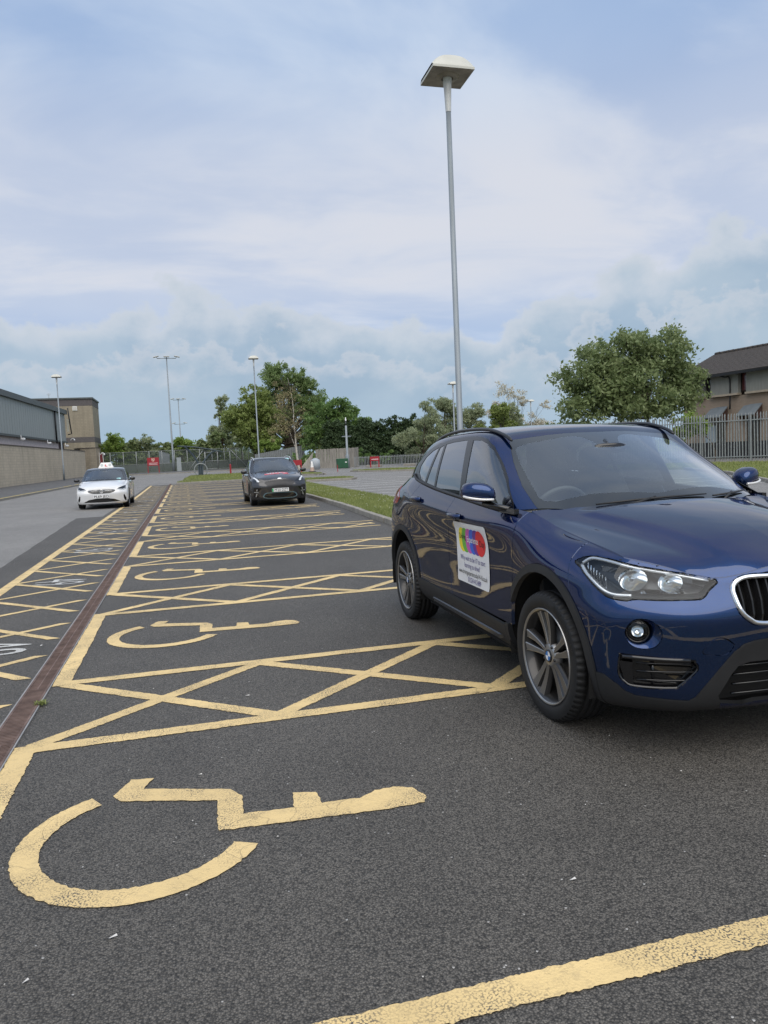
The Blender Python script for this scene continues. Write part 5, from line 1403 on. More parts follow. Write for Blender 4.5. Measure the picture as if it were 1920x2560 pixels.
# birch
r = empty('birch', (11.15,76,gz(0,76))); tag(r, 'slender white trunked birch behind the dark grey crossover', 'tree')
mb = MB(); tp = [(.10,0,0),(-.02,0,1.0),(-.12,0,2.2),(-.14,0,3.4),(-.22,0,4.8),(-.20,0,6.4),(-.35,0,8.0),(-.6,0,9.4)]
mb.tube(cr_spline(tp, 4), [.13*(1-.93*i/28) for i in range(29)], 8); mb.tube(cr_spline([(-.12,0,2.2),(-.5,.1,3.4),(-.75,.1,4.6)], 4), [.05*(1-.8*i/8) for i in range(9)], 6); mb.build('trunk', M_BIRCH, r)
mb = MB()
for _ in range(110):
    z = random.uniform(2.6,8.6); s = Vector((-.15-.03*z,0,z)); a = random.uniform(0,6.28); L = random.uniform(.9,2.4)*(1.15-.07*z)
    e = s+Vector((math.cos(a)*L*1.2-.35, math.sin(a)*L, L*random.uniform(.5,1.1))); mb.tube([s, s.lerp(e,.5)+Vector((0,0,.12)), e], [.022,.014,.005], 4)
mb.build('branches', M_BARK, r)
V, F = leaves([(-.9,0,6.2,1.9,1.6,2.4),(-1.8,0,5.0,1.3,1.3,1.5),(.2,0,4.6,1.1,1.1,1.6),(-1.2,0,8.2,1.1,1.0,1.2),(-2.6,0,4.0,.9,.9,.9)], 1700, .11, .1, .4)
me = bpy.data.meshes.new('crown'); me.from_pydata(V.tolist(), [], F.tolist()); me.update(); link('crown', me, LEAF['twig'], r)
# conifer hedge, each bush
for k in range(9):
    x = 18.4+k*1.2; y = 94.5-.55*k; h = 5.2+.4*math.sin(k*2.3)+(.3 if k > 4 else 0)
    bl = [(x+RNG.normal()*.2, y, .9+h*.82*i/5, 1.5*(1-.50*(i/5)**2), 1.3*(1-.45*(i/5)), .95) for i in range(6)]
    tree('hedge_conifer', ['leftmost dark conifer of the hedge behind the timber fence','second dark conifer of the hedge from the left','third dark conifer of the hedge from the left','fourth dark conifer of the hedge from the left','middle dark conifer of the hedge','fourth dark conifer of the hedge from the right','third dark conifer of the hedge from the right','second dark conifer of the hedge from the right','rightmost dark conifer of the hedge beside the feathery bushes'][k], 'conifer', (x,y), bl, 9500, .16, 'conifer', .12, 'conifers of the dark hedge', .45, limbs=False, flat=.35)
# feathery bushes behind the SUV
def bush(n, label, x0, x1, y, z0, z1, cnt, kind, seed, size=.19, nb=14, rr=.95, name='wild_bush', twigs=1, **k):
    return tree(name, label, 'bush', ((x0+x1)/2,y), cloud_blobs(x0,x1,y,z0,z1,nb,rr,seed,shape=lambda t: .55+.45*math.sin(math.pi*t)), int(cnt*1.7), size*.82, kind, .11, 'bushes along the right boundary', .15, twigs=twigs, **k)
bush(0, 'grey green feathery bush beside the dark conifer hedge', 23.0,28.2,80,1.0,7.0,6500,'grey',31, droop=-.8, flat=.3)
bush(1, 'tall feathery bush left of the tall near lamp post', 26.4,31.4,82,1.0,7.2,6500,'grey',32, droop=-.8, flat=.3)
bush(2, 'feathery bush just right of the tall near lamp post', 30.2,35.2,83,1.2,7.4,6500,'grey',33, droop=-.8, flat=.3)
bush(3, 'low olive bush behind the roof of the blue SUV', 33.6,38.8,82,1.2,6.2,6500,'olive',34)
bush(6, 'green feathery bush in the gap left of the pale blossoming bush', 36.0,40.0,84,1.0,6.4,5200,'grey',39, droop=-.8, flat=.3)
bush(7, 'broad green bush under the distant lamp post behind the SUV roof', 27.5,33.0,88,1.0,5.6,5200,'mid',40)
bush(4, 'pale blossoming bush with bare twigs left of the full round tree', 36.2,44.0,86,2.2,9.6,4200,'pale',35, .15, 24, 1.15, 'blossom_tree', 6)
bush(5, 'low green bush beneath the pale blossoming bush', 38.5,45.5,78,.6,5.4,6000,'mid',36)
# hedge belt behind the sports pitch
for i, (x0,x1,z1,kind,lab) in enumerate(((-14.0,-11.2,5.6,'olive','brownish bush next to the block tower'),(-11.6,-8.4,7.6,'bright','tallest bright green shrub behind the pitch fence on the left'),(-8.8,-5.8,5.6,'mid','rounded green shrub right of the tallest bright shrub'),(-6.6,-4.2,6.0,'grey','grey twiggy shrub above the red notice board'),(-4.6,-1.2,5.6,'mid','wide green shrub right of the red notice board'),(-1.6,1.6,5.6,'bright','bright green shrub behind the floodlight masts'),(1.0,4.4,5.0,'mid','low green shrub above the curved shelter'))):
    tree('hedge_shrub', lab, 'bush', ((x0+x1)/2,121), cloud_blobs(x0,x1,120.5+i*.3,1.0,z1-.7,13,1.05,50+i,shape=lambda t: .5+.5*math.sin(math.pi*t)), 6500, .19, kind, .12, 'hedge shrubs behind the sports pitch', .2)
far = cloud_blobs(-40,70,150,1.0,5.5,110,2.4,77,shape=lambda t: .6+.4*math.sin(t*23)*math.sin(t*11+2))
V, F = leaves(far, 20000, .42, .3); me = bpy.data.meshes.new('far_wood'); me.from_pydata(V.tolist(), [], F.tolist()); me.update(); o = link('far_wood', me, LEAF['mid']); tag(o, kind='stuff')
under = cloud_blobs(12,26,90,.4,1.6,26,.8,78); V, F = leaves(under, 3000, .2, .3); me = bpy.data.meshes.new('undergrowth'); me.from_pydata(V.tolist(), [], F.tolist()); me.update(); o = link('undergrowth', me, LEAF['dark']); tag(o, kind='stuff')
# ------------------------------------------------------------------ the blue SUV
def loft(mb, rings, mi=0, closed=True, smooth=True, cap=False):
    n = len(rings[0]); V = [tuple(p) for r in rings for p in r]; F = []
    for i in range(len(rings)-1):
        for k in range(n if closed else n-1):
            k2 = (k+1) % n; F.append((i*n+k, i*n+k2, (i+1)*n+k2, (i+1)*n+k))
    mb.add(V, F, mi, smooth)
    if cap: mb.add(rings[-1], [list(range(n))], mi, False)
    return mb
def surf_pt(bvh, p, d, lift=0):
    d = Vector(d).normalized(); h = bvh.ray_cast(Vector(p)+d*.6, -d)
    if h[0] is None: return Vector(p)+d*lift
    return h[0]+d*lift
def outline(bvh, pts, d, n=6, lift=0): return [surf_pt(bvh, p, d, lift) for p in cr_spline(pts, n, True)]
def shrink(ring, f, push, d):
    c = sum((Vector(p) for p in ring), Vector())/len(ring); d = Vector(d)
    return [c+(Vector(p)-c)*f+d*push for p in ring]
def inset(ring, w, d):
    """offset a closed 3D outline inwards by w, in the plane across d"""
    d = Vector(d).normalized(); n = len(ring); out = []
    c = sum((Vector(p) for p in ring), Vector())/n
    for i in range(n):
        t = (Vector(ring[(i+1) % n])-Vector(ring[i-1])); nn = d.cross(t).normalized()
        if nn.dot(c-Vector(ring[i])) < 0: nn = -nn
        out.append(Vector(ring[i])+nn*w)
    return out
def both(fn, parent):
    """fn(ysign) builds the piece for one side"""
    return [fn(-1), fn(1)]
def mb_side(mb, s):
    if s < 0:
        mb.v = [(x,-y,z) for x,y,z in mb.v]; mb.f = [f[::-1] for f in mb.f]
    return mb
def build_bmw():
    P = paint('blue_car_paint', (.0012,.0270,.112), .92, .27)
    root = empty('parked_suv', (2.651, 3.525, 0), 0)
    root.rotation_euler = (0, 0, math.atan2(-.99993, -.01169))
    tag(root, 'dark blue SUV parked across the bays with a colourful white sign on its door', 'car')
    A, B, C = surfaces(BMW, .022)
    # bonnet creases
    for i in range(B.shape[0]):
        for j in range(B.shape[1]):
            x, y, z = B[i,j]
            yc = .30+(.55-.30)*np.clip((.72-x)/.95, 0, 1); t = np.clip((yc+.035-y)/.07, 0, 1); t = t*t*(3-2*t)
            fade = np.clip((.76-x)/.25, 0, 1)*np.clip((x+.26)/.12, 0, 1)
            B[i,j,2] += .016*t*fade
            yv = yc+.10; B[i,j,2] -= .007*math.exp(-((y-yv)/.05)**2)*fade
    bvh = surf_bvh(A); bvhC = surf_bvh(C); bvhB = surf_bvh(B, C)
    D = Vector((.83,.56,0)).normalized()
    bm = grid_bm(A)
    Y = (0,1,0); X = (1,0,0)
    HL = [(.283,.85,.873),(.349,.804,.903),(.471,.758,.895),(.538,.724,.882),(.644,.581,.851),(.735,.414,.815),(.747,.453,.772),(.752,.486,.743),(.747,.518,.734),(.68,.64,.732),(.614,.751,.732),(.603,.769,.726),(.567,.803,.729),(.529,.829,.739),(.48,.849,.766),(.4,.861,.816),(.339,.856,.849)]
    FOG = [(.618,.794,.589),(.641,.771,.641),(.671,.735,.652),(.699,.699,.637),(.714,.674,.597),(.706,.678,.555),(.686,.702,.526),(.654,.745,.521),(.628,.778,.539)]
    INT = [(.595,.81,.482),(.608,.795,.488),(.749,.564,.472),(.756,.537,.458),(.757,.524,.436),(.75,.533,.411),(.72,.591,.348),(.706,.618,.336),(.621,.755,.338),(.597,.791,.357),(.585,.812,.39),(.587,.815,.441)]
    TOW = [(.773,.509,.512),(.79,.473,.559),(.801,.43,.566),(.803,.384,.539),(.801,.378,.525),(.79,.41,.489),(.774,.494,.495)]
    CLAD = [(.40,.89,.392),(.446,.876,.383),(.528,.852,.38),(.57,.817,.346),(.59,.783,.311),(.61,.749,.294),(.654,.685,.287),(.706,.582,.278),(.719,.545,.277),(.732,.521,.293),(.748,.496,.332),(.779,.424,.431),(.798,.369,.499),(.808,.329,.53),(.813,.287,.541),(.818,.216,.547),(.82,.0,.55),(.82,-.1,.55),(.82,-.1,.12),(.40,.89,.12)]
    KID = [(.776,.371,.770),(.77,.363,.792),(.768,.343,.812),(.769,.312,.826),(.779,.27,.833),(.795,.193,.834),(.80,.10,.835),(.80,.052,.822),(.80,.036,.78),(.80,.045,.70),(.80,.07,.635),(.80,.12,.608),(.823,.20,.604),(.823,.28,.613),(.823,.312,.629),(.819,.347,.657),(.809,.366,.693),(.787,.372,.743)]
    # --- cut the panels (side view)
    cut(bm, sxz([(.245,.95),(.25,.875),(.30,.74),(.34,.60),(.34,.10),(1.2,.10),(1.2,.99)]), 1, Y)
    lay = bm.faces.layers.int['reg']
    for f in bm.faces:
        c = f.calc_center_median()
        if c.x > .56 or (c.x > .40 and c.z < .86 and f[lay] == 0): f[lay] = 1
    cut(bm, sxz([(.25,1.2),(.25,.875),(.30,.74),(.34,.60),(.34,.10),(-.40,.10),(-.39,.42),(-.372,.80),(-.352,1.0),(-.345,1.2)]), 2, Y, {0})
    cut(bm, sxz([(-.345,1.2),(-.352,1.0),(-.372,.80),(-.39,.42),(-1.43,.42),(-1.475,.55),(-1.495,.70),(-1.488,.86),(-1.455,1.0),(-1.44,1.2)]), 3, Y, {0})
    cut(bm, sxz([(-1.44,1.2),(-1.455,1.0),(-1.488,.86),(-1.495,.70),(-1.475,.55),(-1.43,.42),(-2.10,.42),(-2.15,.48),(-2.26,.66),(-2.36,.76),(-2.43,.83),(-2.43,.94),(-2.40,1.04),(-2.33,1.3)]), 4, Y, {0})
    cut(bm, sxz([(-2.66,1.095),(-2.51,1.095),(-2.49,1.075),(-2.495,.99),(-2.515,.965),(-2.67,.965),(-2.69,.985),(-2.685,1.075)]), 18, Y, {0})
    cut(bm, sxz([(.5,.405),(-.39,.402),(-1.4,.415),(-2.2,.43),(-2.2,.1),(.5,.1)]), 6, Y, {0,2,3,4})
    cut(bm, sxz([(-2.9,.50),(-3.2,.47),(-3.8,.45),(-3.8,.1),(-2.9,.1)]), 19, Y, {0})
    for f in bm.faces:
        c = f.calc_center_median()
        if c.x < -3.0 and c.z < .46 and f[lay] == 0: f[lay] = 19
    cut(bm, CLAD, 9, D, {0,1,2,6})
    ar = lambda cx, r: sxz(circ(cx, .335, r, 64))
    cut(bm, ar(0,.487), 5, Y, {0,1,2,6,9}); cut(bm, ar(0,.443), 8, Y, {5})
    cut(bm, ar(-2.67,.487), 7, Y, {0,4,6,19}); cut(bm, ar(-2.67,.443), 8, Y, {7})
    cut(bm, HL, 10, D, {0,1,2}, smooth=3)
    cut(bm, FOG, 12, D, {1}, smooth=4)
    cut(bm, INT, 13, D, {1,9}, smooth=3)
    cut(bm, TOW, 15, D, {1}, smooth=3)
    cut(bm, KID, 11, X, {1,0}, smooth=3)
    cut(bm, syz([(.414,.275),(.427,.30),(.379,.393),(.349,.433),(.297,.448),(.2,.448),(-.05,.45),(-.05,.262),(.25,.262),(.30,.25),(.41,.266)]), 14, X, {9,1})
    cut(bm, syz([(.41,.262),(.30,.246),(.25,.258),(-.05,.258),(-.05,.1),(.36,.1)]), 17, X, {9,1})
    cut(bm, sxz([(-2.98,1.14),(-2.80,1.05),(-2.88,1.0),(-3.0,.985),(-3.6,.98),(-3.6,1.10),(-3.3,1.13)]), 16, Y, {0})
    # --- panels
    G = dict(gap=.0032, depth=.02); use_surf(A)
    panel_mid(take(bm, {1}), 'front_bumper', P, root, **G)
    panel_pair(take(bm, {2}), 'front_wing', P, root, **G)
    fd = panel_pair(take(bm, {3}), 'front_door', P, root, **G)
    rd = panel_pair(take(bm, {4}), 'rear_door', P, root, **G)
    panel_mid(drop_small(take(bm, {0}), 120), 'rear_body', P, root, **G)
    panel_pair(take(bm, {18}), 'fuel_flap', P, root, .0016, .012)
    panel_pair(take(bm, {5}), 'front_arch_trim', M_PLASTIC, root, .001, .03, .009)
    panel_pair(take(bm, {7}), 'rear_arch_trim', M_PLASTIC, root, .001, .03, .009)
    panel_pair(take(bm, {6}), 'sill_trim', M_PLASTIC, root, .001, .02, .010); panel_mid(take(bm, {19}), 'rear_bumper_trim', M_PLASTIC, root, .001, .02, .010)
    panel_mid(take(bm, {9}), 'lower_bumper_trim', M_PLASTIC, root, .001, .02, .006)
    panel_mid(take(bm, {17}), 'front_lip', P, root, .001, .02, .006)
    panel_pair(take(bm, {15}), 'tow_eye_cover', P, root, .0018, .01)
    panel_pair(take(bm, {16}), 'tail_light', M_RED, root, .001, .01, .004)
    use_surf(B); hood = grid_bm(B); panel_mid(hood, 'bonnet', P, root, .003, .022)
    # sill step bar
    for s in (-1, 1):
        mb = MB()
        prof = [(.0,.0),(.035,.004),(.045,-.004),(.04,-.03),(.0,-.04)]
        for k, (x0, x1) in enumerate(((-.48,-2.02),)):
            V = []; nn = 24
            for i in range(nn+1):
                x = x0+(x1-x0)*i/nn; e = min(1, min(i, nn-i)/2+.02)
                for (py, pz) in prof: V.append((x, .845+py*e, .322+pz*e))
            m_ = len(prof)
            mb.add(V, [(i*m_+k2, (i+1)*m_+k2, (i+1)*m_+(k2+1) % m_, i*m_+(k2+1) % m_) for i in range(nn) for k2 in range(m_)], 0, False)
        mb_side(mb, s).build('side_step', mat('satin_step_metal', (.05,.055,.065), .25, .6), root)
    # --- glasshouse
    cm = grid_bm(C); use_surf(C)
    WSO = [(-.05,.0,.98),(-.08,.40,.98),(-.14,.60,1.0),(-.34,.715,1.06),(-.433,.716,1.10),(-.604,.708,1.198),(-.852,.652,1.349),(-1.03,.595,1.474),(-1.046,.572,1.488),(-1.03,.44,1.502),(-1.012,.308,1.509),(-.984,.052,1.516),(-.98,-.06,1.516),(-.05,-.06,.98)]
    WSI = [(-.3,.0,1.118),(-.38,.40,1.113),(-.38,.60,1.112),(-.42,.655,1.117),(-.46,.672,1.135),(-.591,.655,1.21),(-.81,.625,1.333),(-.945,.595,1.425),(-.965,.56,1.443),(-.975,.50,1.452),(-.95,.22,1.492),(-.95,.17,1.488),(-.91,.12,1.47),(-.80,.07,1.415),(-.76,.0,1.40),(-.76,-.06,1.40),(-.3,-.06,1.118)]
    WD = Vector((.62,0,.78))
    def tilt(pts): return pts
    cut(cm, WSO, 20, WD); cut(cm, WSI, 21, WD, {20})
    TRIM = sxz([(-2.73,1.252),(-2.727,1.299),(-2.681,1.381),(-2.522,1.452),(-2.266,1.496),(-1.935,1.522),(-1.577,1.530),(-1.332,1.523),(-1.175,1.50),(-1.047,1.45),(-.941,1.382),(-.726,1.246),(-.56,1.12),(-.47,1.03),(-.47,.9),(-2.0,.9),(-2.60,1.1),(-2.70,1.22)])
    cut(cm, TRIM, 22, Y, {0})
    # belt strip on the door skin
    cut(cm, sxz([(-2.225,1.467),(-2.378,1.439),(-2.525,1.389),(-2.592,1.316),(-2.57,1.262),(-2.453,1.214),(-2.312,1.19),(-2.27,1.349)]), 26, Y, {22})
    cut(cm, sxz([(-2.194,1.463),(-2.10,1.481),(-2.03,1.165),(-2.262,1.187)]), 25, Y, {22})
    cut(cm, sxz([(-2.054,1.486),(-1.892,1.497),(-1.55,1.505),(-1.413,1.172),(-1.40,1.122),(-1.985,1.160)]), 24, Y, {22})
    cut(cm, sxz([(-1.425,1.499),(-1.269,1.493),(-1.14,1.468),(-1.021,1.421),(-.899,1.346),(-.716,1.229),(-.60,1.140),(-.545,1.083),(-1.29,1.112),(-1.318,1.178)]), 23, Y, {22})
    cut(cm, syz([(.0,1.47),(.42,1.46),(.50,1.32),(.54,1.18),(.50,1.14),(.0,1.13),(-.05,1.13),(-.05,1.47)]), 27, (-1,0,0), {0})
    panel_mid(take(cm, {0}), 'roof', P, root, .001, .0)
    b = join_sym(take(cm, {0}))
    for v in b.verts: v.co -= v.normal*.022
    bmesh.ops.reverse_faces(b, faces=b.faces[:]); bm_obj(b, 'headliner', M_LIGHTTRIM, root); b.free()
    panel_mid(take(cm, {20}), 'windscreen_border', mat('ceramic_black', (.008,.009,.010), .08, 0, Coat_Weight=1.0), root, 0, .0)
    panel_mid(take(cm, {21}), 'windscreen', M_WIND, root, 0, 0)
    panel_pair(take(cm, {22}), 'window_trim', mat('window_trim_black', (.014,.014,.015), .28), root, 0, .008, .003)
    panel_pair(take(cm, {23}), 'front_door_window', M_SIDEG, root, 0, 0)
    panel_pair(take(cm, {24}), 'rear_door_window', M_TINT, root, 0, 0)
    panel_pair(take(cm, {25}), 'fixed_door_window', M_TINT, root, 0, 0)
    panel_pair(take(cm, {26}), 'quarter_window', M_TINT, root, 0, 0)
    panel_mid(take(cm, {27}), 'rear_window', M_TINT, root, 0, 0)
    # belt moulding
    for s in (-1, 1):
        pts = [(-.43,.842,1.058),(-.9,.851,1.083),(-1.4,.838,1.114),(-1.85,.824,1.142),(-2.25,.806,1.174),(-2.55,.784,1.207),(-2.72,.757,1.25)]
        mb = MB(); rail_tube(mb, pts, .011, 6, 0, 1.1); mb_side(mb, s).build('belt_moulding', M_PLASTIC, root)
        # roof rail
        pts = [(-.98,.600,1.490),(-1.08,.606,1.530),(-1.3,.614,1.574),(-1.6,.614,1.590),(-2.0,.602,1.590),(-2.35,.584,1.570),(-2.6,.562,1.536),(-2.76,.55,1.49)]
        mb = MB(); mb.tube([p-Vector((0,0,.010)) for p in cr_spline(pts, 6)], [.006,.010]+[.0125]*39+[.010,.006], 8, 0, sy=1.0)
        mb_side(mb, s).build('roof_rail', mat('satin_black_rail', (.016,.016,.017), .32), root)
    # --- mirrors
    for s in (-1, 1):
        def shape(p):
            q = p.copy(); t = (q.y-.885)/.165
            q.x += .10*(.5-t)*.6; q.z += .018*math.sin(t*2.4); 
            if q.x < -.76: q.x = -.76+(q.x+.76)*.25
            return q
        mb = MB(); superell(mb, (-.72,.955,1.160), (.085,.094,.060), 28, 20, 2.7, 0, shape)
        for i, f in enumerate(mb.f):
            zc = sum(mb.v[k][2] for k in f)/len(f)
            mb.m[i] = 1 if zc < 1.126 else 0
        body = mb_side(mb, s).build('door_mirror', [P, M_GLOSSBLK], root)
        mi = MB(); rail_tube(mi, [(-.620,.888,1.130),(-.628,.963,1.134),(-.665,1.026,1.145),(-.71,1.047,1.154)], .0065, 6, 0, 1.3)
        mb_side(mi, s).build('indicator', mat('indicator_strip', (.75,.75,.74), .2, .2), body)
        ar_ = MB(); ar_.tube([(-.52,.825,1.075),(-.61,.87,1.092),(-.69,.92,1.108)], [.030,.026,.03], 8, 0, sy=.55)
        ar_.add([(-.40,.848,1.055),(-.60,.845,1.068),(-.61,.800,1.155),(-.56,.808,1.13)], [(0,1,2,3)])
        ar_.box((-.52,.838,1.068), (.22,.03,.03))
        mb_side(ar_, s).build('mirror_arm', M_GLOSSBLK, body)
    # --- door handles
    for obs, cx, cz, sl in ((fd, -1.265, .990, .02), (rd, -2.21, 1.062, .03)):
        for o, s in zip(obs, (-1, 1)):
            y0 = surf_pt(bvh, (cx,.9,cz), Y).y
            mb = MB(); superell(mb, (cx+.035,y0-.004,cz-.012), (.075,.006,.034), 20, 10, 2, 1)
            pts = [(cx-.115,y0+.004,cz-.004),(cx-.09,y0+.022,cz),(cx,y0+.034,cz+.004),(cx+.085,y0+.026,cz+.004),(cx+.115,y0+.004,cz+.002)]
            mb.tube(cr_spline(pts, 5), .0145, 8, 0, sy=1.25)
            mb_side(mb, s).build('door_handle', [P, M_DARK], o)
    # --- headlights
    use_surf(A)
    hl = take(bm, {10})
    ring = outline(bvh, HL, D, 4)
    for s in (-1, 1):
        b = mirrored(hl) if s < 0 else hl.copy(); flange(b, .004, .01, -.001); lens = bm_obj(b, 'headlight', M_LENS, root); b.free()
        mb = MB()
        r0 = ring; r1 = inset(ring, .006, D); r2 = [p-D*.012 for p in r1]; r3 = [p-D*.075+Vector((-.01,0,0)) for p in inset(ring, .012, D)]
        loft(mb, [r0, r2], 1); loft(mb, [r2, r3], 0, cap=True)
        mb_side(mb, s).build('lamp_housing', [M_LAMPGREY, M_DARK], lens)
        # reflectors
        mb = MB()
        fwd = Vector((.93,.36,0)).normalized()
        for c, rr in (((.58,.728,.812),.062),((.668,.597,.800),.052)):
            c = Vector(c)-D*.022; a = Vector((0,0,1)); bx = a.cross(fwd)
            rings = []
            for t in (1.0,.97,.8,.55,.3,.1):
                dep = -.06*(1-t*t)*rr/.06
                rings.append([c+fwd*dep+(bx*math.cos(2*math.pi*k/20)*1.0+a*math.sin(2*math.pi*k/20)*.82)*rr*t for k in range(20)])
            loft(mb, rings, 0)
            rim_ = [c+fwd*.004+(bx*math.cos(2*math.pi*k/20)+a*math.sin(2*math.pi*k/20)*.82)*rr*1.03 for k in range(20)]
            loft(mb, [rim_, rings[0]], 1)
            superell(mb, tuple(c-fwd*.02), (.016,.016,.016), 10, 8, 2, 2)
        for (pa, pb) in (((.44,.80,.862),(.69,.50,.815)),((.60,.70,.752),(.70,.55,.752))):
            pa, pb = surf_pt(bvh, pa, D)-D*.035, surf_pt(bvh, pb, D)-D*.035
            dz_ = Vector((0,0,-.030 if pa.z > .8 else .014)); mb.add([pa, pb, pb+dz_-D*.03, pa+dz_-D*.03], [(0,1,2,3)], 0)
        for k in range(7):
            p_ = surf_pt(bvh, (.40+.016*k,.85-.006*k,.845-.009*k), D)-D*.03; mb.box(tuple(p_), (.004,.004,.055), mi=1)
        mb_side(mb, s).build('reflector', [M_REFL, M_CHROME, M_LENS], lens)
        # light guide bands
        mb = MB()
        inn = lambda p, k=.02: surf_pt(bvh, p, D)-D*k
        lo = [inn(p) for p in [(.345,.850,.858),(.405,.856,.822),(.485,.843,.775),(.53,.825,.752),(.568,.80,.744),(.612,.755,.744)]]
        mb.tube(cr_spline(lo, 5), .0095, 8, 0, sy=.9)
        up = [inn(p, .016) for p in [(.345,.845,.868),(.372,.805,.892),(.471,.765,.884),(.54,.72,.868),(.644,.59,.840),(.72,.44,.806)]]
        mb.tube(cr_spline(up, 5), [.010]*16+[.009]*5+[.007]*5, 8, 0, sy=.8)
        mb_side(mb, s).build('light_guide', mat('light_guide', (.60,.62,.64), .14, .7), lens)
        # black fin row between lamp and bonnet
        mb = MB()
        for k in range(3):
            p = surf_pt(bvh, (.50+.05*k,.735-.06*k,.893-.012*k), D); mb.box(tuple(p-D*.008), (.012,.012,.01))
        mb_side(mb, s).build('lamp_clip', M_PLASTIC, lens)
    # --- fog lamps
    fr = outline(bvh, FOG, D, 4)
    for s in (-1, 1):
        mb = MB(); c = Vector((.650,.752,.592)); fd_ = Vector((.86,.50,-.03)).normalized(); u_ = Vector((0,0,1)); b_ = u_.cross(fd_).normalized()
        n = len(fr)
        # start angles matched to the outline
        rings = [fr]
        for t, dep in ((.5,-.010),(1.0,-.034)):
            rr = []
            for p in fr:
                q = p-c; a = math.atan2(q.dot(u_), q.dot(b_)); tgt = c+(b_*math.cos(a)+u_*math.sin(a))*.052+fd_*dep
                rr.append(p.lerp(tgt, t) if t < 1 else tgt)
            rings.append(rr)
        loft(mb, rings, 0)
        o = mb_side(mb, s).build('fog_light', [P], root)
        mb = MB(); M_ = Matrix.Translation(c-fd_*.028) @ fd_.to_track_quat('Y','Z').to_matrix().to_4x4()
        mb.lathe([(.052,-.02),(.053,.012),(.047,.016),(.045,.008)], 30, 1, 'Y')
        mb.lathe([(.046,.010),(.044,.0),(.038,-.012),(.02,-.024),(.0,-.028)], 30, 1, 'Y')
        mb.lathe([(.026,.010),(.022,.0),(.014,-.01),(.0,-.014)], 24, 0, 'Y')
        mb.lathe([(.046,.012),(.03,.018),(.0,.021)], 30, 2, 'Y')
        mb.xform(M_); mb_side(mb, s).build('fog_lens', [M_REFL, M_GLOSSBLK, M_LENS], o)
    # --- side intakes
    ir = outline(bvh, INT, D, 4)
    for s in (-1, 1):
        mb = MB(); loft(mb, [ir, inset(ir, .006, D), [p-D*.055 for p in inset(ir, .010, D)]], 0, cap=True)
        o = mb_side(mb, s).build('bumper_intake', [M_GLOSSBLK], root)
        mb = MB()
        for zf in (.372,.412,.450):
            pts = [surf_pt(bvh, (.75-.17*t, .54+.25*t, zf), D)-D*.012 for t in (0,.2,.4,.6,.8)]
            mb.tube(pts, .0055, 6, 0, sy=.8)
        p0 = surf_pt(bvh, (.665,.69,.36), D)-D*.02; mb.tube([p0, p0+Vector((0,0,.10))], .007, 6)
        top = [surf_pt(bvh, (.60+.15*t, .80-.24*t, .478-.010*t), D)-D*.0 for t in (0,.2,.4,.6,.8,1)]
        mb.tube(top, .011, 8, 0, sy=1.0)
        q = [surf_pt(bvh, p, D)-D*.006 for p in ((.588,.812,.455),(.625,.765,.452),(.625,.762,.345),(.60,.79,.36))]
        mb.add(q, [(0,1,2,3)])
        mb_side(mb, s).build('intake_slat', [M_GLOSSBLK], o)
    # --- centre intake
    mb = MB()
    mb.add([(.70,-.42,.26),(.70,.42,.26),(.72,.36,.45),(.72,-.36,.45)], [(0,1,2,3)], 1)
    for zf in (.30,.345,.39,.43):
        mb.tube([surf_pt(bvh, (.8, y*1.0, zf), X)-Vector((.012,0,0)) if y >= 0 else Vector((1,-1,1))*surf_pt(bvh, (.8,-y,zf), X)-Vector((.012,0,0)) for y in (-.36,-.24,-.12,0,.12,.24,.36)], .007, 6, 0, sy=.7)
    mb.build('centre_grille', [M_GLOSSBLK, M_DARK], root)
    # --- kidney grilles
    kr = outline(bvh, KID, X, 4)
    for s in (-1, 1):
        mb = MB(); i1 = inset(kr, .003, X); i2 = inset(kr, .013, X); i3 = inset(kr, .024, X)
        xx = Vector((1,0,0))
        loft(mb, [[p-xx*.02 for p in kr], [p+xx*.006 for p in i1], [p+xx*.013 for p in i2], [p+xx*.004 for p in i3], [p-xx*.04 for p in i3]], 0)
        o = mb_side(mb, s).build('kidney_grille', M_CHROME, root)
        mb = MB(); mb.add([p-xx*.05 for p in i3], [list(range(len(i3)))], 1)
        ys = [.075+.042*k for k in range(7)]
        for y in ys:
            zs = [(.63,.0),(.66,.012),(.72,.016),(.78,.012),(.815,-.004)]
            V = []; 
            for z, bx in zs:
                xx_ = surf_pt(bvh, (.8,y,z), X).x-.012+bx*.3
                for dy, dx in ((-.006,-.035),(-.004,0),(.004,0),(.006,-.035)): V.append((xx_+dx, y+dy, z))
            mb.add(V, [(i*4+k, i*4+k+1, (i+1)*4+k+1, (i+1)*4+k) for i in range(4) for k in range(3)], 0)
        mb_side(mb, s).build('grille_slat', [mat('grille_slat_grey', (.02,.02,.021), .25, .2), M_DARK], o)
    # --- wheel wells, underbody, cabin
    for cx in (0, -2.67):
        for s in (-1, 1):
            mb = MB(); V = []; n = 30
            for k in range(n+1):
                a = R(-12+204*k/n)
                for y in (.885,.80,.52): V.append((cx+.452*math.cos(a), s*y, .335+.452*math.sin(a)))
            F = [(k*3+j, k*3+j+1, (k+1)*3+j+1, (k+1)*3+j) for k in range(n) for j in range(2)]
            mb.add(V, F, 0, True)
            mb.add([(cx+.46*math.cos(R(-12+204*k/n)), s*.52, .335+.46*math.sin(R(-12+204*k/n))) for k in range(n+1)], [list(range(n+1))])
            mb.build('wheel_well', M_DARK, root)
    mb = MB()
    mb.add([(.66,-.5,.215),(.66,.5,.215),(.45,.5,.215),(.45,-.5,.215)], [(0,1,2,3)])
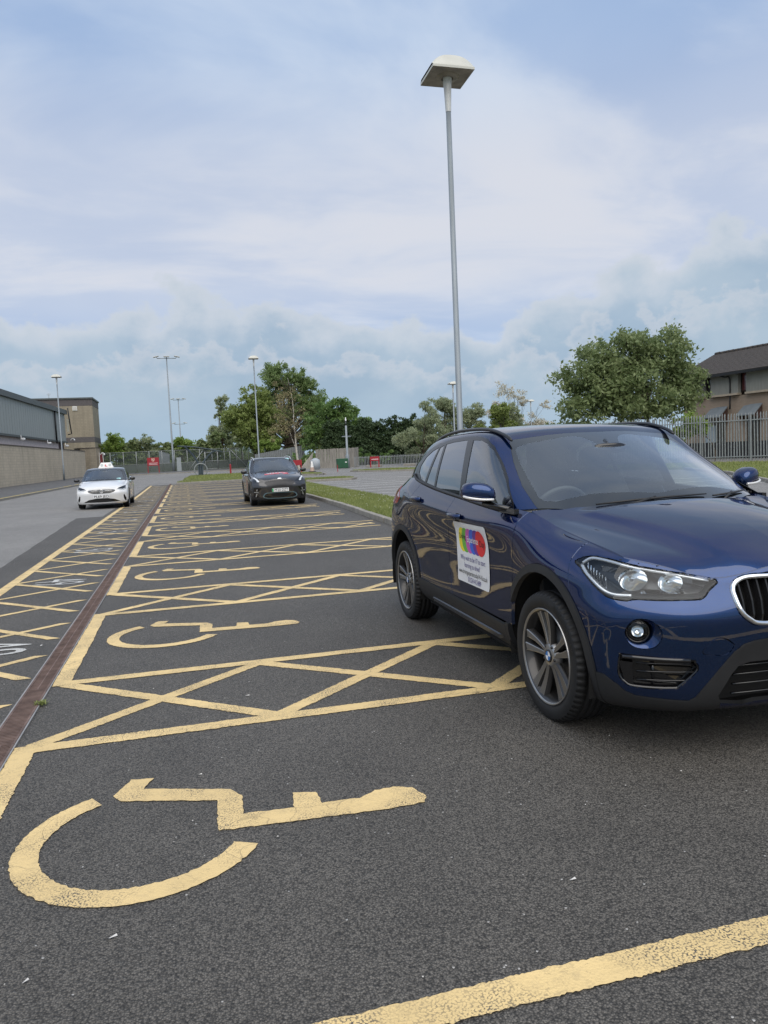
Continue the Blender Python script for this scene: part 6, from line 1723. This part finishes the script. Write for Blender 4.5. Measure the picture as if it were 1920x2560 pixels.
    mb.box((-1.33,0,.225), (1.85,1.60,.03)); mb.box((-1.35,0,.235), (4.0,1.04,.03)); mb.box((-3.1,0,.30), (.8,1.3,.04))
    mb.build('underbody', M_DARK, root)
    mb = MB()
    for s in (-1, 1): mb.box((-1.70,s*.77,.71), (2.3,.03,.68))
    mb.box((-1.6,0,.40), (2.8,1.5,.04)); mb.box((-3.1,0,.75), (.04,1.4,.7)); mb.box((-2.85,0,.98), (.5,1.3,.03))
    mb.box((-.30,0,.70), (.05,1.5,.60))
    mb.build('cabin_lining', M_DASH, root)
    mb = MB()
    superell(mb, (-.62,0,.965), (.25,.71,.10), 30, 12, 3.2, 0)
    superell(mb, (-.70,-.37,1.045), (.11,.17,.05), 16, 8, 2.5, 0)
    mb.build('dashboard', M_DASH, root)
    mb = MB(); cw = Vector((-.80,-.37,1.005)); q = Vector((-.88,0,.47)).normalized().to_track_quat('Z','Y').to_matrix()
    pts = [cw+q @ Vector((math.cos(2*math.pi*k/32)*.185, math.sin(2*math.pi*k/32)*.185, 0)) for k in range(33)]
    mb.tube(pts, .016, 8, cap=False); superell(mb, tuple(cw), (.05,.07,.06), 12, 8, 2.5)
    for a in (0, 180, 250): mb.tube([cw, cw+q @ Vector((math.cos(R(a))*.18, math.sin(R(a))*.18, 0))], .012, 6)
    mb.build('steering_wheel', mat('steering_leather', (.06,.06,.062), .5), root)
    for x, y in ((-1.20,-.37),(-1.20,.37),(-2.05,-.36),(-2.05,.36),(-2.05,0)): seat(root, x, y)
    mb = MB(); superell(mb, (-.80,0,1.405), (.02,.12,.035), 14, 8, 3); mb.tube([(-.80,0,1.41),(-.86,0,1.46)], .012, 6)
    mb.build('rear_view_mirror', M_GLOSSBLK, root)
    mb = MB()   # sensor cover on the glass
    V, F = sheet_poly([surf_pt(bvhC, (0,abs(y),z), X)*Vector((1,1 if y >= 0 else -1,1))-Vector((.008,0,.004)) for y, z in ((-.10,1.49),(.10,1.49),(.075,1.43),(.05,1.402),(-.05,1.402),(-.075,1.43))])
    mb.add(V, F); mb.build('sensor_cover', M_GLOSSBLK, root)
    # --- wipers
    def on_glass(y, z, lift=.014):
        p = surf_pt(bvhC, (0,abs(y),z), X); return Vector((p.x+lift*.6, y, p.z+lift*.8))
    mb = MB(); mb.tube([on_glass(-.42,1.082), on_glass(-.2,1.094), on_glass(.03,1.100), on_glass(.30,1.102)], [.006,.010,.010,.005], 6, sy=.8)
    mb.tube([on_glass(-.30,1.065), on_glass(-.16,1.085), on_glass(-.05,1.105)], .008, 6); mb.build('wiper', M_PLASTIC, root)
    mb = MB(); mb.tube([on_glass(.34,1.090), on_glass(.52,1.094), on_glass(.66,1.10)], [.006,.010,.005], 6, sy=.8)
    mb.tube([on_glass(.40,1.065), on_glass(.52,1.10)], .008, 6); mb.build('wiper', M_PLASTIC, root)
    # cowl panel under the glass
    mb = MB(); V = []
    for k in range(13):
        y = -.57+1.14*k/12; x = -.25-.13*(abs(y)/.72)**2.5; V += [(x-.005, y, 1.040), (x-.16, y, 1.066)]
    mb.add(V, [(2*k, 2*k+2, 2*k+3, 2*k+1) for k in range(12)]); mb.build('cowl_panel', M_PLASTIC, root)
    # --- wheels
    for x, st in ((0, R(2.0)), (-2.67, 0)):
        for s in (-1, 1):
            make_wheel(root, (x, s*.781, .336), s, steer=st, text='BRIDGESTONE' if s < 0 else None)
    # --- sign on the driver's door
    x0, x1, z0, z1 = -1.315, -.735, .548, .955
    def edge(u, v, a, b):
        # corners rounded, bottom edge a little wavy
        u2 = u+.006*math.sin(b*5.0)
        if (a in (0,1)) and (b in (0,1)): u2 += .006*(1 if a == 0 else -1); v += .006*(1 if b == 0 else -1)
        return u2, v
    fn = lambda u, v: ((u, 1.3, v), (0,-1,0))
    LY = [(*grid2(x0, x1, z0, z1, 24, 18, edge), 0, .0035)]
    cols = ['yellow','green','pink','blue','purple','red']
    cx = [-1.175,-1.125,-1.055,-.990,-.925,-.865]; rr = [.083]*5+[.085]
    for k in range(6):
        LY.append((*disc2(cx[k]-.01 if k < 1 else cx[k], .838, rr[k], .083, 32, 4), 1+k, .0042+.0003*k))
    def line(s, cxx, cz, size, mi, lift=.0068, wid=1.0, bold=0):
        V, F = text_tris(s, size, bold); LY.append(([(cxx+x*wid, cz+y) for x, y in V], F, mi, lift))
    line('Driving', -1.188, .858, .054, 7, wid=.72); line('Experience', -1.005, .846, .060, 8, wid=.74, bold=.008); line('Day', -.838, .836, .060, 7, wid=.9)
    line('Why wait to be 17 to start', -1.015, .716, .047, 9, wid=.86)
    line('learning to drive?', -1.03, .668, .047, 9, wid=.86)
    line('www.drivingexperienceday14-16.co.uk', -1.024, .620, .046, 7, wid=.72)
    line('01524 412489', -.99, .576, .047, 9, wid=.86)
    sm = [varied('sign_vinyl', (.80,.81,.83), .35, .04, 6)]+[mat('sign_'+c, v, .4) for c, v in zip(cols, ((.88,.74,.03),(.13,.46,.06),(.58,.10,.44),(.03,.13,.66),(.13,.03,.30),(.76,.02,.03)))]+[M_INK, mat('sign_white_ink', (.85,.85,.86), .4), mat('sign_violet_ink', (.05,.035,.22), .5)]
    decal(bvh, fn, LY, 'door_sign', sm, fd[0], True)
    # small side grille emblem on the wing
    mb = MB()
    for k in range(3): mb.tube([(-.255+.018*k,.9005,.800+.006*k),(-.215+.016*k,.9005,.830+.004*k)], .004, 5)
    bm.free(); cm.free()
    return root
build_bmw()
# ------------------------------------------------------------------ the two other cars
def plate(parent, x, z, text, bvh, green=False, w=.52, h=.111, yc=0):
    mb = MB(); mb.box((x,yc,z), (.012,w,h), bev=.002)
    V, F = text_tris(text, .118, .012); wid = max(v[0] for v in V)-min(v[0] for v in V); k = (w-.05-(.05 if green else 0))/wid
    mb.add([(x+.0075, yc+tx*k+(.022 if green else 0), z+ty*1.0-.003) for tx, ty in V], F, 1)
    if green: mb.add([(x+.0072, yc-w/2+.002, z-h/2+.004), (x+.0072, yc-w/2+.045, z-h/2+.004), (x+.0072, yc-w/2+.045, z+h/2-.004), (x+.0072, yc-w/2+.002, z+h/2-.004)], [(0,1,2,3)], 2)
    return mb.build('number_plate', [mat('plate_white', (.74,.75,.76), .35), M_INK, mat('plate_green', (.0,.30,.08), .4)], parent)
def small_car(spec):
    root = empty(spec['name'], spec['loc']); root.rotation_euler = (0,0,math.atan2(-1,0)+spec.get('yaw',0)); tag(root, spec['label'], 'car')
    car = warp(BMW, spec['fx'], spec['fy'], spec['fz']); A, B, C = surfaces(car, .035); bvh = surf_bvh(A); bvhH = surf_bvh(B); bvhC = surf_bvh(C)
    P = spec['paint']; RP = spec.get('roof_paint', P); X = (1,0,0); Y = (0,1,0)
    fx, fz = spec['fx'], spec['fz']; wb = spec['wb']; rr = spec['rad']; zc = rr-.004
    bm = grid_bm(A); cm = grid_bm(C)
    ar = lambda cx, r: sxz(circ(cx, zc, r, 40))
    # side shut lines and trims
    S = lambda pts: sxz([(fx(a), fz(b)) for a, b in pts])
    cut(bm, S([(-.345,1.2),(-.372,.80),(-.39,.42),(-1.43,.42),(-1.495,.70),(-1.44,1.2)]), 3, Y)
    cut(bm, S([(-1.44,1.2),(-1.495,.70),(-1.43,.42),(-2.10,.42),(-2.26,.66),(-2.43,.83),(-2.40,1.04),(-2.33,1.3)]), 4, Y, {0})
    cut(bm, S([(.5,.36),(-2.2,.38),(-2.2,.1),(.5,.1)]), 6, Y)
    if spec.get('clad'): cut(bm, ar(0,rr+.125), 5, Y); cut(bm, ar(-wb,rr+.125), 5, Y)
    cut(bm, ar(0,rr+.075), 8, Y); cut(bm, ar(-wb,rr+.075), 8, Y)
    D = Vector((.90,.43,0)).normalized()
    def yz(pts): return [(surf_pt(bvh, (1.0,y,z), X).x, y, z) for y, z in pts]
    for i, (k, pts, allow) in enumerate(spec['front']):
        cut(bm, syz(pts), 30+i, X, None, 0)
    use_surf(A)
    panel_mid(take(bm, {0}), 'body', P, root, .0022, .014)
    panel_pair(take(bm, {3}), 'front_door', P, root); panel_pair(take(bm, {4}), 'rear_door', P, root)
    panel_pair(take(bm, {6}), 'sill_trim', M_PLASTIC, root, .001, .01, .004)
    if spec.get('clad'): panel_pair(take(bm, {5}), 'arch_trim', spec['clad'], root, .001, .02, .005)
    use_surf(B); panel_mid(grid_bm(B), 'bonnet', P, root, .003, .02)
    use_surf(A)
    for i, (k, pts, allow) in enumerate(spec['front']):
        b = take(bm, {30+i}); 
        if not b.faces: continue
        if min(p[0] for p in pts) <= 0.001:
            o = panel_mid(b, k, spec['fm'][k], root, .001, .012, spec['push'].get(k,-.008))
        else: panel_pair(b, k, spec['fm'][k], root, .001, .012, spec['push'].get(k,-.008))
    # glasshouse
    WSO = [(-.05,.0,.98),(-.08,.40,.98),(-.14,.60,1.0),(-.34,.715,1.06),(-.433,.716,1.10),(-.604,.708,1.198),(-.852,.652,1.349),(-1.03,.595,1.474),(-1.046,.572,1.488),(-1.012,.308,1.509),(-.984,.052,1.516),(-.98,-.06,1.516),(-.05,-.06,.98)]
    WSI = [(-.3,.0,1.118),(-.38,.60,1.112),(-.46,.682,1.135),(-.591,.660,1.21),(-.81,.630,1.333),(-.955,.605,1.435),(-.975,.50,1.455),(-.95,.17,1.488),(-.90,.10,1.462),(-.88,.0,1.455),(-.88,-.06,1.455),(-.3,-.06,1.118)]
    W = lambda q: [(fx(a), b*spec['fy'](c), fz(c)) for a, b, c in q]
    cut(cm, W(WSO), 20, (.6,0,.8)); cut(cm, W(WSI), 21, (.6,0,.8), {20})
    cut(cm, S([(-2.73,1.252),(-2.681,1.381),(-2.522,1.452),(-2.266,1.496),(-1.577,1.530),(-1.332,1.523),(-1.175,1.50),(-.941,1.382),(-.726,1.246),(-.47,1.03),(-.47,.9),(-2.0,.9),(-2.70,1.22)]), 22, Y, {0})
    cut(cm, S([(-2.225,1.467),(-2.378,1.439),(-2.525,1.389),(-2.592,1.316),(-2.453,1.214),(-2.30,1.19)]), 24, Y, {22})
    cut(cm, S([(-2.16,1.47),(-1.55,1.505),(-1.40,1.122),(-2.2,1.18)]), 24, Y, {22})
    cut(cm, S([(-1.425,1.499),(-1.14,1.468),(-.899,1.346),(-.60,1.140),(-.545,1.083),(-1.29,1.112)]), 23, Y, {22})
    use_surf(C)
    panel_mid(take(cm, {0}), 'roof', RP, root, .001, 0)
    panel_mid(take(cm, {20}), 'windscreen_border', MATS['ceramic_black'], root, 0, 0)
    panel_mid(take(cm, {21}), 'windscreen', M_WIND, root, 0, 0)
    panel_pair(take(cm, {22}), 'window_trim', MATS['window_trim_black'], root, 0, .006, .002)
    panel_pair(take(cm, {23}), 'front_door_window', M_SIDEG, root, 0, 0); panel_pair(take(cm, {24}), 'rear_window_glass', M_TINT, root, 0, 0)
    # cabin
    zb = fz(1.0)
    mb = MB()
    for s in (-1,1): mb.box((-1.4,s*.74,fz(.72)), (2.4,.03,.62))
    mb.box((-1.4,0,fz(.40)), (2.5,1.4,.04)); mb.box((-.32,0,fz(.7)), (.05,1.35,.5)); mb.box((-2.7,0,fz(.85)), (.05,1.2,.4)); mb.build('cabin_lining', M_DASH, root)
    mb = MB(); superell(mb, (fx(-.55),0,zb-.05), (.28,.68,.09), 20, 10, 3); mb.build('dashboard', M_DASH, root)
    for x, y in ((-1.15,-.35),(-1.15,.35),(-1.95,-.34),(-1.95,.34)):
        o = seat(root, x, y); o.scale = (1,1,spec['H']/1.6)
    mb = MB()
    for k in range(24):
        pass
    cw = Vector((fx(-.82),-.36,zb-.02)); q = Vector((-.88,0,.47)).normalized().to_track_quat('Z','Y').to_matrix()
    mb.tube([cw+q @ Vector((math.cos(2*math.pi*k/20)*.18, math.sin(2*math.pi*k/20)*.18, 0)) for k in range(21)], .016, 6, cap=False); mb.build('steering_wheel', M_DASH, root)
    mb = MB(); superell(mb, (fx(-.86),0,fz(1.42)), (.03,.11,.035), 12, 8, 3); mb.build('rear_view_mirror', M_GLOSSBLK, root)
    # sticker in the windscreen corner
    sy, sz = spec['sticker']; p0 = surf_pt(bvhC, (0,abs(sy),sz), X); mb = MB()
    mb.add([(p0.x-.02+dz*-.9+.0, sy+dy, sz+dz) for dy, dz in ((-.07,-.04),(.07,-.04),(.07,.04),(-.07,.04))], [(0,1,2,3)]); mb.build('windscreen_sticker', mat('sticker_cyan', (.35,.62,.66), .5), root)
    # wells and underbody
    mb = MB()
    for cx in (0,-wb):
        for s in (-1,1):
            n = 18; R_ = rr+.085; V = []
            for k in range(n+1):
                a = R(-12+204*k/n)
                for y in (.84,.50): V.append((cx+R_*math.cos(a), s*y, zc+R_*math.sin(a)))
            mb.add(V, [(k*2,k*2+1,k*2+3,k*2+2) for k in range(n)]); mb.add([(cx+R_*math.cos(R(-12+204*k/n)), s*.5, zc+R_*math.sin(R(-12+204*k/n))) for k in range(n+1)], [list(range(n+1))])
    mb.box((-wb/2,0,.2), (wb+1.2,1.0,.04)); mb.box((-wb/2,0,.19), (wb-.9,1.5,.03)); mb.build('underbody', M_DARK, root)
    for x in (0,-wb):
        for s in (-1,1): make_wheel(root, (x, s*spec['track'], zc), s, rr, .205, rr*.66, 'single', cap=False, mats=(M_ALLOY, M_ALLOYD))
    # mirrors
    for s in (-1,1):
        mb = MB(); superell(mb, (fx(-.66),spec['W']+.09,fz(1.12)), (.07,.10,.062), 18, 12, 2.6, 0, lambda p: Vector((p.x, p.y, p.z-.25*(p.y-spec['W']-.09)*0)))
        mb.tube([(fx(-.55),spec['W']-.06,fz(1.07)),(fx(-.62),spec['W']+.04,fz(1.09))], .025, 6)
        mb_side(mb, s).build('door_mirror', spec['mirror'], root)
    plate(root, spec['plate'][0], spec['plate'][1], spec['plate'][2], bvh, spec['plate'][3])
    bm.free(); cm.free()
    return root, bvh, bvhH, bvhC, car
WHITE = paint('white_car_paint', (.72,.73,.74), 0, .35, False); GREY = paint('grey_car_paint', (.052,.052,.056), .6, .33)
M_HLD = mat('headlamp_dark', (.02,.021,.024), .1, .2, Coat_Weight=1.0)
M_DRL = mat('daylight_strip', (.85,.88,.90), .15, .2)
# --- white hatchback
fz_c = pl([.2,.4,.66,.86,1.08,1.6], [.15,.30,.53,.735,.945,1.425])
SPEC = dict(name='driving_school_car', loc=(-2.84,28.4,.012), label='white hatchback with an L plate box on its black roof driving up the lane', W=.865, H=1.43, wb=2.538, rad=.315, track=.745,
    fx=pl([-3.6,-2.67,-1.0,-.3,0,.835], [-3.2,-2.538,-.95,-.33,0,.82]), fy=pl([.2,1.1,1.6], [.965,.965,.95]), fz=fz_c, paint=WHITE, roof_paint=paint('black_roof_paint', (.012,.012,.013), 0, .3, False),
    mirror=M_GLOSSBLK, sticker=(.50,.99), plate=(.845,.425,'PL69 JEO',False),
    fm=dict(headlight=M_HLD, light_strip=M_DRL, grille=M_GLOSSBLK, lower_intake=M_GLOSSBLK, fog_vent=M_GLOSSBLK), push=dict(light_strip=.002, headlight=.001),
    front=[('headlight', [(.50,.645),(.56,.70),(.70,.755),(.785,.785),(.79,.66),(.70,.615),(.60,.625)], None), ('light_strip', [(.52,.640),(.60,.632),(.70,.622),(.775,.665),(.78,.685),(.70,.648),(.60,.655),(.53,.662)], None),
           ('grille', [(-.01,.665),(.30,.66),(.42,.65),(.46,.615),(.40,.565),(.28,.53),(-.01,.522)], None), ('lower_intake', [(-.01,.35),(.20,.35),(.42,.32),(.62,.225),(-.01,.215)], None),
           ('fog_vent', [(.725,.47),(.755,.44),(.80,.33),(.80,.26),(.76,.24),(.72,.32),(.71,.42)], None)])
root, bvh, bvhH, bvhC, car = small_car(SPEC)
mb = MB(); x0 = surf_pt(bvh, (1,.05,.60), (1,0,0)).x
mb.lathe([(.048,0),(.048,.012),(.062,.012),(.062,0)], 24, 0, 'Y'); mb.add([(-.04,.013,-.012),(.0,.013,.035),(.012,.013,.0),(.045,.013,.0),(.0,.013,-.04),(-.01,.013,-.005)], [list(range(6))])
mb.xform(Matrix.Translation((x0-.005,0,.60)) @ Matrix.Rotation(R(-90), 4, 'Z')); mb.build('grille_badge', M_CHROME, root)
mb = MB()
for s in (-1,1): mb.tube([surf_pt(bvh, (1,y,.628), (1,0,0), .004)*Vector((1,s,1)) for y in (.08,.2,.32,.43)], .009, 6)
for k in range(7):
    for s in (-1,1):
        y = .10+.048*k
        for z in (.60,.57,.545): 
            if z < .56 and y > .32: continue
            p = surf_pt(bvh, (1,y,z), (1,0,0), -.002); mb.box((p.x,s*p.y,p.z), (.006,.018,.008))
mb.build('grille_bar', M_CHROME, root)
# roof box with the L
mb = MB(); zr = surf_pt(bvhC, (-1.45,.0,1.3), (0,0,1)).z-.005
xr = -1.5
V = [(xr+.13,-.27,zr),(xr+.13,.27,zr),(xr-.13,.27,zr),(xr-.13,-.27,zr),(xr+.05,-.17,zr+.19),(xr+.05,.17,zr+.19),(xr-.05,.17,zr+.19),(xr-.05,-.17,zr+.19)]
mb.add(V, [(0,1,5,4),(1,2,6,5),(2,3,7,6),(3,0,4,7),(4,5,6,7)])
f = lambda y, t: (xr+.13-.08*t+.003, y, zr+.19*t)
mb.add([f(-.035,.22),f(.055,.22),f(.055,.36),f(-.0,.36),f(-.0,.62),f(-.035,.62)], [(0,1,2,3),(0,3,4,5)], 1)
for s in (-1,1): mb.add([f(s*.14+.05*math.cos(a),.5+.28*math.sin(a)) for a in np.linspace(0,6.28,12,endpoint=False)], [list(range(12))], 2)
mb.build('roof_sign', [mat('roof_sign_white', (.80,.80,.80), .4), mat('roof_sign_red', (.55,.02,.03), .4), mat('roof_sign_grey', (.45,.50,.50), .4)], root)
# --- dark grey crossover
SPEC2 = dict(name='parked_crossover', loc=(2.84,24.3,0), label='dark grey crossover with red bonnet lettering parked facing the camera', W=.885, H=1.55, wb=2.70, rad=.327, track=.765,
    fx=pl([-3.6,-2.67,-1.0,-.3,0,.835], [-3.53,-2.70,-1.0,-.30,0,.86]), fy=pl([.2,1.1,1.6], [.985,.985,.99]), fz=pl([.2,.4,.66,.86,1.08,1.6], [.17,.36,.62,.84,1.03,1.545]), paint=GREY,
    clad=varied('grey_gloss_trim', (.03,.03,.032), .4, .1, 3), mirror=M_GLOSSBLK, sticker=(.50,1.43), plate=(.885,.495,'PF20 DZT',True),
    fm=dict(headlight=M_HLD, light_strip=M_DRL, blank_grille=varied('grille_grey', (.040,.040,.044), .42, .1, 60), lower_grille=M_GLOSSBLK, blue_trim=mat('pale_blue_trim', (.17,.27,.32), .3, .5), corner_vent=M_GLOSSBLK, vent_fin=mat('silver_fin', (.55,.56,.57), .3, .6)),
    push=dict(light_strip=.004, headlight=.001, blank_grille=-.004, blue_trim=.006, vent_fin=.006),
    front=[('headlight', [(.50,.755),(.57,.80),(.66,.86),(.735,.905),(.80,.90),(.80,.80),(.70,.745),(.58,.735)], None), ('light_strip', [(.62,.775),(.66,.835),(.74,.895),(.79,.89),(.74,.85),(.69,.79),(.70,.765),(.64,.755)], None),
           ('blank_grille', [(-.01,.795),(.30,.79),(.44,.765),(.48,.73),(.38,.62),(.30,.605),(.18,.61),(.14,.635),(-.01,.64)], None),
           ('blue_trim', [(-.01,.425),(.42,.42),(.50,.385),(.54,.315),(.52,.27),(.40,.232),(-.01,.222)], None), ('lower_grille', [(-.01,.405),(.40,.40),(.47,.37),(.505,.315),(.49,.28),(.39,.252),(-.01,.244)], None),
           ('corner_vent', [(.56,.57),(.80,.585),(.815,.45),(.80,.29),(.69,.265),(.66,.30),(.70,.42)], None), ('vent_fin', [(.66,.425),(.79,.435),(.79,.455),(.665,.445)], None), ('vent_fin', [(.70,.40),(.725,.40),(.755,.30),(.73,.30)], None), ('vent_fin', [(.705,.475),(.73,.475),(.715,.535),(.69,.53)], None)])
root, bvh, bvhH, bvhC, car = small_car(SPEC2)
# bonnet lettering: red flash with the word on it
fnB = lambda u, v: ((v, abs(u), 1.8), (0,0,-1))
def bonnet_decal(bv):
    mb = MB()
    def pt(u, v, lift):
        h = bv.ray_cast(Vector((v,abs(u),1.8)), Vector((0,0,-1))); p = h[0] if h[0] is not None else Vector((v,abs(u),1.0)); return (p.x, u, p.z+lift)
    def sheet(poly, mi, lift):
        V, F = sheet_poly([(a,b,0) for a,b in poly]); mb.add([pt(x,y,lift) for x,y,_ in V], F, mi)
    sheet([(-.40,.30),(-.40,.12),(-.20,.05),(.10,.0),(.22,-.06),(.36,.02),(.38,.10),(.30,.20),(.40,.30),(.25,.36),(-.1,.33)][::-1], 0, .006)
    V, F = text_tris('SMART', .20, .02); mb.add([pt(x*1.0-.02, .17-y*.9, .009) for x, y in V], F, 1)
    return mb
bd_ = bonnet_decal(surf_bvh(patch(car['B'],3,.05)))
bd_.build('bonnet_lettering', [mat('decal_red', (.55,.06,.075), .3), mat('decal_white', (.75,.77,.78), .3)], root)
mb = MB(); x0 = surf_pt(bvh, (1,.05,.835), (1,0,0)).x; superell(mb, (x0-.004,0,.838), (.012,.075,.028), 20, 10, 2); mb.build('badge', M_CHROME, root)
mb = MB()
for s in (-1,1):
    mb = MB(); rail_tube(mb, [(-.98,.61*s,1.44),(-1.1,.615*s,1.49),(-1.3,.62*s,1.525),(-1.8,.612*s,1.54),(-2.3,.59*s,1.52),(-2.6,.565*s,1.47)], .016, 8); mb.build('roof_rail', mat('silver_rail', (.62,.63,.64), .3, .6), root)
V, F = grid2(-1.25,-.75,.42,.80,6,6); mb = MB(); bsd = surf_bvh(patch(car['A'],3,.05,symc=(True,True)))
mb.add([(lambda h: (h.x,-h.y,h.z))(surf_pt(bsd, (u,.9,v), (0,1,0), .003)) for u, v in V], F); mb.build('door_graphic', varied('door_graphic_tan', (.34,.20,.14), .4, .3, 5), root)
mb = MB()
for cx in (-1.28,-2.2):
    mb.tube([(cx-.1,-.905,fz_c(1.03)+.03),(cx,-.925,fz_c(1.03)+.035),(cx+.1,-.905,fz_c(1.03)+.03)], .014, 6)
mb.build('door_handle', M_CHROME, root)
